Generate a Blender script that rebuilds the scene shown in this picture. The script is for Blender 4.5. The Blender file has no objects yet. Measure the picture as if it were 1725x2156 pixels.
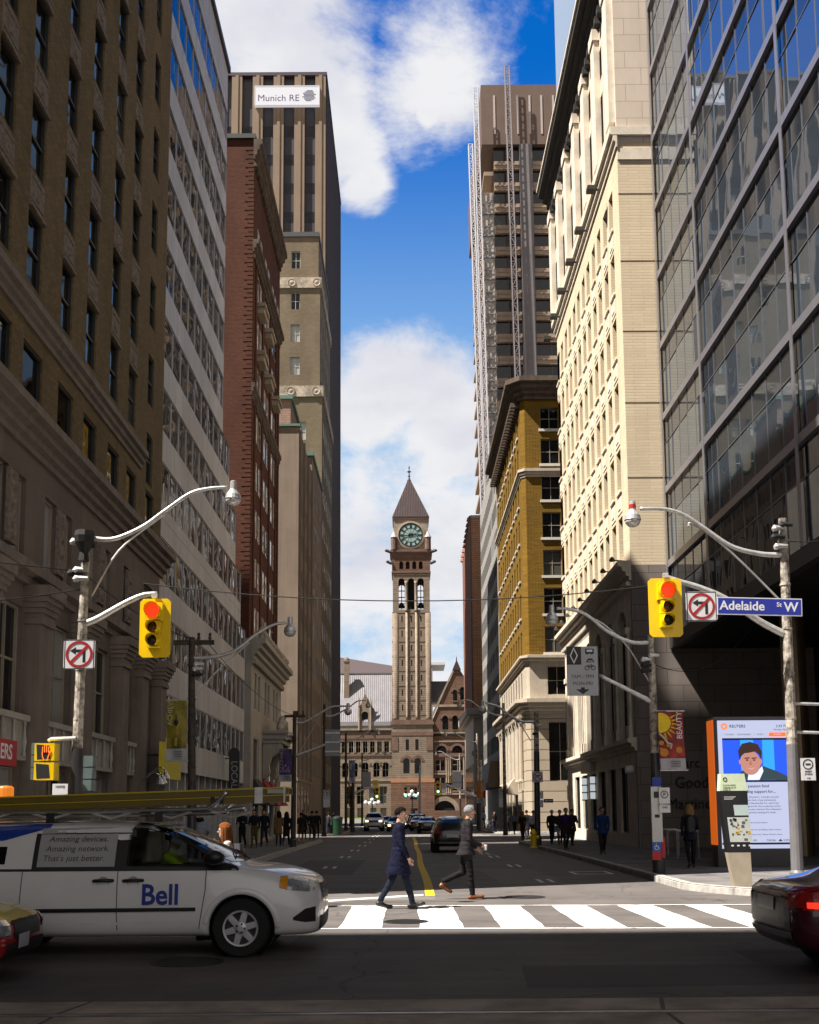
import bpy, bmesh, math, random
from mathutils import Vector, Matrix, Euler
from mathutils.bvhtree import BVHTree
rnd = random.Random(7)
R = math.radians
S = bpy.context.scene
COL = S.collection
# ------------------------------------------------------------------ camera, sky, sun, exposure
EYE = 1.7
F_PX, PITCH, ROLL, YAW, SHIFT = 2300.0, R(7.1), R(0.4), R(0.16), 348.0
cd = bpy.data.cameras.new('camera')
cam = bpy.data.objects.new('camera', cd)
COL.objects.link(cam)
CAM_ROT = Matrix.Rotation(-YAW, 3, 'Z') @ Matrix.Rotation(math.pi / 2 + PITCH, 3, 'X') @ Matrix.Rotation(-ROLL, 3, 'Z')
cam.matrix_world = Matrix.Translation((0, 0, EYE)) @ CAM_ROT.to_4x4()
cd.sensor_fit = 'VERTICAL'
cd.sensor_height = 36.0
cd.lens = 36.0 * F_PX / 2156.0
cd.shift_y = SHIFT / 2156.0
cd.clip_start, cd.clip_end = 0.1, 5000
S.camera = cam
SUN_EL = R(58)
SUN_TO = Vector((-0.917 * math.cos(SUN_EL), -0.40 * math.cos(SUN_EL), math.sin(SUN_EL))).normalized()
sl = bpy.data.lights.new('sun', 'SUN')
sl.energy, sl.angle, sl.color = 5.0, R(0.5), (1.0, 0.93, 0.84)
sun = bpy.data.objects.new('sun', sl)
COL.objects.link(sun)
sun.rotation_euler = SUN_TO.to_track_quat('Z', 'Y').to_euler()
S.view_settings.view_transform = 'Standard'
S.view_settings.look = 'None'
S.view_settings.exposure = 1.1
S.view_settings.gamma = 1.0
S.view_settings.use_curve_mapping = False
S.cycles.max_bounces = 6
S.cycles.diffuse_bounces = 1
S.cycles.glossy_bounces = 3
S.cycles.transmission_bounces = 3
S.cycles.transparent_max_bounces = 6
S.cycles.caustics_reflective = False
S.cycles.caustics_refractive = False
S.cycles.use_denoising = True
S.cycles.sample_clamp_indirect = 4.0
def nd(t, kind, **kw):
 n = t.nodes.new(kind)
 for k, v in kw.items():
  setattr(n, k, v)
 return n
def setin(n, **kw):
 for k, v in kw.items():
  n.inputs[k.replace('_', ' ')].default_value = v
def math_n(t, op, a, b=None, clamp=False):
 n = t.nodes.new('ShaderNodeMath')
 n.operation = op
 n.use_clamp = clamp
 for i, v in enumerate((a, b)):
  if v is None:
   continue
  if isinstance(v, (int, float)):
   n.inputs[i].default_value = v
  else:
   t.links.new(v, n.inputs[i])
 return n.outputs[0]
def ramp(t, src, lo, hi, smooth=True):
 n = t.nodes.new('ShaderNodeMapRange')
 n.interpolation_type = 'SMOOTHSTEP' if smooth else 'LINEAR'
 n.inputs['From Min'].default_value = lo
 n.inputs['From Max'].default_value = hi
 t.links.new(src, n.inputs['Value'])
 return n.outputs['Result']
def pix_dir(x, y):
 """World direction seen at a point of the 1725 x 2156 preview of the photograph."""
 return (CAM_ROT @ Vector(((x - 862.5) / F_PX, (1078 + SHIFT - y) / F_PX, -1.0))).normalized()
def atX(x, y, X):
 d = pix_dir(x, y)
 return Vector((0, 0, EYE)) + d * (X / d.x)
def atY(x, y, Y):
 d = pix_dir(x, y)
 return Vector((0, 0, EYE)) + d * (Y / d.y)
def atZ(x, y, Z=0.0):
 d = pix_dir(x, y)
 return Vector((0, 0, EYE)) + d * ((Z - EYE) / d.z)
def build_world():
 w = bpy.data.worlds.new('World')
 S.world = w
 w.use_nodes = True
 t = w.node_tree
 t.nodes.clear()
 out = nd(t, 'ShaderNodeOutputWorld')
 bg = nd(t, 'ShaderNodeBackground')
 bg.inputs['Strength'].default_value = 0.05
 t.links.new(bg.outputs[0], out.inputs['Surface'])
 sky = nd(t, 'ShaderNodeTexSky')
 sky.sky_type = 'NISHITA'
 sky.sun_disc = False
 sky.sun_elevation = SUN_EL
 sky.sun_rotation = math.atan2(SUN_TO.x, SUN_TO.y)
 sky.altitude = 100
 sky.air_density = 1.0
 sky.dust_density = 0.3
 sky.ozone_density = 3.0
 hs = nd(t, 'ShaderNodeHueSaturation')
 hs.inputs['Saturation'].default_value = 1.38
 hs.inputs['Value'].default_value = 1.0
 t.links.new(sky.outputs[0], hs.inputs['Color'])
 tint = nd(t, 'ShaderNodeMix', data_type='RGBA', blend_type='MULTIPLY')
 tint.inputs[0].default_value = 1.0
 t.links.new(hs.outputs[0], tint.inputs[6])
 tint.inputs[7].default_value = (0.20, 1.30, 1.85, 1)
 tc = nd(t, 'ShaderNodeTexCoord')
 D = tc.outputs['Generated']
 sep = nd(t, 'ShaderNodeSeparateXYZ')
 t.links.new(D, sep.inputs[0])
 el = sep.outputs['Z']
 n1 = nd(t, 'ShaderNodeTexNoise', noise_dimensions='3D')
 setin(n1, Scale=5.2, Detail=13.0, Roughness=0.64, Distortion=0.22)
 mp = nd(t, 'ShaderNodeMapping')
 mp.inputs['Scale'].default_value = (1.0, 1.0, 1.7)
 mp.inputs['Location'].default_value = (0.35, 0.1, 0.22)
 t.links.new(D, mp.inputs[0])
 t.links.new(mp.outputs[0], n1.inputs['Vector'])
 def blob(px, py, rad, soft):
  d = pix_dir(px, py)
  vm = nd(t, 'ShaderNodeVectorMath', operation='DISTANCE')
  t.links.new(D, vm.inputs[0])
  vm.inputs[1].default_value = d
  r = rad / F_PX
  s = soft / F_PX
  return ramp(t, vm.outputs['Value'], r + s, max(r - s, 0.001))
 m = None
 for b in ((600, 110, 190, 190), (930, 130, 110, 170), (700, 300, 60, 120), (770, 400, 10, 100), (600, 300, 120, 150),
    (900, 240, 10, 50), (770, 860, 80, 150), (950, 930, 100, 150), (560, 420, 60, 120)):
  o = blob(*b)
  m = o if m is None else math_n(t, 'MAXIMUM', m, o)
 lowm = ramp(t, el, 0.46, 0.26)          # cloudier towards the horizon
 lowm = math_n(t, 'MULTIPLY', lowm, 0.8)
 base = math_n(t, 'MAXIMUM', math_n(t, 'MULTIPLY', m, 0.9), lowm)
 dens = math_n(t, 'ADD', base, math_n(t, 'MULTIPLY', math_n(t, 'SUBTRACT', n1.outputs['Fac'], 0.5), 2.35))
 mask = ramp(t, dens, 0.28, 0.84)
 north = ramp(t, sep.outputs['Y'], 0.5, 0.74)
 n2 = nd(t, 'ShaderNodeTexNoise')
 setin(n2, Scale=9.0, Detail=5.0, Roughness=0.5)
 t.links.new(mp.outputs[0], n2.inputs['Vector'])
 sh = ramp(t, n2.outputs['Fac'], 0.3, 0.62)
 cc = nd(t, 'ShaderNodeMix', data_type='RGBA')
 t.links.new(sh, cc.inputs[0])
 cc.inputs[6].default_value = (6.6, 6.7, 7.4, 1)
 cc.inputs[7].default_value = (8.2, 8.2, 8.4, 1)
 hz = nd(t, 'ShaderNodeMix', data_type='RGBA')
 t.links.new(math_n(t, 'MULTIPLY', ramp(t, el, 0.60, 0.28), 0.8), hz.inputs[0])
 t.links.new(tint.outputs[2], hz.inputs[6])
 hz.inputs[7].default_value = (3.6, 5.9, 8.0, 1)
 mx = nd(t, 'ShaderNodeMix', data_type='RGBA')
 t.links.new(mask, mx.inputs[0])
 t.links.new(hz.outputs[2], mx.inputs[6])
 t.links.new(cc.outputs[2], mx.inputs[7])
 m3 = nd(t, 'ShaderNodeMix', data_type='RGBA')
 t.links.new(north, m3.inputs[0])
 m4 = nd(t, 'ShaderNodeMix', data_type='RGBA')
 t.links.new(ramp(t, sep.outputs['Y'], -0.45, -0.85), m4.inputs[0])
 m4.inputs[6].default_value = (0.14, 0.13, 0.14, 1)
 m4.inputs[7].default_value = (8.0, 7.6, 7.4, 1)
 t.links.new(m4.outputs[2], m3.inputs[6])
 t.links.new(mx.outputs[2], m3.inputs[7])
 t.links.new(m3.outputs[2], bg.inputs['Color'])
build_world()
# ------------------------------------------------------------------ mesh and object helpers
Z3 = Vector((0, 0, 1))
class MB:
 """Collects faces; build() links them as one mesh object."""
 def __init__(s):
  s.v, s.f, s.m = [], [], []
 def poly(s, pts, m=0):
  i = len(s.v)
  s.v += [Vector(p) for p in pts]
  s.f.append(tuple(range(i, i + len(pts))))
  s.m.append(m)
 def box(s, lo, hi, m=0):
  x0, y0, z0 = lo
  x1, y1, z1 = hi
  s.hexa([(x0, y0, z0), (x1, y0, z0), (x1, y1, z0), (x0, y1, z0), (x0, y0, z1), (x1, y0, z1), (x1, y1, z1), (x0, y1, z1)], m)
 def hexa(s, p, m=0):
  i = len(s.v)
  s.v += [Vector(q) for q in p]
  for f in ((0, 3, 2, 1), (4, 5, 6, 7), (0, 1, 5, 4), (1, 2, 6, 5), (2, 3, 7, 6), (3, 0, 4, 7)):
   s.f.append(tuple(i + k for k in f))
   s.m.append(m)
 def obox(s, O, u, w, d, h, m=0):
  """Box from corner O: w along u, d along the inward normal, h up."""
  O, u = Vector(O), Vector(u)
  inn = Vector((-u.y, u.x, 0))
  a, b, c, e = O, O + u * w, O + u * w + inn * d, O + inn * d
  up = Z3 * h
  s.hexa([a, b, c, e, a + up, b + up, c + up, e + up], m)
 def loft(s, rings, m=0, cap=True, close=True):
  i = len(s.v)
  n = len(rings[0])
  for r in rings:
   s.v += [Vector(p) for p in r]
  for k in range(len(rings) - 1):
   for j in range(n if close else n - 1):
    a, b = i + k * n + j, i + k * n + (j + 1) % n
    s.f.append((a, b, b + n, a + n))
    s.m.append(m)
  if cap and close:
   s.f.append(tuple(i + j for j in reversed(range(n))))
   s.m.append(m)
   s.f.append(tuple(i + (len(rings) - 1) * n + j for j in range(n)))
   s.m.append(m)
 def tube(s, pts, r, seg=8, m=0, cap=True):
  pts = [Vector(p) for p in pts]
  rr = r if isinstance(r, (list, tuple)) else [r] * len(pts)
  rings = []
  side = None
  for k, p in enumerate(pts):
   a, b = pts[max(k - 1, 0)], pts[min(k + 1, len(pts) - 1)]
   t = (b - a).normalized()
   if side is None:
    side = t.orthogonal().normalized()
   side = (side - t * side.dot(t))
   side = side.normalized() if side.length > 1e-6 else t.orthogonal().normalized()
   o = t.cross(side)
   rings.append([p + (side * math.cos(q) + o * math.sin(q)) * rr[k] for q in (2 * math.pi * j / seg for j in range(seg))])
  s.loft(rings, m, cap)
 def lathe(s, c, prof, seg=16, m=0, axis='Z', cap=True):
  """prof: (radius, height along axis) pairs."""
  c = Vector(c)
  rings = []
  for r, h in prof:
   ring = []
   for j in range(seg):
    q = 2 * math.pi * j / seg
    if axis == 'Z':
     p = (r * math.cos(q), r * math.sin(q), h)
    elif axis == 'Y':
     p = (r * math.sin(q), h, r * math.cos(q))
    else:
     p = (h, r * math.cos(q), r * math.sin(q))
    ring.append(c + Vector(p))
   rings.append(ring)
  s.loft(rings, m, cap)
 def prism(s, pts, vec, m=0):
  """Polygon pts extruded by vec."""
  pts = [Vector(p) for p in pts]
  vec = Vector(vec)
  n = len(pts)
  i = len(s.v)
  s.v += pts + [p + vec for p in pts]
  s.f.append(tuple(i + j for j in range(n)))
  s.m.append(m)
  s.f.append(tuple(i + n + j for j in reversed(range(n))))
  s.m.append(m)
  for j in range(n):
   k = (j + 1) % n
   s.f.append((i + k, i + j, i + n + j, i + n + k))
   s.m.append(m)
 def add(s, o, M=None):
  i = len(s.v)
  s.v += [(M @ p if M else p.copy()) for p in o.v]
  s.f += [tuple(i + k for k in f) for f in o.f]
  s.m += o.m
  return s
 def mesh(s, name, mats, off=None, smooth=False, fix=True):
  me = bpy.data.meshes.new(name)
  vs = [p - off for p in s.v] if off is not None else s.v
  me.from_pydata([tuple(p) for p in vs], [], s.f)
  for x in (mats if isinstance(mats, (list, tuple)) else [mats]):
   me.materials.append(x)
  me.polygons.foreach_set('material_index', s.m)
  if smooth:
   me.polygons.foreach_set('use_smooth', [True] * len(s.f))
  if fix:
   b = bmesh.new()
   b.from_mesh(me)
   bmesh.ops.recalc_face_normals(b, faces=b.faces)
   b.to_mesh(me)
   b.free()
  me.update()
  return me
 def build(s, name, mats, parent=None, local=False, smooth=False, fix=True):
  off = None
  if parent is not None and not local:
   off = wloc(parent)
  me = s.mesh(name, mats, off, smooth, fix)
  return link(name, me, parent)
def wloc(o):
 p = Vector(o.location)
 while o.parent is not None:
  o = o.parent
  p = p + Vector(o.location)
 return p
def link(name, data, parent=None, loc=None):
 o = bpy.data.objects.new(name, data)
 COL.objects.link(o)
 if parent is not None:
  o.parent = parent
 if loc is not None:
  o.location = loc
 return o
def tag(o, label=None, cat=None, group=None, kind=None):
 if label:
  o['label'] = label
 if cat:
  o['category'] = cat
 if group:
  o['group'] = group
 if kind:
  o['kind'] = kind
 return o
def thing(name, label, cat, loc=(0, 0, 0), rotz=0.0, group=None):
 o = bpy.data.objects.new(name, None)
 COL.objects.link(o)
 o.location = loc
 o.rotation_euler = (0, 0, rotz)
 o.empty_display_size = 0.2
 return tag(o, label, cat, group)
def dup(root, loc, rotz=None, label=None, group=None, parent=None):
 c = root.copy()
 COL.objects.link(c)
 c.location = loc
 if rotz is not None:
  c.rotation_euler = (0, 0, rotz)
 if parent is not None:
  c.parent = parent
 tag(c, label, None, group)
 for a in list(root.children):
  b = a.copy()
  COL.objects.link(b)
  b.parent = c
  for e in list(a.children):
   d = e.copy()
   COL.objects.link(d)
   d.parent = b
 return c
def evaluate(o, name=None):
 """The object's modifiers applied, in place."""
 dg = bpy.context.evaluated_depsgraph_get()
 dg.update()
 me = bpy.data.meshes.new_from_object(o.evaluated_get(dg))
 old = o.data
 o.modifiers.clear()
 o.data = me
 me.name = name or o.name
 bpy.data.meshes.remove(old)
 return o
def text_mb(body, size, M, bold=0.0, depth=0.004, align='CENTER', sx=1.0, shear=0.0, res=3):
 """Lettering as a mesh; M places the XY text plane (X reading direction, Y up)."""
 cu = bpy.data.curves.new('lettering', 'FONT')
 cu.body = body
 cu.size = size
 cu.align_x = align
 cu.align_y = 'CENTER'
 cu.offset = 0.0 if set(body) & set('MN') and len(body) > 1 else bold * size
 cu.extrude = depth / 2
 cu.resolution_u = res
 cu.shear = shear
 o = bpy.data.objects.new('lettering', cu)
 COL.objects.link(o)
 dg = bpy.context.evaluated_depsgraph_get()
 me = o.evaluated_get(dg).to_mesh()
 mb = MB()
 MM = M @ Matrix.Diagonal((sx, 1, 1, 1))
 mb.v = [MM @ v.co for v in me.vertices]
 mb.f = [tuple(p.vertices) for p in me.polygons]
 mb.m = [0] * len(mb.f)
 o.evaluated_get(dg).to_mesh_clear()
 bpy.data.objects.remove(o)
 bpy.data.curves.remove(cu)
 return mb
def face_frame(loc, n_angle=0.0, tilt=0.0):
 """Matrix of a plane that faces -Y (towards the camera), turned by n_angle about Z, rolled by tilt."""
 return Matrix.Translation(loc) @ Matrix.Rotation(n_angle, 4, 'Z') @ Matrix.Rotation(math.pi / 2, 4, 'X') @ Matrix.Rotation(tilt, 4, 'Z')
# ------------------------------------------------------------------ materials
MATS = {}
def new_mat(name):
 m = bpy.data.materials.new(name)
 m.use_nodes = True
 t = m.node_tree
 return m, t, t.nodes['Principled BSDF']
def pbr(name, col, rough=0.6, metal=0.0, var=0.15, scale=3.0, bump=0.0, bscale=40.0, spec=0.5, coat=0.0, obj=False, streak=0.0):
 """Plain material with noise variation, fine bump and optional rain streaks."""
 if name in MATS:
  return MATS[name]
 m, t, b = new_mat(name)
 setin(b, Roughness=rough, Metallic=metal)
 b.inputs['Specular IOR Level'].default_value = spec
 b.inputs['Coat Weight'].default_value = coat
 pos = nd(t, 'ShaderNodeTexCoord').outputs['Object'] if obj else nd(t, 'ShaderNodeNewGeometry').outputs['Position']
 n = nd(t, 'ShaderNodeTexNoise')
 setin(n, Scale=scale, Detail=6.0, Roughness=0.62)
 t.links.new(pos, n.inputs['Vector'])
 f = ramp(t, n.outputs['Fac'], 0.28, 0.72)
 if streak:
  mp = nd(t, 'ShaderNodeMapping')
  mp.inputs['Scale'].default_value = (1.6, 1.6, 0.06)
  t.links.new(pos, mp.inputs[0])
  n3 = nd(t, 'ShaderNodeTexNoise')
  setin(n3, Scale=2.0, Detail=5.0, Roughness=0.6)
  t.links.new(mp.outputs[0], n3.inputs['Vector'])
  f = math_n(t, 'ADD', math_n(t, 'MULTIPLY', f, 1 - streak), math_n(t, 'MULTIPLY', ramp(t, n3.outputs['Fac'], 0.35, 0.65), streak))
 mx = nd(t, 'ShaderNodeMix', data_type='RGBA')
 t.links.new(f, mx.inputs[0])
 mx.inputs[6].default_value = (*[c * (1 - var) for c in col], 1)
 mx.inputs[7].default_value = (*[min(1, c * (1 + var)) for c in col], 1)
 t.links.new(mx.outputs[2], b.inputs['Base Color'])
 if bump:
  n2 = nd(t, 'ShaderNodeTexNoise')
  setin(n2, Scale=bscale, Detail=4.0)
  t.links.new(pos, n2.inputs['Vector'])
  bp = nd(t, 'ShaderNodeBump')
  setin(bp, Strength=bump, Distance=0.02)
  t.links.new(n2.outputs['Fac'], bp.inputs['Height'])
  t.links.new(bp.outputs[0], b.inputs['Normal'])
 MATS[name] = m
 return m
def wall_uv(t):
 g = nd(t, 'ShaderNodeNewGeometry')
 sp, sn = nd(t, 'ShaderNodeSeparateXYZ'), nd(t, 'ShaderNodeSeparateXYZ')
 t.links.new(g.outputs['Position'], sp.inputs[0])
 t.links.new(g.outputs['True Normal'], sn.inputs[0])
 u = math_n(t, 'ADD', math_n(t, 'MULTIPLY', sp.outputs[0], math_n(t, 'ABSOLUTE', sn.outputs[1])),
    math_n(t, 'MULTIPLY', sp.outputs[1], math_n(t, 'ABSOLUTE', sn.outputs[0])))
 cb = nd(t, 'ShaderNodeCombineXYZ')
 t.links.new(u, cb.inputs[0])
 t.links.new(sp.outputs[2], cb.inputs[1])
 return cb.outputs[0], g.outputs['Position']
def brick(name, c1, c2, mortar, bw=0.23, bh=0.075, gap=0.012, rough=0.85, bump=0.5, var=0.25, offset=0.5, vscale=0.5):
 """Brick or block wall: pattern runs along whichever way the wall faces."""
 if name in MATS:
  return MATS[name]
 m, t, b = new_mat(name)
 setin(b, Roughness=rough)
 b.inputs['Specular IOR Level'].default_value = 0.25
 uv, pos = wall_uv(t)
 br = nd(t, 'ShaderNodeTexBrick', offset=offset)
 setin(br, Scale=1.0, Mortar_Size=gap, Mortar_Smooth=0.2, Bias=0.0, Brick_Width=bw, Row_Height=bh)
 br.inputs['Color1'].default_value = (*c1, 1)
 br.inputs['Color2'].default_value = (*c2, 1)
 br.inputs['Mortar'].default_value = (*mortar, 1)
 t.links.new(uv, br.inputs['Vector'])
 n = nd(t, 'ShaderNodeTexNoise')
 setin(n, Scale=vscale, Detail=7.0, Roughness=0.65)
 mp = nd(t, 'ShaderNodeMapping')
 mp.inputs['Scale'].default_value = (1, 1, 0.35)
 t.links.new(pos, mp.inputs[0])
 t.links.new(mp.outputs[0], n.inputs['Vector'])
 hs = nd(t, 'ShaderNodeHueSaturation')
 v = nd(t, 'ShaderNodeMapRange')
 t.links.new(n.outputs['Fac'], v.inputs[0])
 setin(v, From_Min=0.25, From_Max=0.75, To_Min=1 - var, To_Max=1 + var)
 t.links.new(v.outputs[0], hs.inputs['Value'])
 t.links.new(br.outputs['Color'], hs.inputs['Color'])
 t.links.new(hs.outputs[0], b.inputs['Base Color'])
 bp = nd(t, 'ShaderNodeBump')
 setin(bp, Strength=bump, Distance=0.02)
 bp.invert = True
 t.links.new(br.outputs['Fac'], bp.inputs['Height'])
 t.links.new(bp.outputs[0], b.inputs['Normal'])
 MATS[name] = m
 return m
def glass_dark(name, col=(0.012, 0.014, 0.016), rough=0.03, spec=0.3, blind=0.25, blind_col=(0.35, 0.33, 0.28), wave=0.02):
 """Window glass seen from outside: dark room behind a reflective sheet; some windows have a pale blind, by object."""
 if name in MATS:
  return MATS[name]
 m, t, b = new_mat(name)
 setin(b, Roughness=rough)
 b.inputs['Specular IOR Level'].default_value = spec
 oi = nd(t, 'ShaderNodeObjectInfo')
 k = math_n(t, 'LESS_THAN', oi.outputs['Random'], blind)
 n0 = nd(t, 'ShaderNodeTexNoise')
 setin(n0, Scale=0.8, Detail=2.0)
 g = nd(t, 'ShaderNodeNewGeometry')
 t.links.new(g.outputs['Position'], n0.inputs['Vector'])
 mx0 = nd(t, 'ShaderNodeMix', data_type='RGBA')
 t.links.new(ramp(t, n0.outputs['Fac'], 0.35, 0.65), mx0.inputs[0])
 mx0.inputs[6].default_value = (*[c * 0.5 for c in col], 1)
 mx0.inputs[7].default_value = (*[c * 1.6 for c in col], 1)
 mx = nd(t, 'ShaderNodeMix', data_type='RGBA')
 t.links.new(k, mx.inputs[0])
 t.links.new(mx0.outputs[2], mx.inputs[6])
 mx.inputs[7].default_value = (*blind_col, 1)
 t.links.new(mx.outputs[2], b.inputs['Base Color'])
 n = nd(t, 'ShaderNodeTexNoise')
 setin(n, Scale=0.7, Detail=2.0)
 t.links.new(g.outputs['Position'], n.inputs['Vector'])
 bp = nd(t, 'ShaderNodeBump')
 setin(bp, Strength=wave, Distance=1.0)
 t.links.new(n.outputs['Fac'], bp.inputs['Height'])
 t.links.new(bp.outputs[0], b.inputs['Normal'])
 MATS[name] = m
 return m
def emis(name, col, strength):
 if name in MATS:
  return MATS[name]
 m, t, b = new_mat(name)
 b.inputs['Base Color'].default_value = (*[c * 0.3 for c in col], 1)
 b.inputs['Emission Color'].default_value = (*col, 1)
 b.inputs['Emission Strength'].default_value = strength
 MATS[name] = m
 return m
def flat(name, col, rough=0.5, metal=0.0, spec=0.5, coat=0.0):
 return pbr(name, col, rough, metal, var=0.06, scale=6.0, spec=spec, coat=coat)
# ------------------------------------------------------------------ facades
def wall_panel(mb, O, u, w, h, openings, depth=0.25, m=0, mr=None):
 """A wall sheet with rectangular openings (u0, z0, u1, z1) and their reveals."""
 O, u = Vector(O), Vector(u).normalized()
 n = Vector((u.y, -u.x, 0))
 mr = m if mr is None else mr
 us = sorted({0.0, w} | {round(a, 4) for o in openings for a in (o[0], o[2]) if 0 < a < w})
 zs = sorted({0.0, h} | {round(a, 4) for o in openings for a in (o[1], o[3]) if 0 < a < h})
 P = lambda a, z, d=0.0: O + u * a + Z3 * z - n * d
 ix = {a: i for i, a in enumerate(us)}
 iz = {a: i for i, a in enumerate(zs)}
 hole = set()
 for o in openings:
  a0, a1 = ix[max(0, round(o[0], 4))] if round(o[0], 4) > 0 else 0, ix[round(o[2], 4)] if o[2] < w else len(us) - 1
  c0, c1 = iz[round(o[1], 4)] if o[1] > 0 else 0, iz[round(o[3], 4)] if o[3] < h else len(zs) - 1
  for i in range(a0, a1):
   for k in range(c0, c1):
    hole.add((i, k))
 for k in range(len(zs) - 1):
  i = 0
  while i < len(us) - 1:
   if (i, k) in hole:
    i += 1
    continue
   j = i
   while j < len(us) - 1 and (j, k) not in hole:
    j += 1
   mb.poly([P(us[i], zs[k]), P(us[j], zs[k]), P(us[j], zs[k + 1]), P(us[i], zs[k + 1])], m)
   i = j
 for o in openings:
  a0, z0, a1, z1 = max(o[0], 0), max(o[1], 0), min(o[2], w), min(o[3], h)
  d = depth
  mb.poly([P(a0, z0), P(a0, z0, d), P(a0, z1, d), P(a0, z1)], mr)
  mb.poly([P(a1, z0), P(a1, z1), P(a1, z1, d), P(a1, z0, d)], mr)
  mb.poly([P(a0, z1), P(a0, z1, d), P(a1, z1, d), P(a1, z1)], mr)
  mb.poly([P(a0, z0), P(a1, z0), P(a1, z0, d), P(a0, z0, d)], mr)
def window_parts(w, h, depth, cols=1, rows=1, fr=0.05, arch=False):
 """Pane mesh and frame mesh in the window's own frame: x right, z up, y inward, origin at the opening's lower corner."""
 pane, frame = MB(), MB()
 y = depth - 0.02
 pane.poly([(0, y, 0), (w, y, 0), (w, y, h), (0, y, h)])
 f0, f1 = depth - 0.022 - min(0.068, max(depth - 0.03, 0.01)), depth - 0.021
 def bar(x0, z0, x1, z1, d=0.0):
  frame.box((x0, f0 + d, z0), (x1, f1, z1))
 bar(0, 0, fr, h)
 bar(w - fr, 0, w, h)
 bar(fr, 0, w - fr, fr)
 bar(fr, h - fr, w - fr, h)
 for c in range(1, cols):
  x = w * c / cols
  bar(x - fr * 0.4, fr, x + fr * 0.4, h - fr, 0.01)
 for r_ in range(1, rows):
  z = h * r_ / rows
  bar(fr, z - fr * 0.5, w - fr, z + fr * 0.5, 0.02)
 return pane, frame
WT = {}
def add_windows(bld, items, pane_m, frame_m, sub=True, name='window', cap=100):
 """items: (O, u, w, h, depth, cols, rows). The nearest become parts of their own, the rest one part of kind stuff."""
 items = sorted(items, key=lambda i: (Vector(i[0]) - Vector((0, 0, EYE))).length)
 base = wloc(bld)
 rest_p = MB()
 for k, (O, u, w, h, dep, cols, rows) in enumerate(items):
  u = Vector(u)
  ang = math.atan2(u.y, u.x)
  if k < cap:
   key = (round(w, 3), round(h, 3), dep, cols, rows, pane_m.name, frame_m.name, sub)
   if key not in WT:
    p, f = window_parts(w, h, dep, cols, rows)
    if sub:
     WT[key] = (p.mesh('window', pane_m, fix=False), f.mesh('window_frame', frame_m))
    else:
     p.v += []
     i0 = len(p.v)
     p.add(f)
     p.m = [0] + [1] * (len(p.f) - 1)
     WT[key] = (p.mesh('window', [pane_m, frame_m], fix=False), None)
   pm, fm = WT[key]
   o = link(name, pm, bld, Vector(O) - base)
   o.rotation_euler = (0, 0, ang)
   if fm:
    link(name + '_frame', fm, o)
  else:
   p, f = window_parts(w, h, dep, cols, rows)
   i0 = len(p.f)
   p.add(f)
   p.m = [0] * i0 + [1] * (len(p.f) - i0)
   rest_p.add(p, Matrix.Translation(O) @ Matrix.Rotation(ang, 4, 'Z'))
 if rest_p.f:
  tag(rest_p.build(name + '_grid', [pane_m, frame_m], bld, fix=False), kind='stuff')
def profile_run(mb, a, b, n, prof, m=0):
 """A moulding: cross-section prof [(out, z)...] swept from a to b; n is the outward direction."""
 a, b, n = Vector(a), Vector(b), Vector(n)
 ra = [a + n * o + Z3 * z for o, z in prof]
 rb = [b + n * o + Z3 * z for o, z in prof]
 mb.loft([ra, rb], m, cap=True)
def cornice(mb, a, b, n, z, h, out, m=0, steps=3, dent=0.0, md=None):
 """A stepped projecting cornice whose underside starts at z; dentils of pitch dent below it."""
 prof = [(0.0, z)]
 for k in range(steps):
  o = out * ((k + 1) / steps) ** 1.3
  prof.append((o, z + h * k / steps))
  prof.append((o, z + h * (k + 0.75) / steps))
 prof.append((out, z + h))
 prof.append((0.0, z + h + 0.03))
 profile_run(mb, (a[0], a[1], 0), (b[0], b[1], 0), n, prof, m)
 if dent:
  a2, b2 = Vector((a[0], a[1], 0)), Vector((b[0], b[1], 0))
  L = (b2 - a2).length
  d = (b2 - a2).normalized()
  k = 0.1
  while k < L - dent:
   O = a2 + d * k + Z3 * (z - dent * 0.55)
   u = d if d.cross(Z3).dot(Vector(n)) > 0 else -d
   if u != d:
    O = O + d * dent * 0.5
   mb.obox(O + Vector(n) * (out * 0.35), u, dent * 0.5, out * 0.35 - 0.002, dent * 0.52, m if md is None else md)
   k += dent
def smooth(pts, n=6):
 """Catmull-Rom through 3-D points."""
 P = [Vector(p) for p in pts]
 P = [P[0] * 2 - P[1]] + P + [P[-1] * 2 - P[-2]]
 out = []
 for i in range(1, len(P) - 2):
  for k in range(n):
   t = k / n
   a, b, c, d = P[i - 1:i + 3]
   out.append(0.5 * ((2 * b) + (c - a) * t + (2 * a - 5 * b + 4 * c - d) * t * t + (3 * b - 3 * c + d - a) * t ** 3))
 return out + [P[-2]]
smooth_ = smooth
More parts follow.
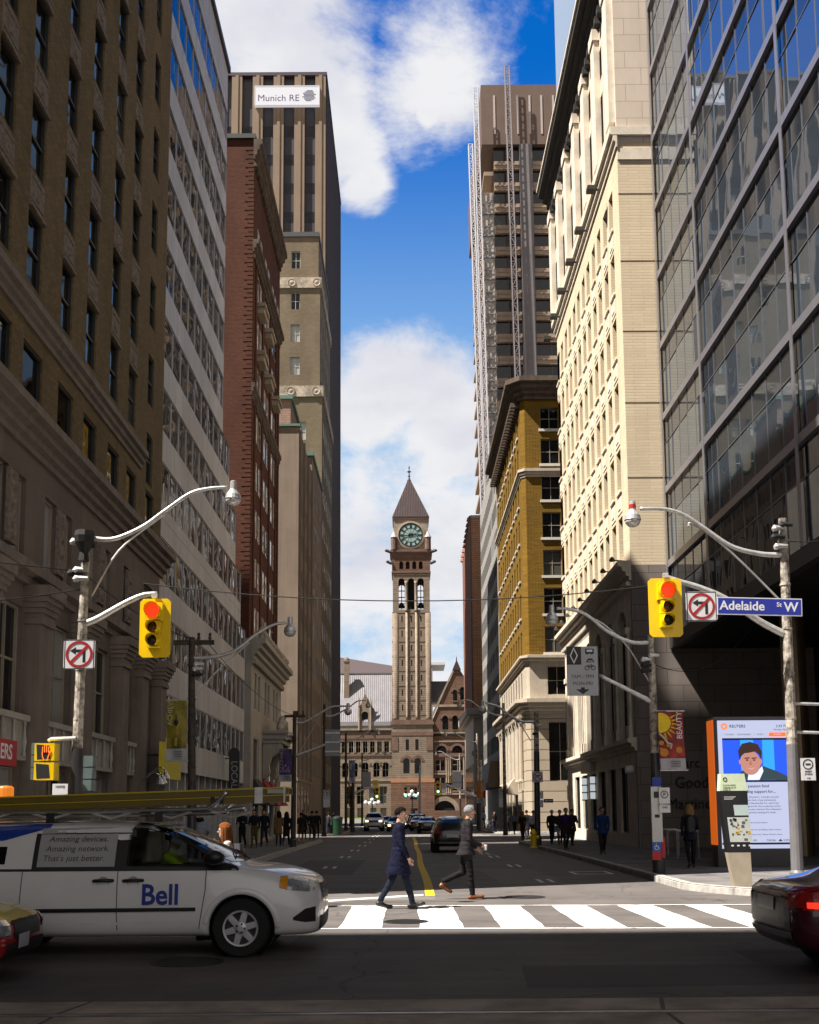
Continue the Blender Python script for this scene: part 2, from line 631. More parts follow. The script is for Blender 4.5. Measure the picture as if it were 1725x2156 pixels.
# ------------------------------------------------------------------ ground
XL, XR = -8.5, 10.0           # building lines either side of the street
KL, KR = -5.2, 6.1            # kerb lines
def asphalt(name, base, patch, crack=True):
 m, t, b = new_mat(name)
 setin(b, Roughness=0.75)
 b.inputs['Specular IOR Level'].default_value = 0.25
 pos = nd(t, 'ShaderNodeNewGeometry').outputs['Position']
 n1 = nd(t, 'ShaderNodeTexNoise')
 setin(n1, Scale=0.7, Detail=9.0, Roughness=0.68)
 t.links.new(pos, n1.inputs['Vector'])
 n2 = nd(t, 'ShaderNodeTexNoise')
 setin(n2, Scale=55.0, Detail=3.0)
 t.links.new(pos, n2.inputs['Vector'])
 mp = nd(t, 'ShaderNodeMapping')
 mp.inputs['Scale'].default_value = (0.12, 1.2, 1)
 t.links.new(pos, mp.inputs[0])
 n3 = nd(t, 'ShaderNodeTexNoise')
 setin(n3, Scale=1.5, Detail=5.0, Roughness=0.6)
 t.links.new(mp.outputs[0], n3.inputs['Vector'])
 f = math_n(t, 'ADD', math_n(t, 'MULTIPLY', ramp(t, n1.outputs['Fac'], 0.3, 0.7), 0.5),
    math_n(t, 'MULTIPLY', ramp(t, n3.outputs['Fac'], 0.35, 0.65), 0.3))
 f = math_n(t, 'ADD', f, math_n(t, 'MULTIPLY', n2.outputs['Fac'], 0.3))
 n4 = nd(t, 'ShaderNodeTexNoise')
 setin(n4, Scale=2.6, Detail=3.0, Roughness=0.5)
 t.links.new(pos, n4.inputs['Vector'])
 f = math_n(t, 'SUBTRACT', f, math_n(t, 'MULTIPLY', ramp(t, n4.outputs['Fac'], 0.62, 0.74), 0.5), True)
 mx = nd(t, 'ShaderNodeMix', data_type='RGBA')
 t.links.new(f, mx.inputs[0])
 mx.inputs[6].default_value = (*base, 1)
 mx.inputs[7].default_value = (*patch, 1)
 col = mx.outputs[2]
 if crack:
  vo = nd(t, 'ShaderNodeTexVoronoi', feature='DISTANCE_TO_EDGE')
  setin(vo, Scale=0.16, Randomness=1.0)
  nw = nd(t, 'ShaderNodeTexNoise')
  setin(nw, Scale=1.2, Detail=4.0)
  t.links.new(pos, nw.inputs['Vector'])
  ad = nd(t, 'ShaderNodeVectorMath', operation='ADD')
  t.links.new(pos, ad.inputs[0])
  t.links.new(nw.outputs['Color'], ad.inputs[1])
  t.links.new(ad.outputs[0], vo.inputs['Vector'])
  c = ramp(t, vo.outputs['Distance'], 0.0, 0.004)
  m2 = nd(t, 'ShaderNodeMix', data_type='RGBA', blend_type='MULTIPLY')
  m2.inputs[0].default_value = 0.55
  t.links.new(col, m2.inputs[6])
  cb = nd(t, 'ShaderNodeCombineColor')
  for i in range(3):
   t.links.new(c, cb.inputs[i])
  t.links.new(cb.outputs[0], m2.inputs[7])
  col = m2.outputs[2]
 t.links.new(col, b.inputs['Base Color'])
 bp = nd(t, 'ShaderNodeBump')
 setin(bp, Strength=0.35, Distance=0.012)
 t.links.new(n2.outputs['Fac'], bp.inputs['Height'])
 t.links.new(bp.outputs[0], b.inputs['Normal'])
 return m
M_ASPH = asphalt('asphalt', (0.085, 0.076, 0.073), (0.17, 0.155, 0.148))
M_CONC = brick('pavement_slabs', (0.30, 0.285, 0.275), (0.34, 0.32, 0.305), (0.12, 0.11, 0.1), 1.5, 1.5, 0.012, 0.85, 0.2, 0.2, 0.0)
def slabs(name, col):
 m, t, b = new_mat(name)
 setin(b, Roughness=0.85)
 b.inputs['Specular IOR Level'].default_value = 0.2
 pos = nd(t, 'ShaderNodeNewGeometry').outputs['Position']
 br = nd(t, 'ShaderNodeTexBrick', offset=0.0)
 setin(br, Scale=1.0, Mortar_Size=0.012, Brick_Width=1.5, Row_Height=1.6)
 br.inputs['Color1'].default_value = (*col, 1)
 br.inputs['Color2'].default_value = (*[c * 0.88 for c in col], 1)
 br.inputs['Mortar'].default_value = (*[c * 0.35 for c in col], 1)
 t.links.new(pos, br.inputs['Vector'])
 n = nd(t, 'ShaderNodeTexNoise')
 setin(n, Scale=0.9, Detail=7.0, Roughness=0.65)
 t.links.new(pos, n.inputs['Vector'])
 mx = nd(t, 'ShaderNodeMix', data_type='RGBA', blend_type='MULTIPLY')
 mx.inputs[0].default_value = 0.6
 t.links.new(br.outputs['Color'], mx.inputs[6])
 cb = nd(t, 'ShaderNodeCombineColor')
 v = ramp(t, n.outputs['Fac'], 0.2, 0.75)
 for i in range(3):
  t.links.new(v, cb.inputs[i])
 t.links.new(cb.outputs[0], mx.inputs[7])
 t.links.new(mx.outputs[2], b.inputs['Base Color'])
 return m
M_PAVE = slabs('concrete_pavement', (0.26, 0.245, 0.24))
M_KERB = pbr('kerb_concrete', (0.42, 0.40, 0.37), 0.85, var=0.3, scale=4, bump=0.3)
M_ROADPAINT = None
def paint(name, col, wear=0.5):
 m, t, b = new_mat(name)
 setin(b, Roughness=0.7)
 b.inputs['Specular IOR Level'].default_value = 0.25
 pos = nd(t, 'ShaderNodeNewGeometry').outputs['Position']
 n = nd(t, 'ShaderNodeTexNoise')
 setin(n, Scale=3.5, Detail=9.0, Roughness=0.7)
 t.links.new(pos, n.inputs['Vector'])
 n2 = nd(t, 'ShaderNodeTexNoise')
 setin(n2, Scale=40.0, Detail=3.0)
 t.links.new(pos, n2.inputs['Vector'])
 f = ramp(t, math_n(t, 'ADD', n.outputs['Fac'], math_n(t, 'MULTIPLY', math_n(t, 'SUBTRACT', n2.outputs['Fac'], 0.5), 0.25)), 0.62 - 0.1 * wear, 0.74)
 mx = nd(t, 'ShaderNodeMix', data_type='RGBA')
 t.links.new(f, mx.inputs[0])
 mx.inputs[6].default_value = (*col, 1)
 mx.inputs[7].default_value = (*[c * 0.17 for c in col], 1)
 t.links.new(mx.outputs[2], b.inputs['Base Color'])
 return m
M_WHITE_PAINT = paint('white_road_paint', (0.80, 0.78, 0.75), 1.35)
M_YELLOW_PAINT = paint('yellow_road_paint', (0.80, 0.52, 0.02), 0.2)
g = MB()
g.poly([(-1500, -600, -0.03), (1500, -600, -0.03), (1500, 2500, -0.03), (-1500, 2500, -0.03)])
tag(g.build('ground', pbr('city_ground', (0.18, 0.17, 0.16), 0.9, var=0.2, scale=0.2)), kind='structure')
r = MB()
for k in range(24):       # one sheet, cut into strips so that the mesh stays well shaped
 y0, y1 = -30 + k * 15.0, -15 + k * 15.0
 r.poly([(-11.5, y0, 0), (14, y0, 0), (14, y1, 0), (-11.5, y1, 0)])
r.poly([(-160, -4, 0), (-11.5, -4, 0), (-11.5, 19, 0), (-160, 19, 0)])
r.poly([(14, -4, 0), (160, -4, 0), (160, 19, 0), (14, 19, 0)])
r.poly([(-120, 70, 0), (-11.5, 70, 0), (-11.5, 92, 0), (-120, 92, 0)])
r.poly([(14, 68, 0), (120, 68, 0), (120, 92, 0), (14, 92, 0)])
tag(r.build('road', M_ASPH), kind='structure')
def pavement(name, pts, kerb_pts):
 """Raised pavement with a kerb stone along kerb_pts (a run of the outline)."""
 mb = MB()
 H = 0.15
 c = [(p[0], p[1], H) for p in pts]
 mb.poly(c)
 for i in range(len(pts)):
  a, b = pts[i], pts[(i + 1) % len(pts)]
  mb.poly([(a[0], a[1], 0), (b[0], b[1], 0), (b[0], b[1], H), (a[0], a[1], H)])
 o = tag(mb.build(name, M_PAVE), kind='structure')
 k = MB()
 n = len(kerb_pts)
 L = []
 for i, p in enumerate(kerb_pts):
  a, b = Vector(kerb_pts[max(i - 1, 0)]), Vector(kerb_pts[min(i + 1, n - 1)])
  t = (b - a).normalized()
  L.append((Vector(p), Vector((-t.y, t.x))))
 rings = []
 for p, q in L:
  f = lambda d, z: (p.x + q.x * d, p.y + q.y * d, z)
  rings.append([f(-0.02, 0.0), f(-0.012, 0.125), f(0.02, 0.155), f(0.2, 0.156), f(0.2, 0.1)])
 k.loft(rings, cap=False)
 tag(k.build(name.replace('pavement', 'kerb'), M_KERB), kind='structure')
 return o
def arc(cx, cy, rad, a0, a1, n=8):
 return [(cx + rad * math.cos(R(a0 + (a1 - a0) * i / n)), cy + rad * math.sin(R(a0 + (a1 - a0) * i / n))) for i in range(n + 1)]
kr = [(90, 19.2), (30, 19.2), (12.0, 19.4)] + arc(10.2, 25.0, 4.2, 262, 188, 8)[1:] + [(6.1, 30), (6.15, 45), (6.1, 58)] + arc(9.0, 60.5, 2.9, 180, 100, 6)
right = kr + [(9.0, 66.5), (90, 66.5)]
pavement('right_pavement', right[::-1], kr[::-1])
kl = arc(-8.0, 56.0, 0.01, 0, 0, 1)[:0] + [(-9.2, 70.5)] + arc(-7.8, 67.4, 2.6, 60, 0, 5) + [(-5.2, 55), (-5.2, 40), (-5.2, 26)] + arc(-9.2, 23.0, 4.0, 0, -80, 7) + [(-30, 19.0), (-90, 19.0)]
left = kl + [(-90, 70.5)]
pavement('left_pavement', left[::-1], kl[::-1])
k2 = [(60, 89.4), (12, 89.4)] + arc(10.0, 92.5, 3.0, 265, 185, 6) + [(6.6, 110), (6.6, 300)]
pavement('far_right_pavement', (k2 + [(60, 300)])[::-1], k2[::-1])
k3 = [(-5.25, 300), (-5.25, 110)] + arc(-8.2, 87.5, 3.0, 0, -85, 6) + [(-12, 84.4), (-60, 84.4)]
pavement('far_left_pavement', (k3 + [(-60, 300)])[::-1], k3[::-1])
k4 = [(-200, -4.0), (200, -4.0)]
pavement('near_pavement', [(200, -12), (200, -4.0), (-200, -4.0), (-200, -12)], [(200, -4.0), (-200, -4.0)])
ang = R(-2.6)
ux, uy = Vector((math.cos(ang), math.sin(ang), 0)), Vector((-math.sin(ang) * 0 + 0.0, 1, 0))
O = Vector((-7.0, 16.85, 0.004))
def on_road(mb, o, w, d, z=0.0, jag=0.0, n=6):
 """A painted patch with slightly ragged sides: o lower-left, w along the crossing, d up the street."""
 l, rr = [], []
 for i in range(n + 1):
  f = i / n
  l.append(o + uy * d * f + ux * rnd.uniform(-jag, jag) + Z3 * z)
  rr.append(o + uy * d * f + ux * (w + rnd.uniform(-jag, jag)) + Z3 * z)
 for i in range(n):
  mb.poly([l[i], rr[i], rr[i + 1], l[i + 1]])
for nm in range(1):
 k = 0
 x = 1.09
 while x < 12.9:
  mb = MB()
  on_road(mb, O + ux * x + uy * 0.08, 0.64, 3.9, 0, 0.018)
  tag(mb.build('crosswalk_bar', M_WHITE_PAINT), kind='structure')
  x += 1.22
 for d in (-0.06, 3.98):
  mb = MB()
  on_road(mb, O + uy * d + ux * 0.0, 13.3, 0.11, 0.004, 0.0)
  tag(mb.build('crosswalk_border_line', M_WHITE_PAINT), kind='structure')
mb = MB()
a, b_ = atZ(560, 1907), atZ(892, 1886)
mb.poly([(a.x, a.y, 0.004), (b_.x, b_.y, 0.004), (b_.x, b_.y + 0.42, 0.004), (a.x, a.y + 0.42, 0.004)])
tag(mb.build('stop_line', M_WHITE_PAINT), kind='structure')
mb = MB()
pts = [(0.36 + 0.03 * math.sin(k * 1.3), 23.0 + k * 4.0) for k in range(15)]
for a, b_ in zip(pts, pts[1:]):
 mb.poly([(a[0], a[1], 0.004), (a[0] + 0.2, a[1], 0.004), (b_[0] + 0.2, b_[1], 0.004), (b_[0], b_[1], 0.004)])
tag(mb.build('yellow_centre_line', M_YELLOW_PAINT), kind='structure')
for px, py in ((232, 775), (365, 686), (448, 630), (511, 590), (558, 560), (592, 533), (620, 512), (642, 498), (660, 486), (672, 476), (683, 466), (692, 458)):
 x, y = (1050 + px / 2.464) / 1.6504, (2700 + py / 2.464) / 1.6504
 p = atZ(x, y)
 for dx in (-0.17, 0.13):
  mb = MB()
  L = 0.062 * p.y * 0.45 + 0.2
  mb.poly([(p.x + dx, p.y - L / 2, 0.004), (p.x + dx + 0.1, p.y - L / 2, 0.004), (p.x + dx + 0.1, p.y + L / 2, 0.004), (p.x + dx, p.y + L / 2, 0.004)])
  tag(mb.build('lane_dash', M_WHITE_PAINT), kind='structure')
for px, py, q in ((285, 242, 0), (124, 163, 0), (20, 116, 0), (-30, 100, 0), (-60, 80, 0), (-84, 66, 0)):
 x, y = (1700 + px / 1.504) / 1.6504, (2900 + py / 1.504) / 1.6504
 p = atZ(x, y)
 for dx in (-0.15, 0.13):
  mb = MB()
  L = 0.5 + 0.03 * p.y
  mb.poly([(p.x + dx, p.y - L / 2, 0.004), (p.x + dx + 0.1, p.y - L / 2, 0.004), (p.x + dx + 0.1, p.y + L / 2, 0.004), (p.x + dx, p.y + L / 2, 0.004)])
  tag(mb.build('lane_dash', M_WHITE_PAINT), kind='structure')
for y, x0, x1 in ((82.6, -1.0, 6.2), (70.5, 0.9, 6.0), (88.0, -5, 6)):      # crossing lines at the next street
 mb = MB()
 mb.poly([(x0, y, 0.004), (x1, y, 0.004), (x1, y + 0.5, 0.004), (x0, y + 0.5, 0.004)])
 tag(mb.build('far_stop_line', M_WHITE_PAINT), kind='structure')
p = atZ(1248, 1839)
mb = MB()
for a, b_, c, d in ((-1.0, -0.45, 1.0, -0.27), (-1.0, 0.85, 1.0, 1.03), (-1.0, -0.27, -0.82, 0.85), (0.82, -0.27, 1.0, 0.85)):
 mb.poly([(p.x + a * .55, p.y + b_, 0.004), (p.x + c * .55, p.y + b_, 0.004), (p.x + c * .55, p.y + d, 0.004), (p.x + a * .55, p.y + d, 0.004)])
tag(mb.build('painted_square', M_WHITE_PAINT), kind='structure')
M_STRIP = pbr('track_concrete', (0.40, 0.34, 0.28), 0.85, var=0.35, scale=1.4, bump=0.5, bscale=60)
M_GROOVE = flat('dark_groove', (0.015, 0.014, 0.013), 0.9)
M_STEEL = pbr('worn_steel', (0.30, 0.29, 0.28), 0.4, 0.8, var=0.3)
mb = MB()
xs = [-24, -9.2, -3.03, 2.2, 8.6, 14.5, 24]
for a, b_ in zip(xs, xs[1:]):
 mb.poly([(a + 0.02, 9.72, 0.004), (b_ - 0.02, 9.72, 0.004), (b_ - 0.02 + 0.12, 10.32, 0.004), (a + 0.02 + 0.12, 10.32, 0.004)])
 mb.poly([(a + 0.02, 8.2, 0.004), (b_ - 0.02, 8.2, 0.004), (b_ - 0.02, 9.56, 0.004), (a + 0.02, 9.56, 0.004)])
tag(mb.build('track_strip', M_STRIP), kind='structure')
mb = MB()
mb.box((-24, 9.60, -0.02), (24, 9.66, 0.010))
tag(mb.build('street_rail', M_STEEL), kind='structure')
M_P1, M_P2 = asphalt('asphalt_patch_new', (0.055, 0.05, 0.05), (0.09, 0.083, 0.08), False), asphalt('asphalt_patch_old', (0.13, 0.12, 0.115), (0.21, 0.19, 0.18), False)
for x, y, w, d, m_ in ((1.2, 11.0, 3.4, 1.5, M_P1), (-9, 14.6, 7.5, 1.3, M_P2), (4.0, 12.6, 6.5, 1.1, M_P1), (2.2, 26.5, 1.6, 7.0, M_P2), (-3.6, 31, 2.0, 10.0, M_P1), (1.5, 44, 2.2, 14, M_P2), (-4.4, 21.9, 5.0, 1.0, M_P2), (-12, 10.6, 6, 1.6, M_P1)):
 mb = MB()
 q = [(x + rnd.uniform(-.1, .1), y + rnd.uniform(-.1, .1), .002), (x + w + rnd.uniform(-.1, .1), y + rnd.uniform(-.1, .1), .002), (x + w + rnd.uniform(-.1, .1), y + d, .002), (x + rnd.uniform(-.1, .1), y + d, .002)]
 mb.poly(q)
 tag(mb.build('road_patch', m_), kind='structure')
M_IRON = pbr('cast_iron', (0.05, 0.047, 0.045), 0.55, 0.6, var=0.4, scale=20)
M_IRON_D = pbr('cast_iron_pit', (0.008, 0.008, 0.008), 0.8, var=0.3)
def manhole(label, x, y, rad, pattern):
 t = thing('manhole_cover', label, 'manhole cover', (x, y, 0), group='manhole covers in the road')
 f = MB()
 f.lathe((x, y, 0), [(rad, 0.0), (rad, 0.010), (rad * 0.9, 0.012), (rad * 0.9, 0.004)], 40, cap=False)
 f.build('rim', M_IRON, t)
 d = MB()
 d.lathe((x, y, 0), [(rad * 0.9, 0.004), (rad * 0.89, 0.007), (0.001, 0.0075)], 40, cap=False)
 d.build('lid', M_IRON_D, t)
 k = MB()
 if pattern == 'ribs':
  for i in range(-5, 6):
   w = math.sqrt(max(0.0, (rad * 0.84) ** 2 - (i * rad * 0.15) ** 2))
   k.box((x + i * rad * 0.15 - rad * 0.04, y - w, 0.006), (x + i * rad * 0.15 + rad * 0.04, y + w, 0.016))
 else:
  n = 9
  for i in range(-n, n + 1):
   for j in range(-n, n + 1):
    px, py = i * rad * 0.1, j * rad * 0.1
    if px * px + py * py < (rad * 0.85) ** 2 and (i + j) % 2 == 0:
     k.box((x + px - rad * 0.045, y + py - rad * 0.045, 0.006), (x + px + rad * 0.045, y + py + rad * 0.045, 0.014))
 k.build('tread_pattern', M_IRON, t)
p = atZ(395, 2026)
manhole('dark round manhole cover in the shaded road in front of the white van', p.x, p.y, 0.42, 'studs')
p = atZ(855, 1941)
manhole('manhole cover half painted by a crosswalk bar below the man in navy', p.x, p.y, 0.36, 'studs')
p = atZ(1105, 1889)
manhole('manhole cover in the sunny road beside the grey haired man', p.x, p.y, 0.42, 'ribs')
# ------------------------------------------------------------------ left-hand buildings
UL, NL = Vector((0, 1, 0)), Vector((1, 0, 0))        # street facades on the left: run away from the camera, face +X
UF, NF = Vector((1, 0, 0)), Vector((0, -1, 0))       # walls that face the camera
G_DARK = glass_dark('window_glass', col=(0.006, 0.007, 0.008), blind=0.1, blind_col=(0.08, 0.08, 0.075))
G_BLIND = glass_dark('window_glass_blinds', blind=0.45, blind_col=(0.42, 0.42, 0.40))
M_BLACKFRAME = flat('dark_frame', (0.03, 0.03, 0.03), 0.5)
M_WHITEFRAME = flat('white_frame', (0.62, 0.60, 0.56), 0.5)
M_TANFRAME = flat('tan_frame', (0.36, 0.31, 0.24), 0.6)
# --- near left: beige brick office block on a stone base
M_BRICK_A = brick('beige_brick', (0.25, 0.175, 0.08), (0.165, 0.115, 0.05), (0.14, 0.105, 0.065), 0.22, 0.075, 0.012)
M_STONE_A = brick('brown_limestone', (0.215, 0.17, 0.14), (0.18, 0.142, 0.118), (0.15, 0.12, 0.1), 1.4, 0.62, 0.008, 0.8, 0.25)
M_TRIM_A = pbr('brown_stone_trim', (0.215, 0.17, 0.14), 0.8, var=0.25, scale=1.5, bump=0.2, streak=0.5)
M_CARVED = pbr('carved_stone', (0.22, 0.175, 0.14), 0.85, var=0.35, scale=9, bump=0.9, bscale=14)
M_CREAM = pbr('cream_plaster', (0.46, 0.43, 0.37), 0.7, var=0.15, scale=3)
A0, A1, AH = 20.8, 37.0, 49.0
bA = thing('brick_office_building', 'nearest dark beige brick office block on a brown stone base', 'building', (XL, A0, 0))
wins = [(21.3, 22.3), (23.3, 24.3), (25.75, 26.65), (27.85, 28.8), (30.2, 31.15), (32.3, 33.25), (34.75, 35.6)]
FP = 2.72
up, low, wl, wu = MB(), MB(), [], []
ops = []
for a, b in wins[:-1]:
 z = 13.75
 while z < AH - 2.4:
  ops.append((a - A0, z - 12.4, b - A0, z + 1.75 - 12.4))
  wl.append((Vector((XL, a, z)), UL, b - a, 1.75, 0.14, 1, 2))
  z += FP
 ops.append((a - A0, 11.1 - 10.9 - 1.5 + 0.0, a - A0, 0.1)) if False else None
a, b = wins[-1]
z = 12.55
while z < AH - 2.4:
 ops.append((a - A0, z - 12.4, b - A0, z + 1.7 - 12.4))
 wl.append((Vector((XL, a, z)), UL, b - a, 1.7, 0.14, 1, 2))
 z += FP
wall_panel(up, (XL, A0, 12.4), UL, A1 - A0, AH - 12.4, ops, 0.15)
ops = []
for a, b in wins:
 ops.append((a - A0, 0.02, b - A0 + 0.3, 1.62))
 wl.append((Vector((XL, a, 10.72)), UL, b - a + 0.3, 1.6, 0.14, 1, 1))
wall_panel(up, (XL, A0, 10.7), UL, A1 - A0, 1.7, ops, 0.15)
up.obox((XL, A1, 10.9), Vector((0, -1, 0)), 0.001, 0.001, 0.001)
up.poly([(XL, A0, 10.7), (XL, A0, AH), (XL - 34, A0, AH), (XL - 34, A0, 10.7)])
up.poly([(XL, A1, 10.9), (XL - 34, A1, 10.9), (XL - 34, A1, AH), (XL, A1, AH)])
up.poly([(XL, A0, AH), (XL, A1, AH), (XL - 34, A1, AH), (XL - 34, A0, AH)])
up.poly([(XL - 34, A0, 0), (XL - 34, A1, 0), (XL - 34, A1, AH), (XL - 34, A0, AH)])
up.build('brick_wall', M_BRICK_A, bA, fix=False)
for a, b in wins[:-1]:
 z = 13.75 + 1.75 + 0.1
 while z < AH - 2.4:
  s = MB()
  s.box((XL - 0.1, a + 0.02, z), (XL + 0.012, b - 0.02, z + 0.78))
  s.box((XL + 0.0121, a + 0.1, z + 0.1), (XL + 0.03, b - 0.1, z + 0.14))
  s.box((XL + 0.0121, a + 0.1, z + 0.64), (XL + 0.03, b - 0.1, z + 0.68))
  s.lathe((XL + 0.01, (a + b) / 2, z + 0.39), [(0.2, 0.0), (0.17, 0.035), (0.08, 0.05), (0.001, 0.055)], 10, axis='X', cap=False)
  s.box((XL + 0.0121, a - 0.02 + 0.001, z - 0.11), (XL + 0.07, b + 0.02, z - 0.02))
  s.build('carved_spandrel', M_CARVED, bA)
  z += FP
add_windows(bA, wl, G_DARK, M_BLACKFRAME)
tr = MB()
cornice(tr, (XL, A0 - 0.3), (XL, 34.0), NL, 12.72, 0.55, 0.26, steps=3)
tr.build('stone_belt', M_TRIM_A, bA)
tr = MB()
cornice(tr, (XL, A0 - 0.3), (XL, A1 + 0.3), NL, 9.85, 0.8, 0.5, steps=4)
tr.build('stone_cornice', M_TRIM_A, bA)
ops, wl = [], []
bays = [(21.75, 23.9), (25.0, 27.3), (28.5, 30.95), (32.1, 33.4), (34.6, 36.2)]
for a, b in bays:
 for c in ((a + 0.1, a + 0.95), (b - 0.95, b - 0.1)) if b - a > 2 else ((a + 0.2, b - 0.2),):
  ops.append((c[0] - A0, 7.45, c[1] - A0, 9.2))
  wl.append((Vector((XL, c[0], 7.45)), UL, c[1] - c[0], 1.75, 0.2, 1, 1))
 ops.append((a - A0, 3.9, b - A0, 6.3))
 wl.append((Vector((XL, a, 3.9)), UL, b - a, 2.4, 0.2, 3, 2))
 ops.append((a - A0, 0.4, b - A0, 2.75))
 wl.append((Vector((XL, a, 0.4)), UL, b - a, 2.35, 0.2, 3, 2))
wall_panel(low, (XL, A0, 0), UL, A1 - A0, 10.7, ops, 0.22)
low.poly([(XL, A0, 0), (XL, A0, 10.7), (XL - 34, A0, 10.7), (XL - 34, A0, 0)])
low.poly([(XL, A1, 0), (XL - 34, A1, 0), (XL - 34, A1, 10.9), (XL, A1, 10.9)])
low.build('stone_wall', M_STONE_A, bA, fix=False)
add_windows(bA, wl, G_BLIND, M_TANFRAME, name='shop_window')
for a, b in bays[:-1]:                   # carved panels between the attic windows
 s = MB()
 c = (a + b) / 2
 s.box((XL, c - 0.25, 7.5), (XL + 0.09, c + 0.25, 9.1))
 for k in range(4):
  s.lathe((XL + 0.09, c, 7.75 + k * 0.36), [(0.17, 0.0), (0.13, 0.05), (0.001, 0.07)], 9, axis='X', cap=False)
 s.build('carved_panel', M_CARVED, bA)
for y in (20.85, 24.05, 27.5, 31.15, 33.55, 36.15):
 s = MB()
 w = 0.8
 s.box((XL, y, 0), (XL + 0.34, y + w, 5.95))
 s.box((XL, y - 0.07, 0), (XL + 0.42, y + w + 0.07, 0.5))
 s.box((XL, y - 0.05, 5.951), (XL + 0.41, y + w + 0.05, 6.08))
 for k in range(4):
  q = 0.03 + 0.05 * k
  s.box((XL, y - q + 0.02, 6.0801 + k * 0.12), (XL + 0.36 + q, y + w + q - 0.02, 6.08 + (k + 1) * 0.12))
 s.box((XL, y - 0.2, 6.5601), (XL + 0.6, y + w + 0.2, 6.8))
 s.build('pilaster', M_TRIM_A, bA)
s = MB()
cornice(s, (XL, A0), (XL, A1), NL, 6.81, 0.45, 0.3, steps=2)
s.build('string_course', M_TRIM_A, bA)
for a, b in bays[:-1]:                   # balustrade panel under each tall window
 s = MB()
 s.box((XL, a, 2.9), (XL + 0.18, b, 3.0))
 s.box((XL + 0.03, a, 3.0), (XL + 0.12, b, 3.75))
 s.box((XL, a, 3.7501), (XL + 0.25, b, 3.88))
 n = 4
 for k in range(n):
  y = a + (b - a) * (k + 0.12) / (n - 0.75)
  s.lathe((XL + 0.16, y, 3.0), [(0.05, 0.0), (0.03, 0.12), (0.06, 0.3), (0.035, 0.45), (0.028, 0.6), (0.05, 0.75)], 8)
 s.build('balustrade_panel', M_CREAM, bA)
M_SIGNRED = flat('red_sign_board', (0.45, 0.02, 0.03), 0.5)
M_WHITE = flat('white_paint', (0.8, 0.8, 0.8), 0.5)
s = MB()
s.box((XL + 0.43, 20.85, 2.7), (XL + 0.55, 22.3, 3.22))
sg = s.build('shop_sign', M_SIGNRED, bA)
tx = text_mb('ERS', 0.42, Matrix.Translation((XL + 0.556, 21.7, 2.96)) @ Matrix.Rotation(math.pi / 2, 4, 'Z') @ Matrix.Rotation(math.pi / 2, 4, 'X'), 0.02)
tx.build('lettering', M_WHITE, sg)
# --- grey metal-panel office block
M_METAL_B = brick('grey_metal_panel', (0.64, 0.62, 0.63), (0.56, 0.545, 0.555), (0.16, 0.15, 0.15), 1.3, 12.0, 0.012, 0.42, 0.35, 0.18, 0.0, 0.9)
B0, BH = A1 + 0.02, 37.6
bB = thing('metal_panel_office', 'grey office block with bands of metal panels and ribbon windows', 'building', (XL, B0, 0))
G_RIB = glass_dark('ribbon_glass', col=(0.035, 0.033, 0.035), rough=0.04, blind=0.25, blind_col=(0.10, 0.09, 0.085), wave=0.05)
ends = {0: 57.0, 1: 57.0, 2: 57.0, 3: 55.3, 4: 53.4, 5: 51.2}
pm = MB()
z = 3.3
fl = 0
segs = []
while z < BH - 3.4:
 end = ends.get(fl, 49.2)
 segs.append((z, end))
 pm.poly([(XL, B0, z), (XL, end, z), (XL, end, z + 1.1), (XL, B0, z + 1.1)])
 zw, hw = z + 1.1, 1.58
 nb = int((end - B0) / 1.3)
 w = (end - B0) / nb
 pm.poly([(XL, end, z), (XL - 26, end, z), (XL - 26, end, z + 2.68), (XL, end, z + 2.68)])
 pm.poly([(XL, B0, zw), (XL, B0, zw + hw), (XL - 0.09, B0, zw + hw), (XL - 0.09, B0, zw)])
 pm.poly([(XL, B0, zw), (XL - 0.09, B0, zw), (XL - 0.09, end, zw), (XL, end, zw)])
 pm.poly([(XL, B0, zw + hw), (XL, end, zw + hw), (XL - 0.09, end, zw + hw), (XL - 0.09, B0, zw + hw)])
 if fl < len(ends):
  e2 = ends.get(fl + 1, 49.2)
  if e2 < end:
   pm.poly([(XL, e2, z + 2.681), (XL, end, z + 2.681), (XL - 26, end, z + 2.681), (XL - 26, e2, z + 2.681)])
 g2 = MB()
 for k in range(nb):
  g2.poly([(XL - 0.05, B0 + k * w + 0.001, zw), (XL - 0.05, B0 + (k + 1) * w - 0.001, zw), (XL - 0.05, B0 + (k + 1) * w - 0.001, zw + hw), (XL - 0.05, B0 + k * w + 0.001, zw + hw)])
 rb = g2.build('window_ribbon', G_RIB, bB, fix=False)
 f2 = MB()
 for k in range(nb + 1):
  y = min(B0 + k * w, end - 0.06)
  f2.box((XL - 0.09, y, zw + 0.001), (XL - 0.02, y + 0.06, zw + hw - 0.001))
 for q in (zw + 0.0011, zw + hw - 0.051):
  f2.box((XL - 0.085, B0, q), (XL - 0.025, end, q + 0.05))
 f2.build('mullion', flat('grey_alu', (0.42, 0.41, 0.41), 0.4, 0.5), rb)
 z += 2.68
 fl += 1
pm.poly([(XL, B0, z), (XL, 49.2, z), (XL, 49.2, BH), (XL, B0, BH)])
pm.poly([(XL, 49.2, z), (XL - 26, 49.2, z), (XL - 26, 49.2, BH), (XL, 49.2, BH)])
pm.poly([(XL, B0, BH), (XL, 49.2, BH), (XL - 26, 49.2, BH), (XL - 26, B0, BH)])
pm.build('panel_wall', M_METAL_B, bB, fix=False)
s = MB()
s.box((XL - 26, B0 + 0.4, BH + 0.001), (XL - 3.5, 49.0, 51.5))  # unseen rooftop block, added to cast shade on the pale brick building's base
s.build('added_shade_block', M_METAL_B, bB)
s = MB()
s.box((XL - 0.1, B0, BH + 0.001), (XL + 0.12, 49.3, BH + 0.3))
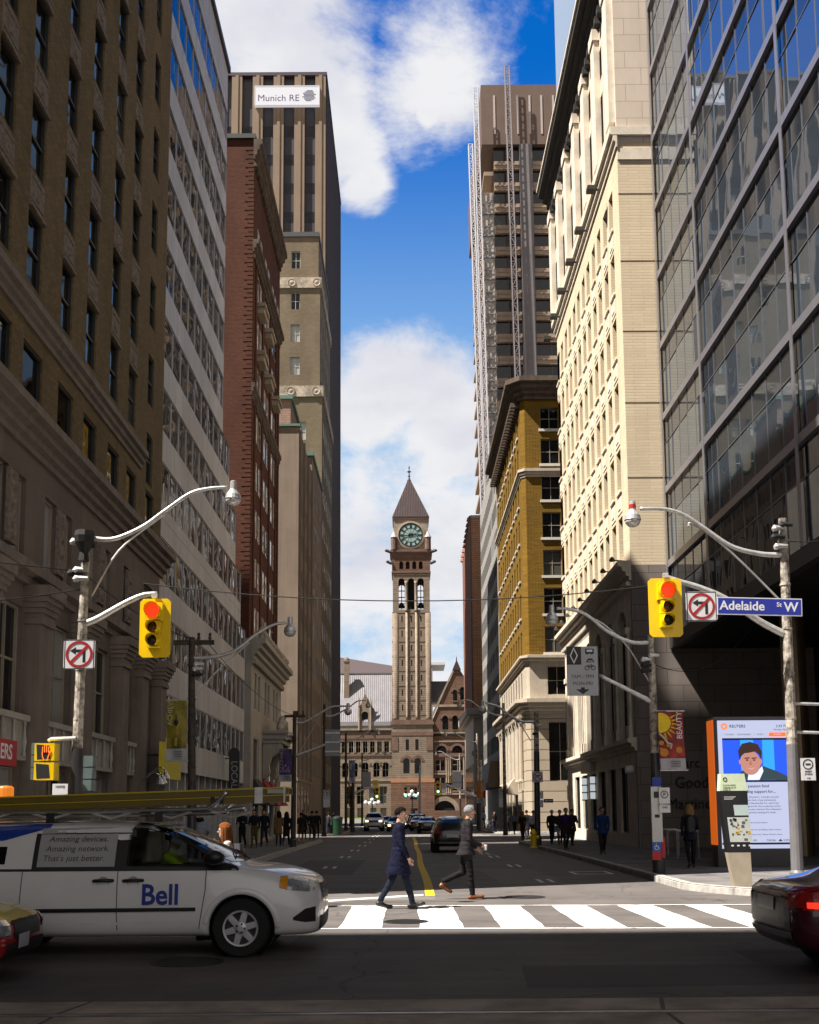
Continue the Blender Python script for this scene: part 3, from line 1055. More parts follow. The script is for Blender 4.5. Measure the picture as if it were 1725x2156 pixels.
s.build('parapet', flat('dark_coping', (0.06, 0.06, 0.065), 0.5), bB)
s = MB()
s.poly([(XL - 1.0, B0, 0), (XL - 1.0, 57, 0), (XL - 1.0, 57, 3.3), (XL - 1.0, B0, 3.3)])
s.poly([(XL, B0, 3.3), (XL - 1.0, B0, 3.3), (XL - 1.0, 57, 3.3), (XL, 57, 3.3)])
s.build('shop_front', G_DARK, bB, fix=False)
M_ALU = flat('pale_alu', (0.55, 0.54, 0.52), 0.4, 0.3)
for k in range(13):
 c = MB()
 y = 38.9 + k * 1.42
 c.box((XL - 0.5, y, 0.15), (XL - 0.25, y + 0.2, 3.299))
 c.build('column', M_ALU, bB)
M_YELLOW = flat('yellow_panel', (0.80, 0.66, 0.01), 0.5)
M_YBACK = flat('lime_panel', (0.40, 0.42, 0.02), 0.5)
ysg = thing('shop_sign', 'bright yellow sign panel at the seam of the beige and the grey office blocks', 'sign', (XL + 0.7, 34.4, 2.86))
c = MB()
c.box((XL + 0.7, 34.4, 2.86), (XL + 0.8, 37.3, 4.0))
c.build('panel', M_YELLOW, ysg)
for y in (34.8, 36.9):
 c = MB()
 c.tube([(XL, y, 3.6), (XL + 0.7, y, 3.6)], 0.04)
 c.build('bracket', M_BLACKFRAME, ysg)
for k, (y, hh) in enumerate(((33.4, 2.75), (33.8, 2.8), (34.2, 2.95))):
 c = MB()
 c.tube(smooth_([(XL + .42, y, hh), (XL + .75, y, hh + .22), (XL + .95, y, hh + .15)]), 0.018, 6)
 c.lathe((XL + .97, y, hh - .12), [(.03, .26), (.05, .2), (.15, .0), (.14, .0)], 12)
 c.build('gooseneck_lamp', flat('polished_steel', (.5, .5, .5), .2, .8), bA)
for k, (y, w, z0, z1) in enumerate(((38.1, 0.7, 0.5, 2.2), (39.8, 0.9, 0.5, 2.9))):
 c = MB()
 c.box((XL - 0.8, y, z0), (XL - 0.76, y + w, z1))
 c.build('lime_panel', M_YBACK, bB)
bl = thing('blade_sign', 'narrow black vertical blade sign with round ends on the grey panel office', 'sign', (XL + 0.7, 51.0, 3.3))
c = MB()
c.prism([(XL + 0.45 + 0.25 * math.cos(q), 51.0, (4.55 + 0.25 * math.sin(q)) if math.sin(q) >= 0 else (2.5 + 0.25 * math.sin(q))) for q in (2 * math.pi * i / 20 for i in range(20))], (0, 0.12, 0))
c.build('board', flat('black_sign', (0.012, 0.012, 0.012), 0.4), bl)
text_mb('LOCAL', 0.42, Matrix.Translation((XL + 0.45, 50.99, 3.55)) @ Matrix.Rotation(math.pi / 2, 4, 'X') @ Matrix.Rotation(-math.pi / 2, 4, 'Z') @ Matrix.Identity(4), 0.0, sx=0.95).build('lettering', flat('grey_letters', (0.4, 0.4, 0.4), 0.5), bl)
c = MB()
c.tube([(XL, 51.06, 4.3), (XL + 0.2, 51.06, 4.3)], 0.03)
c.build('bracket', M_BLACKFRAME, bl)
# --- red-brown brick block with a pale limestone base
M_BRICK_C = brick('red_brown_brick', (0.15, 0.05, 0.025), (0.10, 0.033, 0.017), (0.09, 0.045, 0.034), 0.22, 0.075, 0.014, 0.9, 0.6)
M_STONE_C = pbr('pale_limestone', (0.46, 0.41, 0.35), 0.8, var=0.18, scale=2, bump=0.2, streak=0.5)
C0, C1, CH = 58.2, 71.0, 40.0
bC = thing('red_brick_building', 'red brown brick building with a pale stone base, carved balcony and white sash windows', 'building', (XL, C0, 0))
mb = MB()
ops, wl = [], []
for c in (60.0, 61.3, 63.4, 64.7, 66.9, 68.2, 69.6):
 z = 11.6
 k = 0
 while z < CH - 4:
  ops.append((c - C0, z - 10.9, c + 0.8 - C0, z + 1.6 - 10.9))
  wl.append((Vector((XL, c, z)), UL, 0.8, 1.6, 0.03, 1, 2))
  z += 2.8
wall_panel(mb, (XL, C0, 10.9), UL, C1 - C0, CH - 10.9, ops, 0.08)
mb.poly([(XL, C0, 0), (XL, C0, CH), (XL - 24, C0, CH), (XL - 24, C0, 0)])
mb.poly([(XL, C1, 0), (XL - 24, C1, 0), (XL - 24, C1, CH), (XL, C1, CH)])
mb.poly([(XL, C0, CH), (XL, C1, CH), (XL - 24, C1, CH), (XL - 24, C0, CH)])
mb.build('brick_wall', M_BRICK_C, bC, fix=False)
add_windows(bC, wl, glass_dark('sash_blinds', blind=0.7, blind_col=(0.55, 0.53, 0.47), spec=.3), M_WHITEFRAME)
q = MB()
k, z = 0, 11.0
while z < CH - 0.5:
 w = 0.5 if k % 2 else 0.32
 q.box((XL - w, C0 - 0.02, z), (XL + 0.02, C0 + w, z + 0.2))
 z += 0.26
 k += 1
q.build('brick_quoin', M_BRICK_C, bC)
for c in (59.5, 62.5, 66.0, 69.2, 70.4):
 s = MB()
 s.box((XL + 0.001, c - 0.28, 11.4), (XL + 0.07, c + 0.28 - 0.01, 33.2))
 s.build('brick_pier', M_BRICK_C, bC)
M_DARKSTONE = pbr('weathered_stone', (0.105, 0.075, 0.055), 0.85, var=0.35, scale=2, bump=0.5)
s = MB()
cornice(s, (XL, C0 - 0.2), (XL, C1), NL, CH - 1.3, 1.2, 0.5, steps=4, dent=0.7)
s.build('roof_cornice', M_DARKSTONE, bC)
s = MB()
s.box((XL - 24, C0 - 0.12, CH + 0.031), (XL + 0.1, C0 + 0.5, CH + 0.3))
s.build('coping', flat('green_coping', (0.05, 0.06, 0.052), 0.6), bC)
for z, w in ((33.2, 0.34), (24.8, 0.2)):
 s = MB()
 cornice(s, (XL, C0 - 0.1), (XL, C1), NL, z, 0.7, w, steps=3, dent=0.6)
 s.build('stone_belt', M_DARKSTONE, bC)
for y, z in ((61.0, 28.0), (64.4, 28.0), (67.9, 28.0), (61.0, 30.9), (64.4, 30.9)):
 s = MB()
 s.box((XL, y - 0.9, z), (XL + 0.5, y + 0.9, z + 0.22))
 s.box((XL, y - 0.75, z - 0.35), (XL + 0.4, y + 0.75, z - 0.001))
 s.build('window_hood', pbr('hood_stone', (0.42, 0.35, 0.26), 0.85, var=0.2), bC)
ops, wl = [], []
for c in (58.6, 60.1, 62.8, 64.2, 66.8, 68.2):
 ops.append((c - 57.3, 7.3, c + 0.95 - 57.3, 9.4))
 wl.append((Vector((XL + 0.3, c, 7.3)), UL, 0.95, 2.1, 0.1, 1, 1))
for c in (58.4, 61.9, 64.9, 67.6):
 ops.append((c - 57.3, 0.3, c + 2.1 - 57.3, 5.8))
 wl.append((Vector((XL + 0.3, c, 0.3)), UL, 2.1, 5.5, 0.12, 1, 2))
mb = MB()
wall_panel(mb, (XL + 0.3, 57.3, 0), UL, C1 - 57.3, 11.0, ops, 0.14)
mb.poly([(XL + 0.3, 57.3, 0), (XL + 0.3, 57.3, 11), (XL - 5, 57.3, 11), (XL - 5, 57.3, 0)])
mb.poly([(XL + 0.3, C1, 0), (XL - 5, C1, 0), (XL - 5, C1, 11), (XL + 0.3, C1, 11)])
mb.poly([(XL + 0.3, 57.3, 11), (XL + 0.3, C1, 11), (XL - 5, C1, 11), (XL - 5, 57.3, 11)])
mb.build('stone_base', M_STONE_C, bC, fix=False)
add_windows(bC, wl, G_DARK, M_WHITEFRAME, name='base_window')
s = MB()
cornice(s, (XL + 0.3, 57.2), (XL + 0.3, C1 + 0.2), NL, 9.9, 1.1, 0.75, steps=4, dent=0.5)
s.build('base_cornice', M_STONE_C, bC)
for k in range(9):
 s = MB()
 y = 57.8 + k * 1.5
 s.lathe((XL + 0.75, y, 11.0), [(0.12, 0), (0.16, 0.1), (0.1, 0.2), (0.2, 0.38), (0.16, 0.55), (0.03, 0.66)], 8)
 s.build('cornice_finial', M_STONE_C, bC)
s = MB()       # carved balcony on scroll brackets
y0, y1 = 62.0, 66.2
s.box((XL + 0.3, y0, 5.95), (XL + 1.6, y1, 6.25))
s.box((XL + 0.3, y0 + 0.1, 5.7), (XL + 1.45, y1 - 0.1, 5.949))
s.box((XL + 0.3, y0 - 0.12, 6.2501), (XL + 1.75, y1 + 0.12, 6.42))
bal = s.build('balcony', M_STONE_C, bC)
for y in (y0 + 0.15, y1 - 0.6):
 c = MB()
 pts = [(0, 0), (1.05, 0), (1.12, -0.25), (0.85, -0.55), (0.5, -0.8), (0.34, -1.3), (0.42, -1.65), (0.25, -1.95), (0, -2.0)]
 c.prism([(XL + 0.3 + a, y, 5.69 + b) for a, b in pts], (0, 0.45, 0))
 c.lathe((XL + 1.0, y - 0.03, 5.35), [(0.22, 0), (0.22, 0.51)], 14, axis='Y')
 c.lathe((XL + 0.55, y - 0.03, 4.0), [(0.15, 0), (0.15, 0.51)], 12, axis='Y')
 c.build('scroll_bracket', M_STONE_C, bal)
c = MB()           # reclining carved figures either side of an urn
c.lathe((XL + 1.2, 64.1, 6.42), [(0.2, 0), (0.12, 0.12), (0.3, 0.45), (0.34, 0.6), (0.18, 0.8), (0.22, 0.9), (0.02, 1.05)], 12)
for q in (-1, 1):
 c.tube([(XL + 1.2, 64.1 + q * 0.35, 7.25), (XL + 1.2, 64.1 + q * 0.8, 6.85), (XL + 1.2, 64.1 + q * 1.4, 6.6), (XL + 1.2, 64.1 + q * 1.9, 6.5)], [0.12, 0.26, 0.2, 0.09], 8)
c.build('urn_carving', M_STONE_C, bal)
for k, (y, col) in enumerate(((58.35, (0.05, 0.05, 0.055)), (61.9, (0.32, 0.03, 0.035)), (64.9, (0.32, 0.03, 0.035)))):
 c = MB()
 c.hexa([(XL + 0.31, y, 2.2), (XL + 1.25, y, 2.2), (XL + 1.25, y + 2.2, 2.2), (XL + 0.31, y + 2.2, 2.2), (XL + 0.31, y, 3.6), (XL + 0.36, y, 3.6), (XL + 0.36, y + 2.2, 3.6), (XL + 0.31, y + 2.2, 3.6)])
 tag(c.build('awning', flat('awning_%d' % (k > 0), col, 0.8), bC), 'black awning' if k == 0 else 'red awning')
# --- tan concrete blocks beyond the next street
M_TAN_D = pbr('tan_concrete', (0.28, 0.215, 0.165), 0.85, var=0.16, scale=0.6, bump=0.2, streak=0.5)
M_PINK_D = brick('stained_pink_brick', (0.42, 0.29, 0.23), (0.36, 0.24, 0.19), (0.25, 0.19, 0.16), 0.6, 0.2, 0.02)
bD = thing('tan_concrete_block', 'plain tan concrete office block with a pink brick rooftop box, beyond the side street', 'building', (XL, 84.6, 0))
mb = MB()
ops, wl = [], []
for k, c in enumerate([85.9 + 0.95 * i for i in range(11)]):
 for f in range(9):
  z = 5.2 + f * 2.95
  ops.append((c - 84.6, z, c + 0.62 - 84.6, z + 1.5))
  wl.append((Vector((XL, c, z)), UL, 0.62, 1.5, 0.05, 1, 1))
for c in (85.6, 88.2, 90.8, 93.4):
 ops.append((c - 84.6, 0.3, c + 1.9 - 84.6, 3.9))
 wl.append((Vector((XL, c, 0.3)), UL, 1.9, 3.6, 0.05, 2, 1))
wall_panel(mb, (XL, 84.6, 0), UL, 12.0, 32.6, ops, 0.06)
mb.poly([(XL, 84.6, 0), (XL, 84.6, 32.6), (XL - 20, 84.6, 32.6), (XL - 20, 84.6, 0)])
mb.poly([(XL, 96.6, 0), (XL - 20, 96.6, 0), (XL - 20, 96.6, 32.6), (XL, 96.6, 32.6)])
mb.poly([(XL, 84.6, 32.6), (XL, 96.6, 32.6), (XL - 20, 96.6, 32.6), (XL - 20, 84.6, 32.6)])
mb.build('concrete_wall', M_TAN_D, bD, fix=False)
add_windows(bD, wl, G_DARK, M_TANFRAME, sub=False)
s = MB()
s.box((XL - 0.1, 84.5, 4.25), (XL + 0.08, 96.55, 4.5))
s.build('string_course', M_TAN_D, bD)
for y in (85.0, 88.5, 92.2, 96.0):
 s = MB()
 s.box((XL + 0.001, y, 4.51), (XL + 0.14, y + 0.3, 32.6))
 s.build('concrete_fin', M_TAN_D, bD)
s = MB()
s.box((XL - 18, 87.5, 32.601), (XL - 1.0, 95.6, 36.0))
s.build('rooftop_box', M_PINK_D, bD)
s = MB()
s.box((XL - 18.2, 87.3, 36.001), (XL - 0.8, 95.8, 36.3))
s.box((XL - 20.1, 84.45, 32.602), (XL + 0.1, 84.7, 32.8))
s.build('coping', flat('green_copper', (0.12, 0.22, 0.18), 0.6), bD)
bD2 = thing('tan_office_with_green_coping', 'tan office block edged with green copper, between two taller towers', 'building', (XL, 96.7, 0))
mb = MB()
ops, wl = [], []
for c in [97.6 + 1.4 * i for i in range(7)]:
 for f in range(9):
  z = 5.0 + f * 3.1
  ops.append((c - 96.7, z, c + 0.75 - 96.7, z + 2.1))
  wl.append((Vector((XL, c, z)), UL, 0.75, 2.1, 0.05, 1, 1))
wall_panel(mb, (XL, 96.7, 0), UL, 11.2, 34.2, ops, 0.06)
mb.poly([(XL, 96.7, 0), (XL, 96.7, 34.2), (XL - 20, 96.7, 34.2), (XL - 20, 96.7, 0)])
mb.poly([(XL, 96.7, 34.2), (XL, 107.9, 34.2), (XL - 20, 107.9, 34.2), (XL - 20, 96.7, 34.2)])
mb.build('concrete_wall', M_TAN_D, bD2, fix=False)
add_windows(bD2, wl, G_DARK, M_TANFRAME, sub=False)
s = MB()
s.box((XL - 20, 96.5, 34.201), (XL + 0.15, 108.0, 34.55))
s.build('coping', flat('green_copper', (0.12, 0.22, 0.18), 0.6), bD2)
# --- art deco tower
M_BRICK_D = brick('khaki_brick', (0.20, 0.155, 0.105), (0.165, 0.125, 0.082), (0.2, 0.16, 0.11), 0.4, 0.15, 0.015, 0.85, 0.3)
M_FRIEZE = pbr('carved_frieze', (0.42, 0.35, 0.28), 0.85, var=0.45, scale=1.6, bump=1.0, bscale=3)
E0 = 108.0
bE = thing('art_deco_tower', 'khaki brick art deco tower with carved friezes before the tall ribbed slab', 'building', (XL, E0, 0))
W0 = -22.0
mb = MB()
wl = []
for (z0, z1, xr_, cols) in ((0, 45.5, XL, None), (45.5, 57.2, XL - 0.25, None), (57.2, 62.0, XL - 0.45, None)):
 ops = []
 cx = [-16.3, -14.9, -12.5, -11.1] if z0 == 0 else [-14.6, -11.8]
 if z0 > 50:
  cx = [-14.6, -11.8]
 z = z0 + (1.3 if z0 else 36.2)
 while z + 1.9 < z1 - 1.0:
  for c in cx:
   ops.append((c - W0, z - z0, c + 0.95 - W0, z - z0 + 1.9))
   wl.append((Vector((c, E0 + (XL - xr_), z)), UF, 0.95, 1.9, 0.25, 2, 2))
  z += 3.55
 wall_panel(mb, (W0, E0 + (XL - xr_), z0), UF, xr_ - W0, z1 - z0, ops, 0.28)
 ops = []
 z = 5.0 if z0 == 0 else z0 + 1.3
 while z + 1.9 < z1 - 1.0:
  for c in (109.6, 111.9, 114.2, 116.5, 118.8, 121.0):
   ops.append((c - E0, z - z0, c + 0.9 - E0, z - z0 + 1.9))
   wl.append((Vector((xr_, c, z)), UL, 0.9, 1.9, 0.05, 1, 1))
  z += 3.55
 wall_panel(mb, (xr_, E0 + (XL - xr_), z0), UL, 15.0 - (XL - xr_), z1 - z0, ops, 0.06)
 mb.poly([(xr_, E0 + XL - xr_, z1), (xr_, 123, z1), (W0, 123, z1), (W0, E0 + XL - xr_, z1)])
 mb.poly([(xr_, 123, z0), (W0, 123, z0), (W0, 123, z1), (xr_, 123, z1)])
mb.build('brick_wall', M_BRICK_D, bE, fix=False)
add_windows(bE, wl, G_BLIND, M_WHITEFRAME, sub=False)
for z, x in ((44.3, XL), (56.2, XL - 0.25)):
 s = MB()
 s.box((W0, E0 + XL - x - 0.16, z), (x + 0.16, 123, z + 1.15))
 for k in range(5):
  s.lathe((-19.5 + k * 2.6, E0 + XL - x - 0.16, z + 0.57), [(0.44, -0.01), (0.40, -0.1), (0.3, -0.05), (0.001, -0.12)], 12, axis='Y', cap=False)
 s.build('carved_frieze', M_FRIEZE, bE)
s = MB()
s.box((W0, E0 + 0.3, 62.001), (XL - 0.35, 123, 62.5))
s.box((-18.0, E0 + 0.9, 62.501), (-13.6, 121, 64.6))
s.build('roof_parapet', flat('dark_coping', (0.06, 0.06, 0.065), 0.5), bE)
# --- tall slab with ribbed front and a white rooftop sign
M_RIB = pbr('brown_precast', (0.23, 0.16, 0.105), 0.7, var=0.12, scale=0.5, streak=0.4)
M_RIBDARK = pbr('dark_bronze', (0.035, 0.03, 0.034), 0.45, var=0.2)
G_M = glass_dark('slab_glass', col=(0.012, 0.011, 0.014), rough=0.25, spec=.3, blind=0.0)
M_SP = flat('slab_spandrel', (0.055, 0.05, 0.06), 0.5, spec=.3)
T0, TX, TH = 134.0, -10.1, 99.0
bM = thing('tall_slab_tower', 'tall brown office slab with vertical ribs and a white sign on its top', 'building', (TX, T0, 0))
mb = MB()
mb.box((-42, T0 + 0.3, 0), (TX - 0.3, 165, TH))
mb.build('core_wall', M_RIBDARK, bM)
for k in range(12):
 x = TX - 0.75 - k * 2.76
 s = MB()
 s.box((x - 0.68, T0 - 0.25, 0), (x + 0.68, T0 + 0.299, TH - 0.2))
 s.box((x - 0.2, T0 - 0.35, 0), (x + 0.2, T0 - 0.2501, TH - 0.2))
 s.build('front_rib', M_RIB, bM)
for k in range(18):
 y = T0 + 1.2 + k * 1.72
 s = MB()
 s.box((TX - 0.2999, y, 0), (TX + 0.05, y + 0.45, TH - 0.2))
 s.build('side_rib', pbr('dark_rib', (0.085, 0.07, 0.075), 0.6, var=0.15), bM)
for k in range(11):
 x = TX - 0.75 - k * 2.76 - 2.08
 s = MB()
 z = 30.0
 while z < TH - 6:
  for q0, q1, mi in ((0, 1.55, 0), (1.55, 4.02, 1)):
   s.poly([(x, T0 + 0.2, z + q0), (x + 1.4, T0 + 0.2, z + q0), (x + 1.4, T0 + 0.2, z + q1), (x, T0 + 0.2, z + q1)], mi)
  z += 4.02
 s.build('window_strip', [G_M, M_SP], bM, fix=False)
s = MB()
s.box((-42, T0 - 0.3, TH - 0.199), (TX + 0.1, 165, TH + 0.25))
s.build('roof_edge', flat('roof_edge_purple', (0.05, 0.03, 0.05), 0.5), bM)
a, b_ = atY(536, 222, T0 - 0.8), atY(673, 180, T0 - 0.8)
c = atY(536, 180, T0 - 0.8)
sgn = thing('rooftop_sign', 'white rooftop sign with a striped round emblem on the tall ribbed slab', 'sign', (a.x, T0 - 0.8, a.z))
s = MB()
s.box((a.x, T0 - 0.8, a.z), (b_.x, T0 - 0.36, b_.z))
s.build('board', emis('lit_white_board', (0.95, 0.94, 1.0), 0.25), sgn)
W, H = b_.x - a.x, b_.z - a.z
M_SIGNINK = flat('indigo_ink', (0.03, 0.02, 0.08), 0.5)
text_mb('Munich RE', H * 0.47, face_frame((a.x + W * 0.37, T0 - 0.806, a.z + H * 0.36)), 0.008, sx=0.98).build('lettering', M_SIGNINK, sgn)
s = MB()
for k, w in enumerate((0.45, 0.75, 0.92, 1.0, 0.82, 1.0, 0.9, 0.7, 0.5)):
 zz = a.z + H * 0.22 + k * H * 0.063
 xx = a.x + W * 0.84 + W * 0.01 * (k % 3 - 1)
 s.box((xx - W * 0.095 * w, T0 - 0.83, zz), (xx + W * 0.095 * w, T0 - 0.8005, zz + H * 0.028))
s.build('striped_emblem', M_SIGNINK, sgn)
s = MB()
for x0, z0, x1, z1 in ((0, 0, 1, .03), (0, .97, 1, 1), (0, .03, .008, .97), (.992, .03, 1, .97)):
 s.box((a.x + W * x0, T0 - 0.84, a.z + H * z0), (a.x + W * x1, T0 - 0.8001, a.z + H * z1))
s.build('border', flat('white_rim', (0.7, 0.7, 0.7), 0.4), sgn)
bS = thing('corner_office_block', 'plain stone office block standing across the side street from the beige brick block', 'building', (XL, 1.0, 0))
mb = MB()
ops, wl = [], []
for k in range(18):
 for f in range(15):
  ops.append((2 + k * 3.6, 3 + f * 3.8, 4 + k * 3.6, 5.4 + f * 3.8))
wall_panel(mb, (XL, 1.0, 0), Vector((-1, 0, 0)), 68, 60, ops, 0.3)
ops = []
for k in range(8):
 for f in range(15):
  ops.append((2 + k * 3.6, 3 + f * 3.8, 4 + k * 3.6, 5.4 + f * 3.8))
wall_panel(mb, (XL, -30, 0), UL, 31, 60, ops, 0.3)
mb.poly([(XL, 1, 60), (XL, -30, 60), (XL - 68, -30, 60), (XL - 68, 1, 60)])
mb.poly([(XL - 68, 1, 0), (XL - 68, 1, 60), (XL - 68, -30, 60), (XL - 68, -30, 0)])
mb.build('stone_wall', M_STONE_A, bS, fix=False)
mb = MB()
mb.box((XL - 67.6, -29.6, 0.1), (XL - 0.32, 0.68, 59.8))
mb.build('glass_core', G_DARK, bS)
# ------------------------------------------------------------------ right-hand buildings
UR, NR = Vector((0, -1, 0)), Vector((-1, 0, 0))
# --- pale brick block with arches
M_BRICK_P = brick('pale_buff_brick', (0.78, 0.66, 0.48), (0.72, 0.60, 0.43), (0.63, 0.50, 0.32), 1.1, 0.14, 0.013, 0.85, 0.5, 0.12)
M_STONE_P = brick('pale_stone_blocks', (0.74, 0.63, 0.53), (0.67, 0.57, 0.47), (0.36, 0.29, 0.24), 1.5, 0.85, 0.012, 0.8, 0.25, 0.14)
M_TRIM_P = pbr('pale_stone_trim', (0.80, 0.71, 0.58), 0.8, var=0.14, scale=1.5, bump=0.2)
M_BLACKCOR = pbr('black_cornice_soffit', (0.03, 0.028, 0.025), 0.7, var=0.3)
M_GRANITE = brick('brown_granite_blocks', (0.27, 0.23, 0.21), (0.23, 0.195, 0.175), (0.09, 0.075, 0.065), 1.35, 0.72, 0.012, 0.75, 0.3, 0.2)
P0, P1, PH = 47.6, 68.2, 43.0
bP = thing('pale_brick_building', 'sunlit pale buff brick building with arched ground storeys and a dark projecting roof cornice', 'building', (XR, P0, 0))
upr, stone, wl, wb = MB(), MB(), [], []
cols = []
c = 49.0
while c < P1 - 1.6:
 cols += [c, c + 1.6]
 c += 3.35
ops = []
for c in cols:
 for f in range(6):
  z = 13.3 + f * 3.2
  ops.append((P1 - c - 0.95, z - 12.6, P1 - c, z + 1.95 - 12.6))
  wl.append((Vector((XR, c + 0.95, z)), UR, 0.95, 1.95, 0.38, 1, 2))
wall_panel(upr, (XR, P1, 12.6), UR, P1 - P0, 20.2, ops, 0.40)
upr.poly([(XR, P0, 12.6), (XR + 14, P0, 12.6), (XR + 14, P0, 32.8), (XR, P0, 32.8)])
upr.poly([(XR, P1, 12.6), (XR + 14, P1, 12.6), (XR + 14, P1, 32.8), (XR, P1, 32.8)])
upr.build('brick_wall', M_BRICK_P, bP, fix=False)
for c in cols:                           # carved panels under the windows
 for f in range(5):
  z = 13.3 + f * 3.2 + 1.95
  s = MB()
  s.box((XR - 0.03, c - 0.02, z + 0.2), (XR - 0.001, c + 0.97, z + 0.95))
  s.box((XR - 0.06, c + 0.2, z + 0.38), (XR - 0.0301, c + 0.75, z + 0.77))
  s.box((XR - 0.09, c - 0.05, z + 1.12), (XR - 0.001, c + 1.0, z + 1.24))
  s.build('carved_panel', M_TRIM_P, bP)
ops = []
for c in cols:
 ops.append((P1 - c - 0.95, 2.0, P1 - c, 4.7))
 wl.append((Vector((XR, c + 0.95, 34.8)), UR, 0.95, 2.7, 0.4, 1, 2))
 ops.append((P1 - c - 0.95, 5.6, P1 - c, 7.2))
 wl.append((Vector((XR, c + 0.95, 38.4)), UR, 0.95, 1.6, 0.4, 1, 1))
wall_panel(stone, (XR, P1, 32.8), UR, P1 - P0, 9.0, ops, 0.42)
stone.poly([(XR, P0, 32.8), (XR + 14, P0, 32.8), (XR + 14, P0, 60), (XR, P0, 60)] if False else [(XR, P0, 32.8), (XR + 14, P0, 32.8), (XR + 14, P0, 46.5), (XR, P0, 46.5)])
stone.poly([(XR, P1, 32.8), (XR + 14, P1, 32.8), (XR + 14, P1, 42), (XR, P1, 42)])
stone.poly([(XR, P0, 46.5), (XR, P1, 42), (XR + 14, P1, 42), (XR + 14, P0, 46.5)])
stone.build('stone_wall', M_STONE_P, bP, fix=False)
add_windows(bP, wl, G_DARK, M_TANFRAME)
for k in range(7):
 y = 48.3 + k * 3.35 - 0.55
 s = MB()
 s.box((XR - 0.3, y, 33.9), (XR - 0.001, y + 0.9, 40.6))
 s.box((XR - 0.38, y - 0.08, 40.601), (XR - 0.001, y + 0.98, 41.2))
 s.build('stone_pilaster', M_TRIM_P, bP)
s = MB()
cornice(s, (XR, P1), (XR, P0 - 0.12), NR, 32.5, 1.0, 0.35, steps=3)
s.box((XR - 0.3, P0 - 0.13, 33.1), (XR + 14, P0 - 0.001, 33.5))
s.box((XR, P0 - 0.06, 31.9), (XR + 14, P0 - 0.001, 32.45))
s.build('stone_belt', M_TRIM_P, bP)
s = MB()
cornice(s, (XR, P1 + 0.6), (XR, P0 - 0.3), NR, 41.4, 1.6, 0.95, steps=4, dent=0.75)
s.build('roof_cornice', M_BLACKCOR, bP)
s = MB()
s.box((XR - 1.05, P0 - 0.35, 43.04), (XR + 0.5, P1 + 0.7, 43.2))
s.build('cornice_edge', M_TRIM_P, bP)
s = MB()
for z in (16.6, 20.1, 23.5, 26.9, 30.2):
 s.box((XR - 0.012, P0 - 0.012, z), (XR + 14, P0 - 0.001, z + 0.035))
s.build('brick_joint', flat('dark_joint', (0.16, 0.11, 0.06), 0.9), bP)
for k, c in enumerate((50.2, 54.0, 57.3, 60.7, 64.0, 67.2)):       # floodlights on the belt
 s = MB()
 s.box((XR - 1.0, c - 0.25, 31.9), (XR - 0.55, c + 0.25, 32.1))
 s.box((XR - 0.55, c - 0.04, 31.95), (XR - 0.36, c + 0.04, 32.03))
 s.build('floodlight', M_BLACKCOR, bP)
AR = MB()
N_ARCH, a0 = 6, P0 + 0.9
pitch = (P1 - P0 - 1.6) / N_ARCH
zb, zs, zt = 4.9, 9.9, 12.0
rad = 1.02
def arch_wall(mb, O, u, w, z0, z1, cu, r, spring, depth, base, m=0):
 """One bay of wall with a round-headed opening centred at cu."""
 O, u = Vector(O), Vector(u)
 n = Vector((u.y, -u.x, 0))
 P = lambda a, z, d=0.0: O + u * a + Z3 * z - n * d
 mb.poly([P(0, z0), P(cu - r, z0), P(cu - r, spring), P(0, spring)], m)
 mb.poly([P(cu + r, z0), P(w, z0), P(w, spring), P(cu + r, spring)], m)
 if base > z0:
  mb.poly([P(cu - r, z0), P(cu + r, z0), P(cu + r, base), P(cu - r, base)], m)
 N = 12
 top = [(cu - r * math.cos(math.pi * i / N), spring + r * math.sin(math.pi * i / N)) for i in range(N + 1)]
 for i in range(N):
  (x0, s0), (x1, s1) = top[i], top[i + 1]
  mb.poly([P(x0, s0), P(x1, s1), P(x1, z1), P(x0, z1)], m)
  mb.poly([P(x0, s0), P(x0, s0, depth), P(x1, s1, depth), P(x1, s1)], m)
 mb.poly([P(0, spring), P(cu - r, spring), P(cu - r, z1), P(0, z1)], m)
 mb.poly([P(cu + r, spring), P(w, spring), P(w, z1), P(cu + r, z1)], m)
 for q in (cu - r, cu + r):
  mb.poly([P(q, base), P(q, base, depth), P(q, spring, depth), P(q, spring)], m)
 mb.poly([P(cu - r, base), P(cu + r, base), P(cu + r, base, depth), P(cu - r, base, depth)], m)
def arch_window(O, u, cu, r, spring, base, depth, parent, pane_m, frame_m, name='arched_window', cols=2):
 O, u = Vector(O), Vector(u)
 n = Vector((u.y, -u.x, 0))
 P = lambda a, z, d: O + u * a + Z3 * z - n * d
 N = 12
 top = [(cu - r * math.cos(math.pi * i / N), spring + r * math.sin(math.pi * i / N)) for i in range(N + 1)]
 p = MB()
 p.poly([P(cu - r, base, depth), P(cu + r, base, depth)] + [P(a, z, depth) for a, z in reversed(top)])
 w = p.build(name, pane_m, parent, fix=False)
 f = MB()
 t = 0.07
 for k in range(cols + 1):
  a = cu - r + 2 * r * k / cols
  f.obox(P(a - t / 2 if 0 < k < cols else (a if k == 0 else a - t), base, depth - 0.08), u, t, 0.07, spring - base)
 for z in (base, (base * 2 + spring) / 3, (base + 2 * spring) / 3, spring - t):
  f.obox(P(cu - r + t, z, depth - 0.06), u, 2 * r - 2 * t, 0.05, t)
 f.build('window_frame', frame_m, w)
 return w
for k in range(N_ARCH):
 hi = P1 - 0.8 - k * pitch
 arch_wall(AR, (XR, hi, 0), UR, pitch, 4.9, 12.61, pitch / 2, rad, zs, 0.32, zb)
AR.poly([(XR, P1, 4.9), (XR, P1 - 0.8, 4.9), (XR, P1 - 0.8, 12.61), (XR, P1, 12.61)])
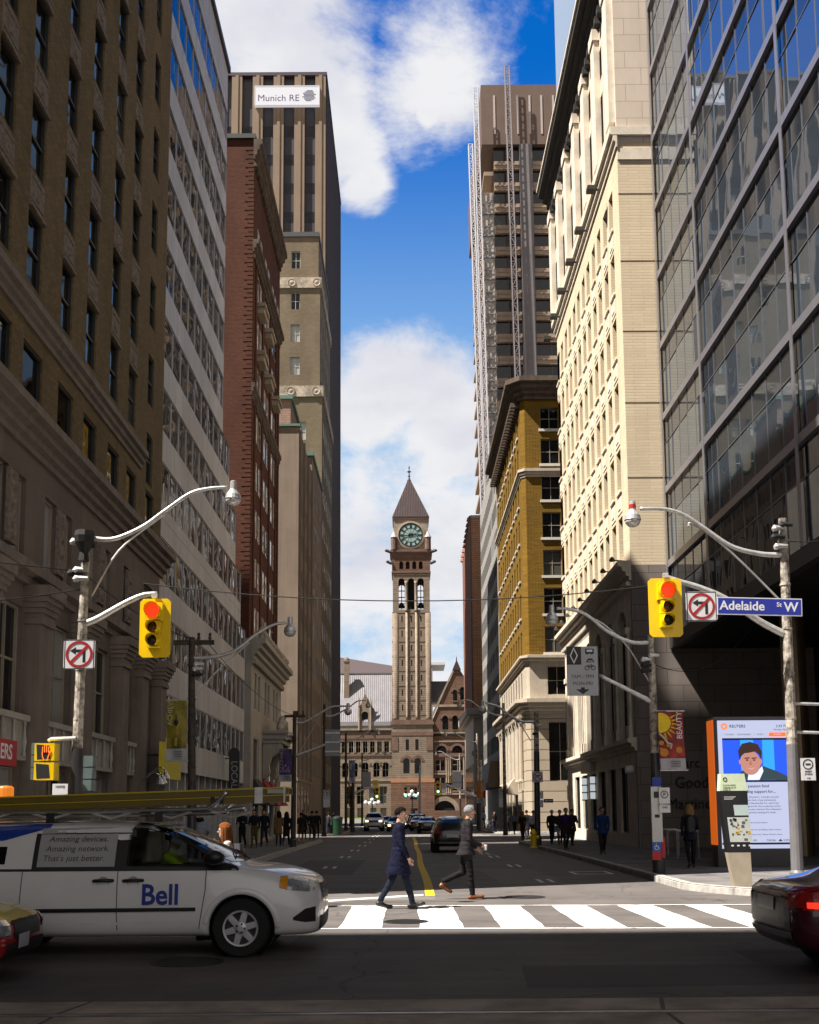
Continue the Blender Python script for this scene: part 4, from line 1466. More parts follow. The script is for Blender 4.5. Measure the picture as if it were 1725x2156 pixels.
AR.poly([(XR, P0 + 0.8, 4.9), (XR, P0, 4.9), (XR, P0, 12.61), (XR, P0 + 0.8, 12.61)])
AR.build('arcade_wall', M_TRIM_P, bP, fix=False)
for k in range(N_ARCH):
 hi = P1 - 0.8 - k * pitch
 arch_window((XR, hi, 0), UR, pitch / 2, rad, zs, zb, 0.3, bP, G_DARK, M_BLACKFRAME)
 for q in (0.12, pitch - 0.12):
  s = MB()
  y = hi - q
  s.box((XR - 0.18, y - 0.3, 4.95), (XR - 0.001, y + 0.3, 5.5))
  s.box((XR - 0.12, y - 0.24, 5.501), (XR - 0.001, y + 0.24, 9.6))
  s.box((XR - 0.2, y - 0.3, 9.601), (XR - 0.001, y + 0.3, 9.9))
  s.build('pier', M_TRIM_P, bP)
s = MB()
cornice(s, (XR, P1 + 0.2), (XR, P0 - 0.1), NR, 11.9, 0.85, 0.6, steps=4, dent=0.4)
s.build('arcade_cornice', M_TRIM_P, bP)
for k in range(9):
 s = MB()
 y = P0 + 1.0 + k * 2.35
 s.tube([(XR, y, 13.0), (XR - 0.5, y, 13.05)], 0.03, 6)
 s.lathe((XR - 0.62, y, 13.0), [(0.02, 0.22), (0.12, 0.12), (0.14, 0.0)], 8)
 s.build('wall_lamp', M_BLACKCOR, bP)
ops, wl = [], []
y = P0 + 2.2
while y < P1 - 2:
 ops.append((P1 - y - 1.75, 0.75, P1 - y, 3.75))
 wl.append((Vector((XR, y + 1.75, 0.75)), UR, 1.75, 3.0, 0.2, 2, 1))
 y += 2.75
s = MB()
wall_panel(s, (XR, P1, 0), UR, P1 - P0, 4.9, ops, 0.22)
s.poly([(XR, P1, 0), (XR + 14, P1, 0), (XR + 14, P1, 12.6), (XR, P1, 12.6)])
s.build('stone_base', M_STONE_A if False else M_TRIM_P, bP, fix=False)
add_windows(bP, wl, G_DARK, M_BLACKFRAME, name='shop_window')
s = MB()
cornice(s, (XR, P1 + 0.3), (XR, P0 - 0.1), NR, 4.35, 0.55, 0.4, steps=3)
s.build('base_cornice', M_TRIM_P, bP)
s = MB()
s.box((XR - 0.4, 58.3, 3.8), (XR - 0.001, 60.6, 4.34))
s.build('door_hood', M_TRIM_P, bP)
for y in (58.1, 60.8):
 s = MB()
 s.box((XR - 0.3, y - 0.1, 2.35), (XR - 0.06, y + 0.1, 3.6))
 w_ = s.build('wall_lantern', emis('lantern_glow', (0.9, 0.95, 1.0), 0.25), bP)
 f = MB()
 for z in (2.33, 2.74, 3.15, 3.56):
  f.box((XR - 0.32, y - 0.12, z), (XR - 0.001, y + 0.12, z + 0.06))
 f.build('lantern_frame', M_BLACKFRAME, w_)
s = MB()
s.box((XR + 0.0, P0 - 0.25, 3.35), (XR + 0.001, P0 - 0.2, 3.36))
s = MB()
s.box((XR - 0.001, P0 - 0.02, 0), (XR + 14, P0 + 0.2, 12.6))
s.build('granite_wall', M_GRANITE, bP)
s = MB()
s.lathe((XR + 0.0, P0 + 0.9, 3.55), [(0.01, -0.35), (0.16, -0.33), (0.2, -0.2), (0.2, -0.001)], 14, axis='X')
s.build('camera_dome', flat('white_plastic', (0.7, 0.7, 0.68), 0.4), bP)
M_LETTER = flat('black_letters', (0.012, 0.010, 0.009), 0.35, 0.4)
for body, px, py, size in (('Marc', 1446, 1607, 0.62), ('Goodmans', 1488, 1648, 0.68), ('Martineau G', 1480, 1693, 0.66)):
 p = atY(px, py, P0 - 0.06)
 L = MB()
 text_mb(body, size, face_frame((p.x, P0 - 0.08, p.z)), 0.012, depth=0.06, sx=0.92).build('wall_lettering', M_LETTER, bP)
p = atY(1440, 1610, P0 - 0.06)
# --- dark glass block, overhanging a recessed lobby
EX, E_0, E_1, ESOF = 11.7, 21.5, P0 - 0.05, 8.8
def curtain_glass(name):
 m, t, b = new_mat(name)
 b.inputs['Base Color'].default_value = (0.24, 0.31, 0.40, 1)
 setin(b, Roughness=0.01, Metallic=0.85)
 g_ = nd(t, 'ShaderNodeNewGeometry')
 n_ = nd(t, 'ShaderNodeTexNoise')
 setin(n_, Scale=0.35, Detail=2.0)
 t.links.new(g_.outputs['Position'], n_.inputs['Vector'])
 bp = nd(t, 'ShaderNodeBump')
 setin(bp, Strength=0.010, Distance=1.0)
 t.links.new(n_.outputs['Fac'], bp.inputs['Height'])
 t.links.new(bp.outputs[0], b.inputs['Normal'])
 return m
G_E = curtain_glass('curtain_glass')
G_ES = pbr('spandrel_glass', (0.12, 0.15, 0.19), 0.03, 0.8, var=0.1, scale=0.5, spec=1.0)
M_SILVER = flat('lilac_aluminium', (0.34, 0.33, 0.37), 0.35, 0.6)
M_THIN = flat('thin_aluminium', (0.22, 0.22, 0.24), 0.4, 0.6)
bG = thing('glass_office_block', 'dark glass curtain wall office block with silver floor bands, overhanging a dark lobby', 'building', (EX, E_0, 0))
EF, NFL = 3.37, 13
bay_y = [E_1, 41.0, 31.2, E_0]
for f in range(NFL):
 z0 = ESOF + 0.55 + f * EF
 for y1, y0 in zip(bay_y, bay_y[1:]):
  p, s2 = MB(), MB()
  n = max(2, round((y1 - y0) / 1.42))
  w = (y1 - y0) / n
  for k in range(n):
   ya, yb = y0 + k * w, y0 + (k + 1) * w
   tl = rnd.uniform(-0.012, 0.012)
   t2 = rnd.uniform(-0.008, 0.008)
   p.poly([(EX + 0.03 + tl, yb - .02, z0), (EX + 0.03 - tl, ya + .02, z0), (EX + 0.03 - tl + t2, ya + .02, z0 + 2.02), (EX + 0.03 + tl + t2, yb - .02, z0 + 2.02)])
   s2.poly([(EX + 0.035, yb - .02, z0 + 2.06), (EX + 0.035, ya + .02, z0 + 2.06), (EX + 0.035, ya + .02, z0 + EF - 0.31), (EX + 0.035, yb - .02, z0 + EF - 0.31)])
  go = p.build('glass_panel', G_E, bG, fix=False)
  s2.build('spandrel_pane', G_ES, go, fix=False)
  fr = MB()
  for k in range(1, n):
   fr.box((EX + 0.012, y0 + k * w - 0.022, z0), (EX + 0.06, y0 + k * w + 0.022, z0 + EF - 0.31))
  fr.box((EX + 0.005, y0 + 0.03, z0 + 2.02), (EX + 0.06, y1 - 0.03, z0 + 2.06))
  fr.build('glazing_bar', M_THIN, go)
 s = MB()
 s.box((EX - 0.10, E_0, z0 + EF - 0.3), (EX + 0.2, E_1, z0 + EF - 0.001))
 s.build('floor_band', M_SILVER, bG)
s = MB()
s.box((EX - 0.10, E_0, ESOF), (EX + 0.2, E_1, ESOF + 0.549))
s.build('soffit_edge', M_BLACKFRAME, bG)
for y in bay_y:
 s = MB()
 s.box((EX - 0.13, y - 0.11 if y != E_1 else y - 0.22, ESOF + 0.55), (EX - 0.1001, y + 0.11 if y != E_1 else y, ESOF + 0.55 + NFL * EF))
 s.build('wall_mullion', M_SILVER, bG)
s = MB()
s.box((EX + 0.07, E_0 + 0.02, ESOF + 0.02), (EX + 26, E_1 - 0.02, ESOF + 0.5 + NFL * EF))
s.build('inner_core', flat('dark_interior', (0.012, 0.012, 0.013), 0.7), bG)
s = MB()
s.box((EX + 6.2, E_0 + 1.5, 0.1), (EX + 26, E_1 - 0.06, ESOF - 0.001))
s.build('lobby_wall', pbr('dark_lobby_glass', (0.012, 0.009, 0.006), 0.12, var=0.4), bG)
M_BRONZE = pbr('bronze_column_skin', (0.16, 0.115, 0.07), 0.32, 0.7, var=0.15)
for y in (38.0, 29.0):
 s = MB()
 s.lathe((EX + 1.9, y, 0.15), [(0.42, 0), (0.42, ESOF - 0.151)], 28)
 s.build('round_column', M_BRONZE, bG, smooth=False)
for k in range(6):
 s = MB()
 s.box((EX + 6.1, 24 + k * 3.8, 0.15), (EX + 6.199, 24.12 + k * 3.8, ESOF - 0.01))
 s.build('lobby_bar', flat('bronze_bar', (0.06, 0.045, 0.02), 0.4, 0.5), bG)
# --- ochre brick block with pale stone base
M_BRICK_Q = brick('ochre_brick', (0.27, 0.15, 0.014), (0.195, 0.106, 0.009), (0.085, 0.05, 0.010), 0.5, 0.12, 0.016, 0.85, 0.5, 0.18)
M_STONE_Q = pbr('cream_limestone', (0.50, 0.43, 0.34), 0.8, var=0.16, scale=1.2, bump=0.2, streak=0.4)
Q0, Q1, QH = 91.0, 116.0, 38.6
bQ = thing('ochre_brick_building', 'ochre yellow brick building with white sills, dark roof cornice and a banded cream stone base', 'building', (XR, Q0, 0))
CH_ = 0.35                  # chamfered corner
mb = MB()
ops, wl, sills = [], [], []
zr = [15.1 + 3.3 * k for k in range(5)] + [31.5]
for k in range(10):
 c = 93.2 + k * 2.25
 for z in zr + [34.6]:
  h = 2.1 if z < 34 else 1.8
  ops.append((Q1 - c - 1.05, z - 14.9, Q1 - c, z + h - 14.9))
  wl.append((Vector((XR, c + 1.05, z)), UR, 1.05, h, 0.24, 1, 2))
  sills.append((XR - 0.14, c - 0.12, z - 0.22, XR + 0.1, c + 1.17, z - 0.03))
wall_panel(mb, (XR, Q1, 14.9), UR, Q1 - Q0 - CH_, QH - 14.9, ops, 0.26)
ops = []
for z in zr + [34.6]:
 h = 2.2 if z < 34 else 1.9
 ops.append((1.35, z - 14.9, 2.95, z + h - 14.9))
 wl.append((Vector((XR + CH_ + 1.35, Q0, z)), UF, 1.6, h, 0.3, 2, 2))
 sills.append((XR + CH_ + 1.2, Q0 - 0.14, z - 0.25, XR + CH_ + 3.1, Q0 + 0.1, z - 0.03))
wall_panel(mb, (XR + CH_, Q0, 14.9), UF, 16, QH - 14.9, ops, 0.32)
mb.poly([(XR, Q0 + CH_, 14.9), (XR + CH_, Q0, 14.9), (XR + CH_, Q0, QH), (XR, Q0 + CH_, QH)])
mb.poly([(XR, Q1, 0), (XR + 17, Q1, 0), (XR + 17, Q1, QH), (XR, Q1, QH)])
mb.poly([(XR, Q0 + CH_, QH), (XR + CH_, Q0, QH), (XR + 17, Q0, QH), (XR + 17, Q1, QH), (XR, Q1, QH)])
mb.build('brick_wall', M_BRICK_Q, bQ, fix=False)
add_windows(bQ, wl, G_DARK, M_TANFRAME)
M_SILL = flat('white_sill', (0.66, 0.62, 0.55), 0.7)
for x0, y0, z0, x1, y1, z1 in sorted(sills, key=lambda q: q[1])[:90]:
 s = MB()
 s.box((x0, y0, z0), (x1, y1, z1))
 s.build('window_sill', M_SILL, bQ)
def wrap_cornice(bld, name, z, h, out, mat, steps=3, dent=0.0, base=0.0):
 """Cornice round the chamfered corner: street side, chamfer, front."""
 prof = [(0.0, z)]
 for k in range(steps):
  o = out * ((k + 1) / steps) ** 1.3
  prof += [(o, z + h * k / steps), (o, z + h * (k + 0.75) / steps)]
 prof += [(out, z + h), (0.0, z + h + 0.03)]
 t = math.tan(R(22.5))
 rings = []
 for (x, y), d in (((XR, Q1), (-1, 0)), ((XR, Q0 + CH_), (-1, -t)), ((XR + CH_, Q0), (-t, -1)), ((XR + 17, Q0), (0, -1))):
  rings.append([(x + d[0] * o, y + d[1] * o, q) for o, q in prof])
 s = MB()
 s.loft(rings, cap=True)
 if dent:
  y = Q0 + CH_ + 0.3
  while y < Q1 - 0.5:
   s.box((XR - out * 0.62, y, z - dent * 0.5), (XR - 0.001, y + dent * 0.5, z - 0.002))
   y += dent
 return s.build(name, mat, bld)
wrap_cornice(bQ, 'roof_cornice', 37.2, 1.7, 1.25, M_DARKSTONE, 4, 0.8)
wrap_cornice(bQ, 'stone_belt', 30.3, 0.7, 0.3, M_STONE_Q, 3)
wrap_cornice(bQ, 'base_cornice', 14.2, 0.6, 0.45, M_STONE_Q, 3)
wrap_cornice(bQ, 'lower_cornice', 9.9, 1.2, 0.9, M_STONE_Q, 4, 0.5)
M_BAND = brick('banded_limestone', (0.50, 0.42, 0.32), (0.46, 0.385, 0.29), (0.13, 0.10, 0.075), 30.0, 0.86, 0.035, 0.8, 0.9, 0.12, 0.0)
ops, wl = [], []
for k in range(9):
 c = 93.6 + k * 2.4
 ops.append((Q1 - c - 0.9, 11.5, Q1 - c, 13.7))
 wl.append((Vector((XR, c + 0.9, 11.5)), UR, 0.9, 2.2, 0.06, 1, 1))
mb = MB()
wall_panel(mb, (XR, Q1, 11.0), UR, Q1 - Q0 - CH_, 3.9, [(a, b - 11.0, c, d - 11.0) for a, b, c, d in ops], 0.07)
wall_panel(mb, (XR + CH_, Q0, 11.0), UF, 16, 3.9, [(1.5, 0.5, 3.1, 2.9)], 0.3)
wl.append((Vector((XR + CH_ + 1.5, Q0, 11.5)), UF, 1.6, 2.4, 0.25, 2, 2))
mb.poly([(XR, Q0 + CH_, 11), (XR + CH_, Q0, 11), (XR + CH_, Q0, 14.9), (XR, Q0 + CH_, 14.9)])
mb.build('stone_storey', M_STONE_Q, bQ, fix=False)
mb = MB()
ops = []
for k in range(6):
 c = 94.3 + k * 3.5
 ops.append((Q1 - c - 1.5, 4.6, Q1 - c, 9.3))
 wl.append((Vector((XR, c + 1.5, 4.6)), UR, 1.5, 4.7, 0.12, 2, 3))
 if k != 1:
  ops.append((Q1 - c - 1.5, 0.7, Q1 - c, 3.6))
  wl.append((Vector((XR, c + 1.5, 0.7)), UR, 1.5, 2.9, 0.12, 1, 1))
wall_panel(mb, (XR, Q1, 0), UR, Q1 - Q0 - CH_, 11.0, ops, 0.14)
wall_panel(mb, (XR + CH_, Q0, 0), UF, 16, 11.0, [(1.5, 4.3, 3.4, 9.2), (3.2, 0.2, 5.6, 2.6)], 0.45)
wl.append((Vector((XR + CH_ + 1.5, Q0, 4.3)), UF, 1.9, 4.9, 0.4, 2, 2))
wl.append((Vector((XR + CH_ + 3.2, Q0, 0.2)), UF, 2.4, 2.4, 0.4, 2, 1))
mb.poly([(XR, Q0 + CH_, 0), (XR + CH_, Q0, 0), (XR + CH_, Q0, 11), (XR, Q0 + CH_, 11)])
mb.build('banded_base', M_BAND, bQ, fix=False)
add_windows(bQ, wl, G_DARK, M_TANFRAME, name='base_window', cap=30)
for k in range(6):
 for d in (-0.35, 1.85):
  s = MB()
  y = 94.3 + k * 3.5 + d
  s.lathe((XR - 0.18, y, 4.4), [(0.24, 0), (0.2, 0.15), (0.19, 4.6), (0.26, 4.9), (0.3, 5.3)], 10)
  s.build('column', M_STONE_Q, bQ)
s = MB()          # arched stone hood over the door
s.prism([(XR - 0.9 * math.sin(q) * 1.0 - 0.001, 99.0 - 1.0 * math.cos(q) * 0.0, 3.4 + 1.4 * math.cos(q)) for q in (math.pi / 2 * i / 8 for i in range(9))] + [(XR - 0.001, 99.0, 3.3)], (0, 2.2, 0))
s.build('door_hood', M_STONE_Q, bQ)
s = MB()
s.box((XR + CH_ + 2.9, Q0 - 0.12, 2.75), (XR + CH_ + 6.2, Q0 - 0.002, 3.9))
sg = s.build('shop_board', M_BLACKFRAME, bQ)
s = MB()
for x0, z0, x1, z1 in ((3.0, 2.8, 6.1, 2.86), (3.0, 3.78, 6.1, 3.84), (3.0, 2.86, 3.06, 3.78)):
 s.box((XR + CH_ + x0, Q0 - 0.14, z0), (XR + CH_ + x1, Q0 - 0.1201, z1))
s.build('pale_border', M_SILL, sg)
# --- grey gridded office block
M_GREY_S = pbr('grey_precast', (0.33, 0.315, 0.29), 0.75, var=0.12, scale=0.6, streak=0.3)
G_S = glass_dark('grey_block_glass', rough=.6, spec=0.0, col=(0.03, 0.033, 0.038), blind=0.2, blind_col=(0.2, 0.2, 0.22))
bSg = thing('grey_grid_office', 'grey office block with a fine grid of windows, beyond the ochre brick building', 'building', (XR, 116.2, 0))
mb = MB()
ops, wl = [], []
for k in range(15):
 for f in range(11):
  y, z = 116.8 + k * 1.7, 5.2 + f * 3.2
  ops.append((141.8 - y - 1.25, z, 141.8 - y, z + 2.0))
  wl.append((Vector((XR, y + 1.25, z)), UR, 1.25, 2.0, 0.03, 1, 1))
wall_panel(mb, (XR, 141.8, 0), UR, 25.6, 41.2, ops, 0.04)
mb.poly([(XR, 141.8, 0), (XR + 18, 141.8, 0), (XR + 18, 141.8, 41.2), (XR, 141.8, 41.2)])
mb.poly([(XR, 116.2, 0), (XR, 116.2, 41.2), (XR + 18, 116.2, 41.2), (XR + 18, 116.2, 0)])
mb.poly([(XR, 116.2, 41.2), (XR, 141.8, 41.2), (XR + 18, 141.8, 41.2), (XR + 18, 116.2, 41.2)])
mb.build('grid_wall', M_GREY_S, bSg, fix=False)
add_windows(bSg, wl, G_S, flat('grey_frame', (0.22, 0.21, 0.2), 0.5), sub=False)
for k in range(16):
 s = MB()
 s.box((XR - 0.03, 116.45 + k * 1.7 - 0.1, 4.9), (XR - 0.001, 116.45 + k * 1.7 + 0.1, 41.0))
 s.build('fin', flat('pale_fin', (0.44, 0.42, 0.39), 0.6), bSg)
s = MB()       # sloping dark canopy above the shops, with flagpoles
s.hexa([(XR - 1.5, 117, 4.4), (XR - 0.001, 117, 4.4), (XR - 0.001, 133, 4.4), (XR - 1.5, 133, 4.4), (XR - 1.1, 117, 7.2), (XR - 0.001, 117, 7.2), (XR - 0.001, 133, 7.2), (XR - 1.1, 133, 7.2)])
s.build('canopy', flat('brown_canopy', (0.075, 0.05, 0.042), 0.6), bSg)
M_RED = flat('flag_red', (0.55, 0.02, 0.03), 0.7)
for k, y in enumerate((119.0, 123.5)):
 fl = thing('flag', ('hanging red and white flag nearest the ochre brick building', 'hanging red and white flag further along the brown canopy')[k], 'flag', (XR - 1.7, y, 2.6), group='flags under the canopy')
 s = MB()
 n = 10
 pts = lambda z: [(XR - 2.3 + 0.09 * i, y + 0.10 * math.sin(i * 1.4 + z), z) for i in range(n)]
 for (za, zb_, mi) in ((2.4, 3.3, 1), (3.3, 4.1, 0), (4.1, 4.9, 1)):
  A, B = pts(za), pts(zb_)
  for i in range(n - 1):
   s.poly([A[i], A[i + 1], B[i + 1], B[i]], mi)
 s.build('cloth', [M_RED, M_WHITE], fl, fix=False)
 s = MB()
 s.tube([(XR - 1.2, y, 5.4), (XR - 2.4, y, 4.95)], 0.03)
 s.build('pole', M_WHITE, fl)
# --- russet tower with stone base
M_RUSSET = brick('russet_brick', (0.72, 0.37, 0.20), (0.62, 0.30, 0.16), (0.2, 0.1, 0.06), 0.8, 0.3, 0.02, 0.85, 0.3, 0.15)
bT = thing('russet_brick_tower', 'slim russet brick tower with dark vertical piers on a pilastered stone base', 'building', (XR, 165, 0))
mb = MB()
mb.box((XR + 0.2, 165, 17.5), (XR + 16, 187, 47.0))
mb.build('brick_wall', M_RUSSET, bT)
for k in range(9):
 s = MB()
 y = 165.0 + k * 2.6
 s.box((XR - 0.1, y, 17.5), (XR + 0.199, y + 1.1, 46.6 - k * 0.2))
 s.lathe((XR + 0.05, y + 0.55, 46.7 - k * 0.2), [(0.6, 0.0), (0.45, 0.5), (0.1, 0.9)], 8)
 s.build('pier', pbr('dark_russet', (0.27, 0.13, 0.09), 0.8, var=0.2), bT)
s = MB()
s.box((XR + 0.1, 164.9, 47.001), (XR + 16, 187, 47.5))
s.build('coping', M_STONE_Q, bT)
s = MB()
s.box((XR, 163.5, 0), (XR + 16, 188, 17.4))
s.build('stone_base', M_STONE_Q, bT)
for k in range(9):
 s = MB()
 s.box((XR + 0.3 + k * 0.52, 163.35, 11.2), (XR + 0.56 + k * 0.52, 163.499, 15.4))
 s.build('fluted_pilaster', M_STONE_Q, bT)
s = MB()
s.box((XR - 0.7, 162.9, 15.9), (XR + 16, 163.499, 16.3))
s.box((XR - 0.7, 163.5, 15.9), (XR - 0.001, 188, 16.3))
s.box((XR - 1.1, 162.5, 16.301), (XR + 16, 163.499, 17.3))
s.box((XR - 1.1, 163.5, 16.301), (XR - 0.001, 188, 17.3))
s.box((XR - 0.3, 163.2, 10.2), (XR + 16, 163.499, 10.9))
s.build('stone_cornice', M_STONE_Q, bT)
for k in range(7):
 s = MB()
 s.box((XR - 0.06, 165 + k * 3.1, 1.0), (XR - 0.001, 166.9 + k * 3.1, 9.0))
 s.build('window', G_DARK, bT)
# --- brown tower under repair with mast climbers
M_RBAND = pbr('brown_spandrel', (0.34, 0.25, 0.18), 0.7, var=0.15, scale=0.4, streak=0.3)
M_RTOP = pbr('brown_ribbed_cladding', (0.135, 0.088, 0.066), 0.7, var=0.1, scale=0.4, streak=0.3)
bR = thing('brown_office_tower', 'brown concrete office tower with a windowless ribbed crown, masts standing against it', 'building', (17.4, 225, 0))
RX0, RX1, RY, RH = 17.4, 45.0, 225.0, 162.5
zc = 148.3
s = MB()
s.box((RX0, RY, zc), (RX1, RY + 50, RH))
s.build('crown', M_RTOP, bR)
for k in range(10):
 s = MB()
 x = RX0 + 2.7 + k * 2.62
 s.box((x, RY - 0.12, zc + 2.4), (x + 0.42, RY - 0.001, RH - 2.6))
 s.build('crown_slot', flat('pale_slot', (0.46, 0.40, 0.38), 0.6), bR)
s = MB()
s.box((RX0 + 2.6, RY + 1.2, 0), (RX1, RY + 50, zc - 0.001))
s.build('tower_core', pbr('dark_tower_glass', (0.012, 0.011, 0.010), 0.15, var=0.5, scale=1.2), bR)
z = zc - 5.2
while z > 40:
 for xa, xb in ((RX0 + 2.7, RX0 + 8.2), (RX0 + 11.2, RX1)):
  b2 = MB()
  b2.box((xa, RY + 0.4, z - 0.4), (xb, RY + 1.199, z + 1.45))
  b2.box((xa, RY + 0.2, z + 0.5), (xb, RY + 0.399, z + 0.75))
  b2.build('spandrel', M_RBAND, bR)
 b2 = MB()
 b2.box((RX0 + 0.6, RY + 3.0, z - 0.3), (RX0 + 2.59, RY + 48, z + 0.6))
 b2.build('side_spandrel', M_RBAND, bR)
 z -= 5.0
s = MB()
s.box((RX0 + 8.3, RY - 0.2, 0), (RX0 + 11.1, RY + 1.199, zc - 0.001))
s.build('pier', pbr('grey_pier', (0.17, 0.15, 0.155), 0.6, var=0.2, scale=0.3, streak=0.5), bR)
for k in range(6):
 s = MB()
 x = RX0 + 5.2 + (k if k == 0 else 0)
 x = [RX0 + 5.4, RX0 + 14.5, RX0 + 17.8, RX0 + 21.0, RX0 + 24.2, RX0 + 27.0][k]
 s.box((x, RY + 1.1, 40), (x + 0.14, RY + 1.1999, zc - 0.01))
 s.build('window_mullion', flat('bronze_mullion', (0.12, 0.10, 0.085), 0.5), bR)
M_MAST = flat('galvanised_mast', (0.62, 0.62, 0.66), 0.4, 0.3)
M_MAST_D = flat('dark_mast', (0.26, 0.23, 0.24), 0.5, 0.3)
def mast(label, px, y, ytop, zbot, w=1.0, step=1.6, mat=None, dx=0.0):
 a = atY(px, ytop, y)
 x, top = a.x, a.z
 t = thing('lattice_mast', label, 'mast', (x, y, zbot), group='lattice masts against the brown tower')
 lx = lambda z: x + dx * (top - z) / (top - zbot)
 for i, (p, q) in enumerate(((0, 0), (w, 0), (w, w), (0, w))):
  s = MB()
  s.tube([(lx(top) + p, y + q, top), (lx(zbot) + p, y + q, zbot)], 0.14, 5)
  s.build('mast_leg', mat or M_MAST, t)
 s = MB()
 z, k = top, 0
 while z > zbot + step:
  X, X2 = lx(z), lx(z - step)
  s.tube([(X, y, z), (X + w, y, z)], 0.09, 4, cap=False)
  s.tube([(X, y, z), (X2 + w, y, z - step)] if k % 2 else [(X + w, y, z), (X2, y, z - step)], 0.09, 4, cap=False)
  s.tube([(X, y + w, z), (X + w, y + w, z)], 0.08, 4, cap=False)
  z -= step
  k += 1
 s.build('mast_bracing', mat or M_MAST, t)
 return t
mast('tall white lattice mast close to the edge of the brown tower', 997, 222.0, 185, 48, 0.95, 1.9, dx=1.55)
mast('lower white lattice mast, nearest the clock tower and standing clear in the sky', 987, 219.5, 303, 48, 0.85, 1.7, dx=1.8)
mast('dark lattice mast that rises above the ribbed crown of the brown tower', 1063, 222.5, 139, 88, 1.0, 1.9, M_MAST_D, dx=1.1)
sc = thing('scaffold_platform', 'stack of white mesh scaffold stages climbing the corner of the brown tower', 'scaffold', (17.2, 223.5, 60))
z = 66.0
while z < 134:
 s = MB()
 s.box((RX0 - 0.3, RY - 1.6, z), (RX0 + 2.4, RY + 0.1, z + 0.25))
 s.box((RX0 - 0.3, RY - 1.6, z + 2.1), (RX0 + 2.4, RY - 1.5, z + 2.25))
 for x in (RX0 - 0.3, RX0 + 0.9, RX0 + 2.2):
  s.box((x, RY - 1.6, z + 0.25), (x + 0.14, RY - 1.48, z + 2.1))
 s.tube([(RX0 - 0.2, RY - 1.4, z + 0.3), (RX0 + 2.3, RY - 1.4, z + 4.6)], 0.06, 4)
 s.build('stage', flat('scaffold_steel', (0.30, 0.28, 0.28), 0.5, 0.3), sc)
 z += 5.0
s = MB()
s.box((RX0 - 0.1, RY - 1.3, 62), (RX0 + 2.3, RY - 1.2, 136))
s.build('mesh_screen', pbr('pale_debris_mesh', (0.40, 0.36, 0.32), 0.8, var=0.4, scale=0.6), sc)
a = atY(1222, 70, 120)
bBl = thing('blue_glass_tower', 'sliver of a blue glass tower behind the pale brick building', 'building', (a.x, 120, 0))
s = MB()
s.box((a.x, 120, 0), (a.x + 22, 140, a.z + 26))
s.build('glass_wall', pbr('blue_glass', (0.10, 0.22, 0.42), 0.08, var=0.15, spec=1.0), bBl)
for k in range(20):
 s = MB()
 s.box((a.x - 0.06, 119.9, 60 + k * 3.4), (a.x + 22, 119.999, 60.35 + k * 3.4))
 s.build('floor_band', M_THIN, bBl)
# ------------------------------------------------------------------ clock tower hall at the end of the street
M_SAND = brick('sandstone_courses', (0.28, 0.222, 0.17), (0.23, 0.178, 0.135), (0.12, 0.088, 0.065), 6.0, 0.62, 0.05, 0.9, 1.0, 0.25)
M_BROWNST = brick('brownstone_courses', (0.20, 0.118, 0.082), (0.15, 0.088, 0.062), (0.09, 0.05, 0.035), 6.0, 0.62, 0.05, 0.9, 1.0, 0.25)
M_BSMOOTH = pbr('smooth_brownstone', (0.165, 0.10, 0.074), 0.85, var=0.2, scale=0.6)
M_SSMOOTH = pbr('smooth_sandstone', (0.30, 0.24, 0.185), 0.85, var=0.2, scale=0.6)
M_COPPER = pbr('brown_copper_roof', (0.066, 0.043, 0.047), 0.5, 0.2, var=0.15, scale=0.4)
M_LEAD = pbr('grey_seamed_roof', (0.30, 0.29, 0.315), 0.45, 0.2, var=0.15, scale=0.4, streak=0.3)
M_VOID = flat('dark_void', (0.008, 0.008, 0.009), 0.9)
CY = 330.0
bH = thing('clock_tower_hall', 'brown sandstone civic hall with a tall clock tower closing the view down the street', 'building', (1.6, CY, 0))
TXC = 1.62
def hwall(name, x0, x1, y, z0, z1, mat, ops=(), depth=0.6, parent=None):
 mb = MB()
 wall_panel(mb, (x0, y, z0), UF, x1 - x0, z1 - z0, [(a - x0, b - z0, c - x0, d - z0) for a, b, c, d in ops], depth)
 return mb
x0, x1 = TXC - 5.65, TXC + 5.7
tw = MB()
ops = []
for k in range(11):
 z = 31.8 + k * 2.0
for k in range(7):
 z = 32.6 + k * 4.55
 for c in (TXC - 2.85, TXC + 0.0, TXC + 2.95):
  ops.append((c - 0.2, z, c + 0.2, z + 1.9))
wall_panel(tw, (x0, CY, 29.6), UF, x1 - x0, 33.4, [(a - x0, b - 29.6, c - x0, d - 29.6) for a, b, c, d in ops], 0.8)
tw.box((x0, CY + 0.8, 29.6), (x1, CY + 11, 63.0))
tw.build('tower_shaft', M_SAND, bH, fix=False)
for a, w in ((x0 - 0.12, 1.6), (x1 - 1.5, 1.6)):
 s = MB()
 s.lathe((a + 0.8, CY + 0.55, 29.6), [(1.0, 0), (0.95, 1.0), (0.95, 33.0)], 12)
 s.build('corner_turret', M_SAND, bH, smooth=True)
for c in (TXC - 1.45, TXC + 1.5):
 s = MB()
 s.lathe((c, CY - 0.05, 30.2), [(0.45, 0), (0.4, 0.8), (0.36, 32.6)], 10)
 s.build('tower_shaft_rib', M_SSMOOTH, bH, smooth=True)
s = MB()
for k in range(8):
 z = 31.2 + k * 4.5
 s.box((x0 - 0.3, CY - 0.10, z), (x1 + 0.3, CY - 0.001, z + 0.22))
s.build('string_course', pbr('tower_band', (0.21, 0.155, 0.118), .85, var=.2), bH)
bf = MB()
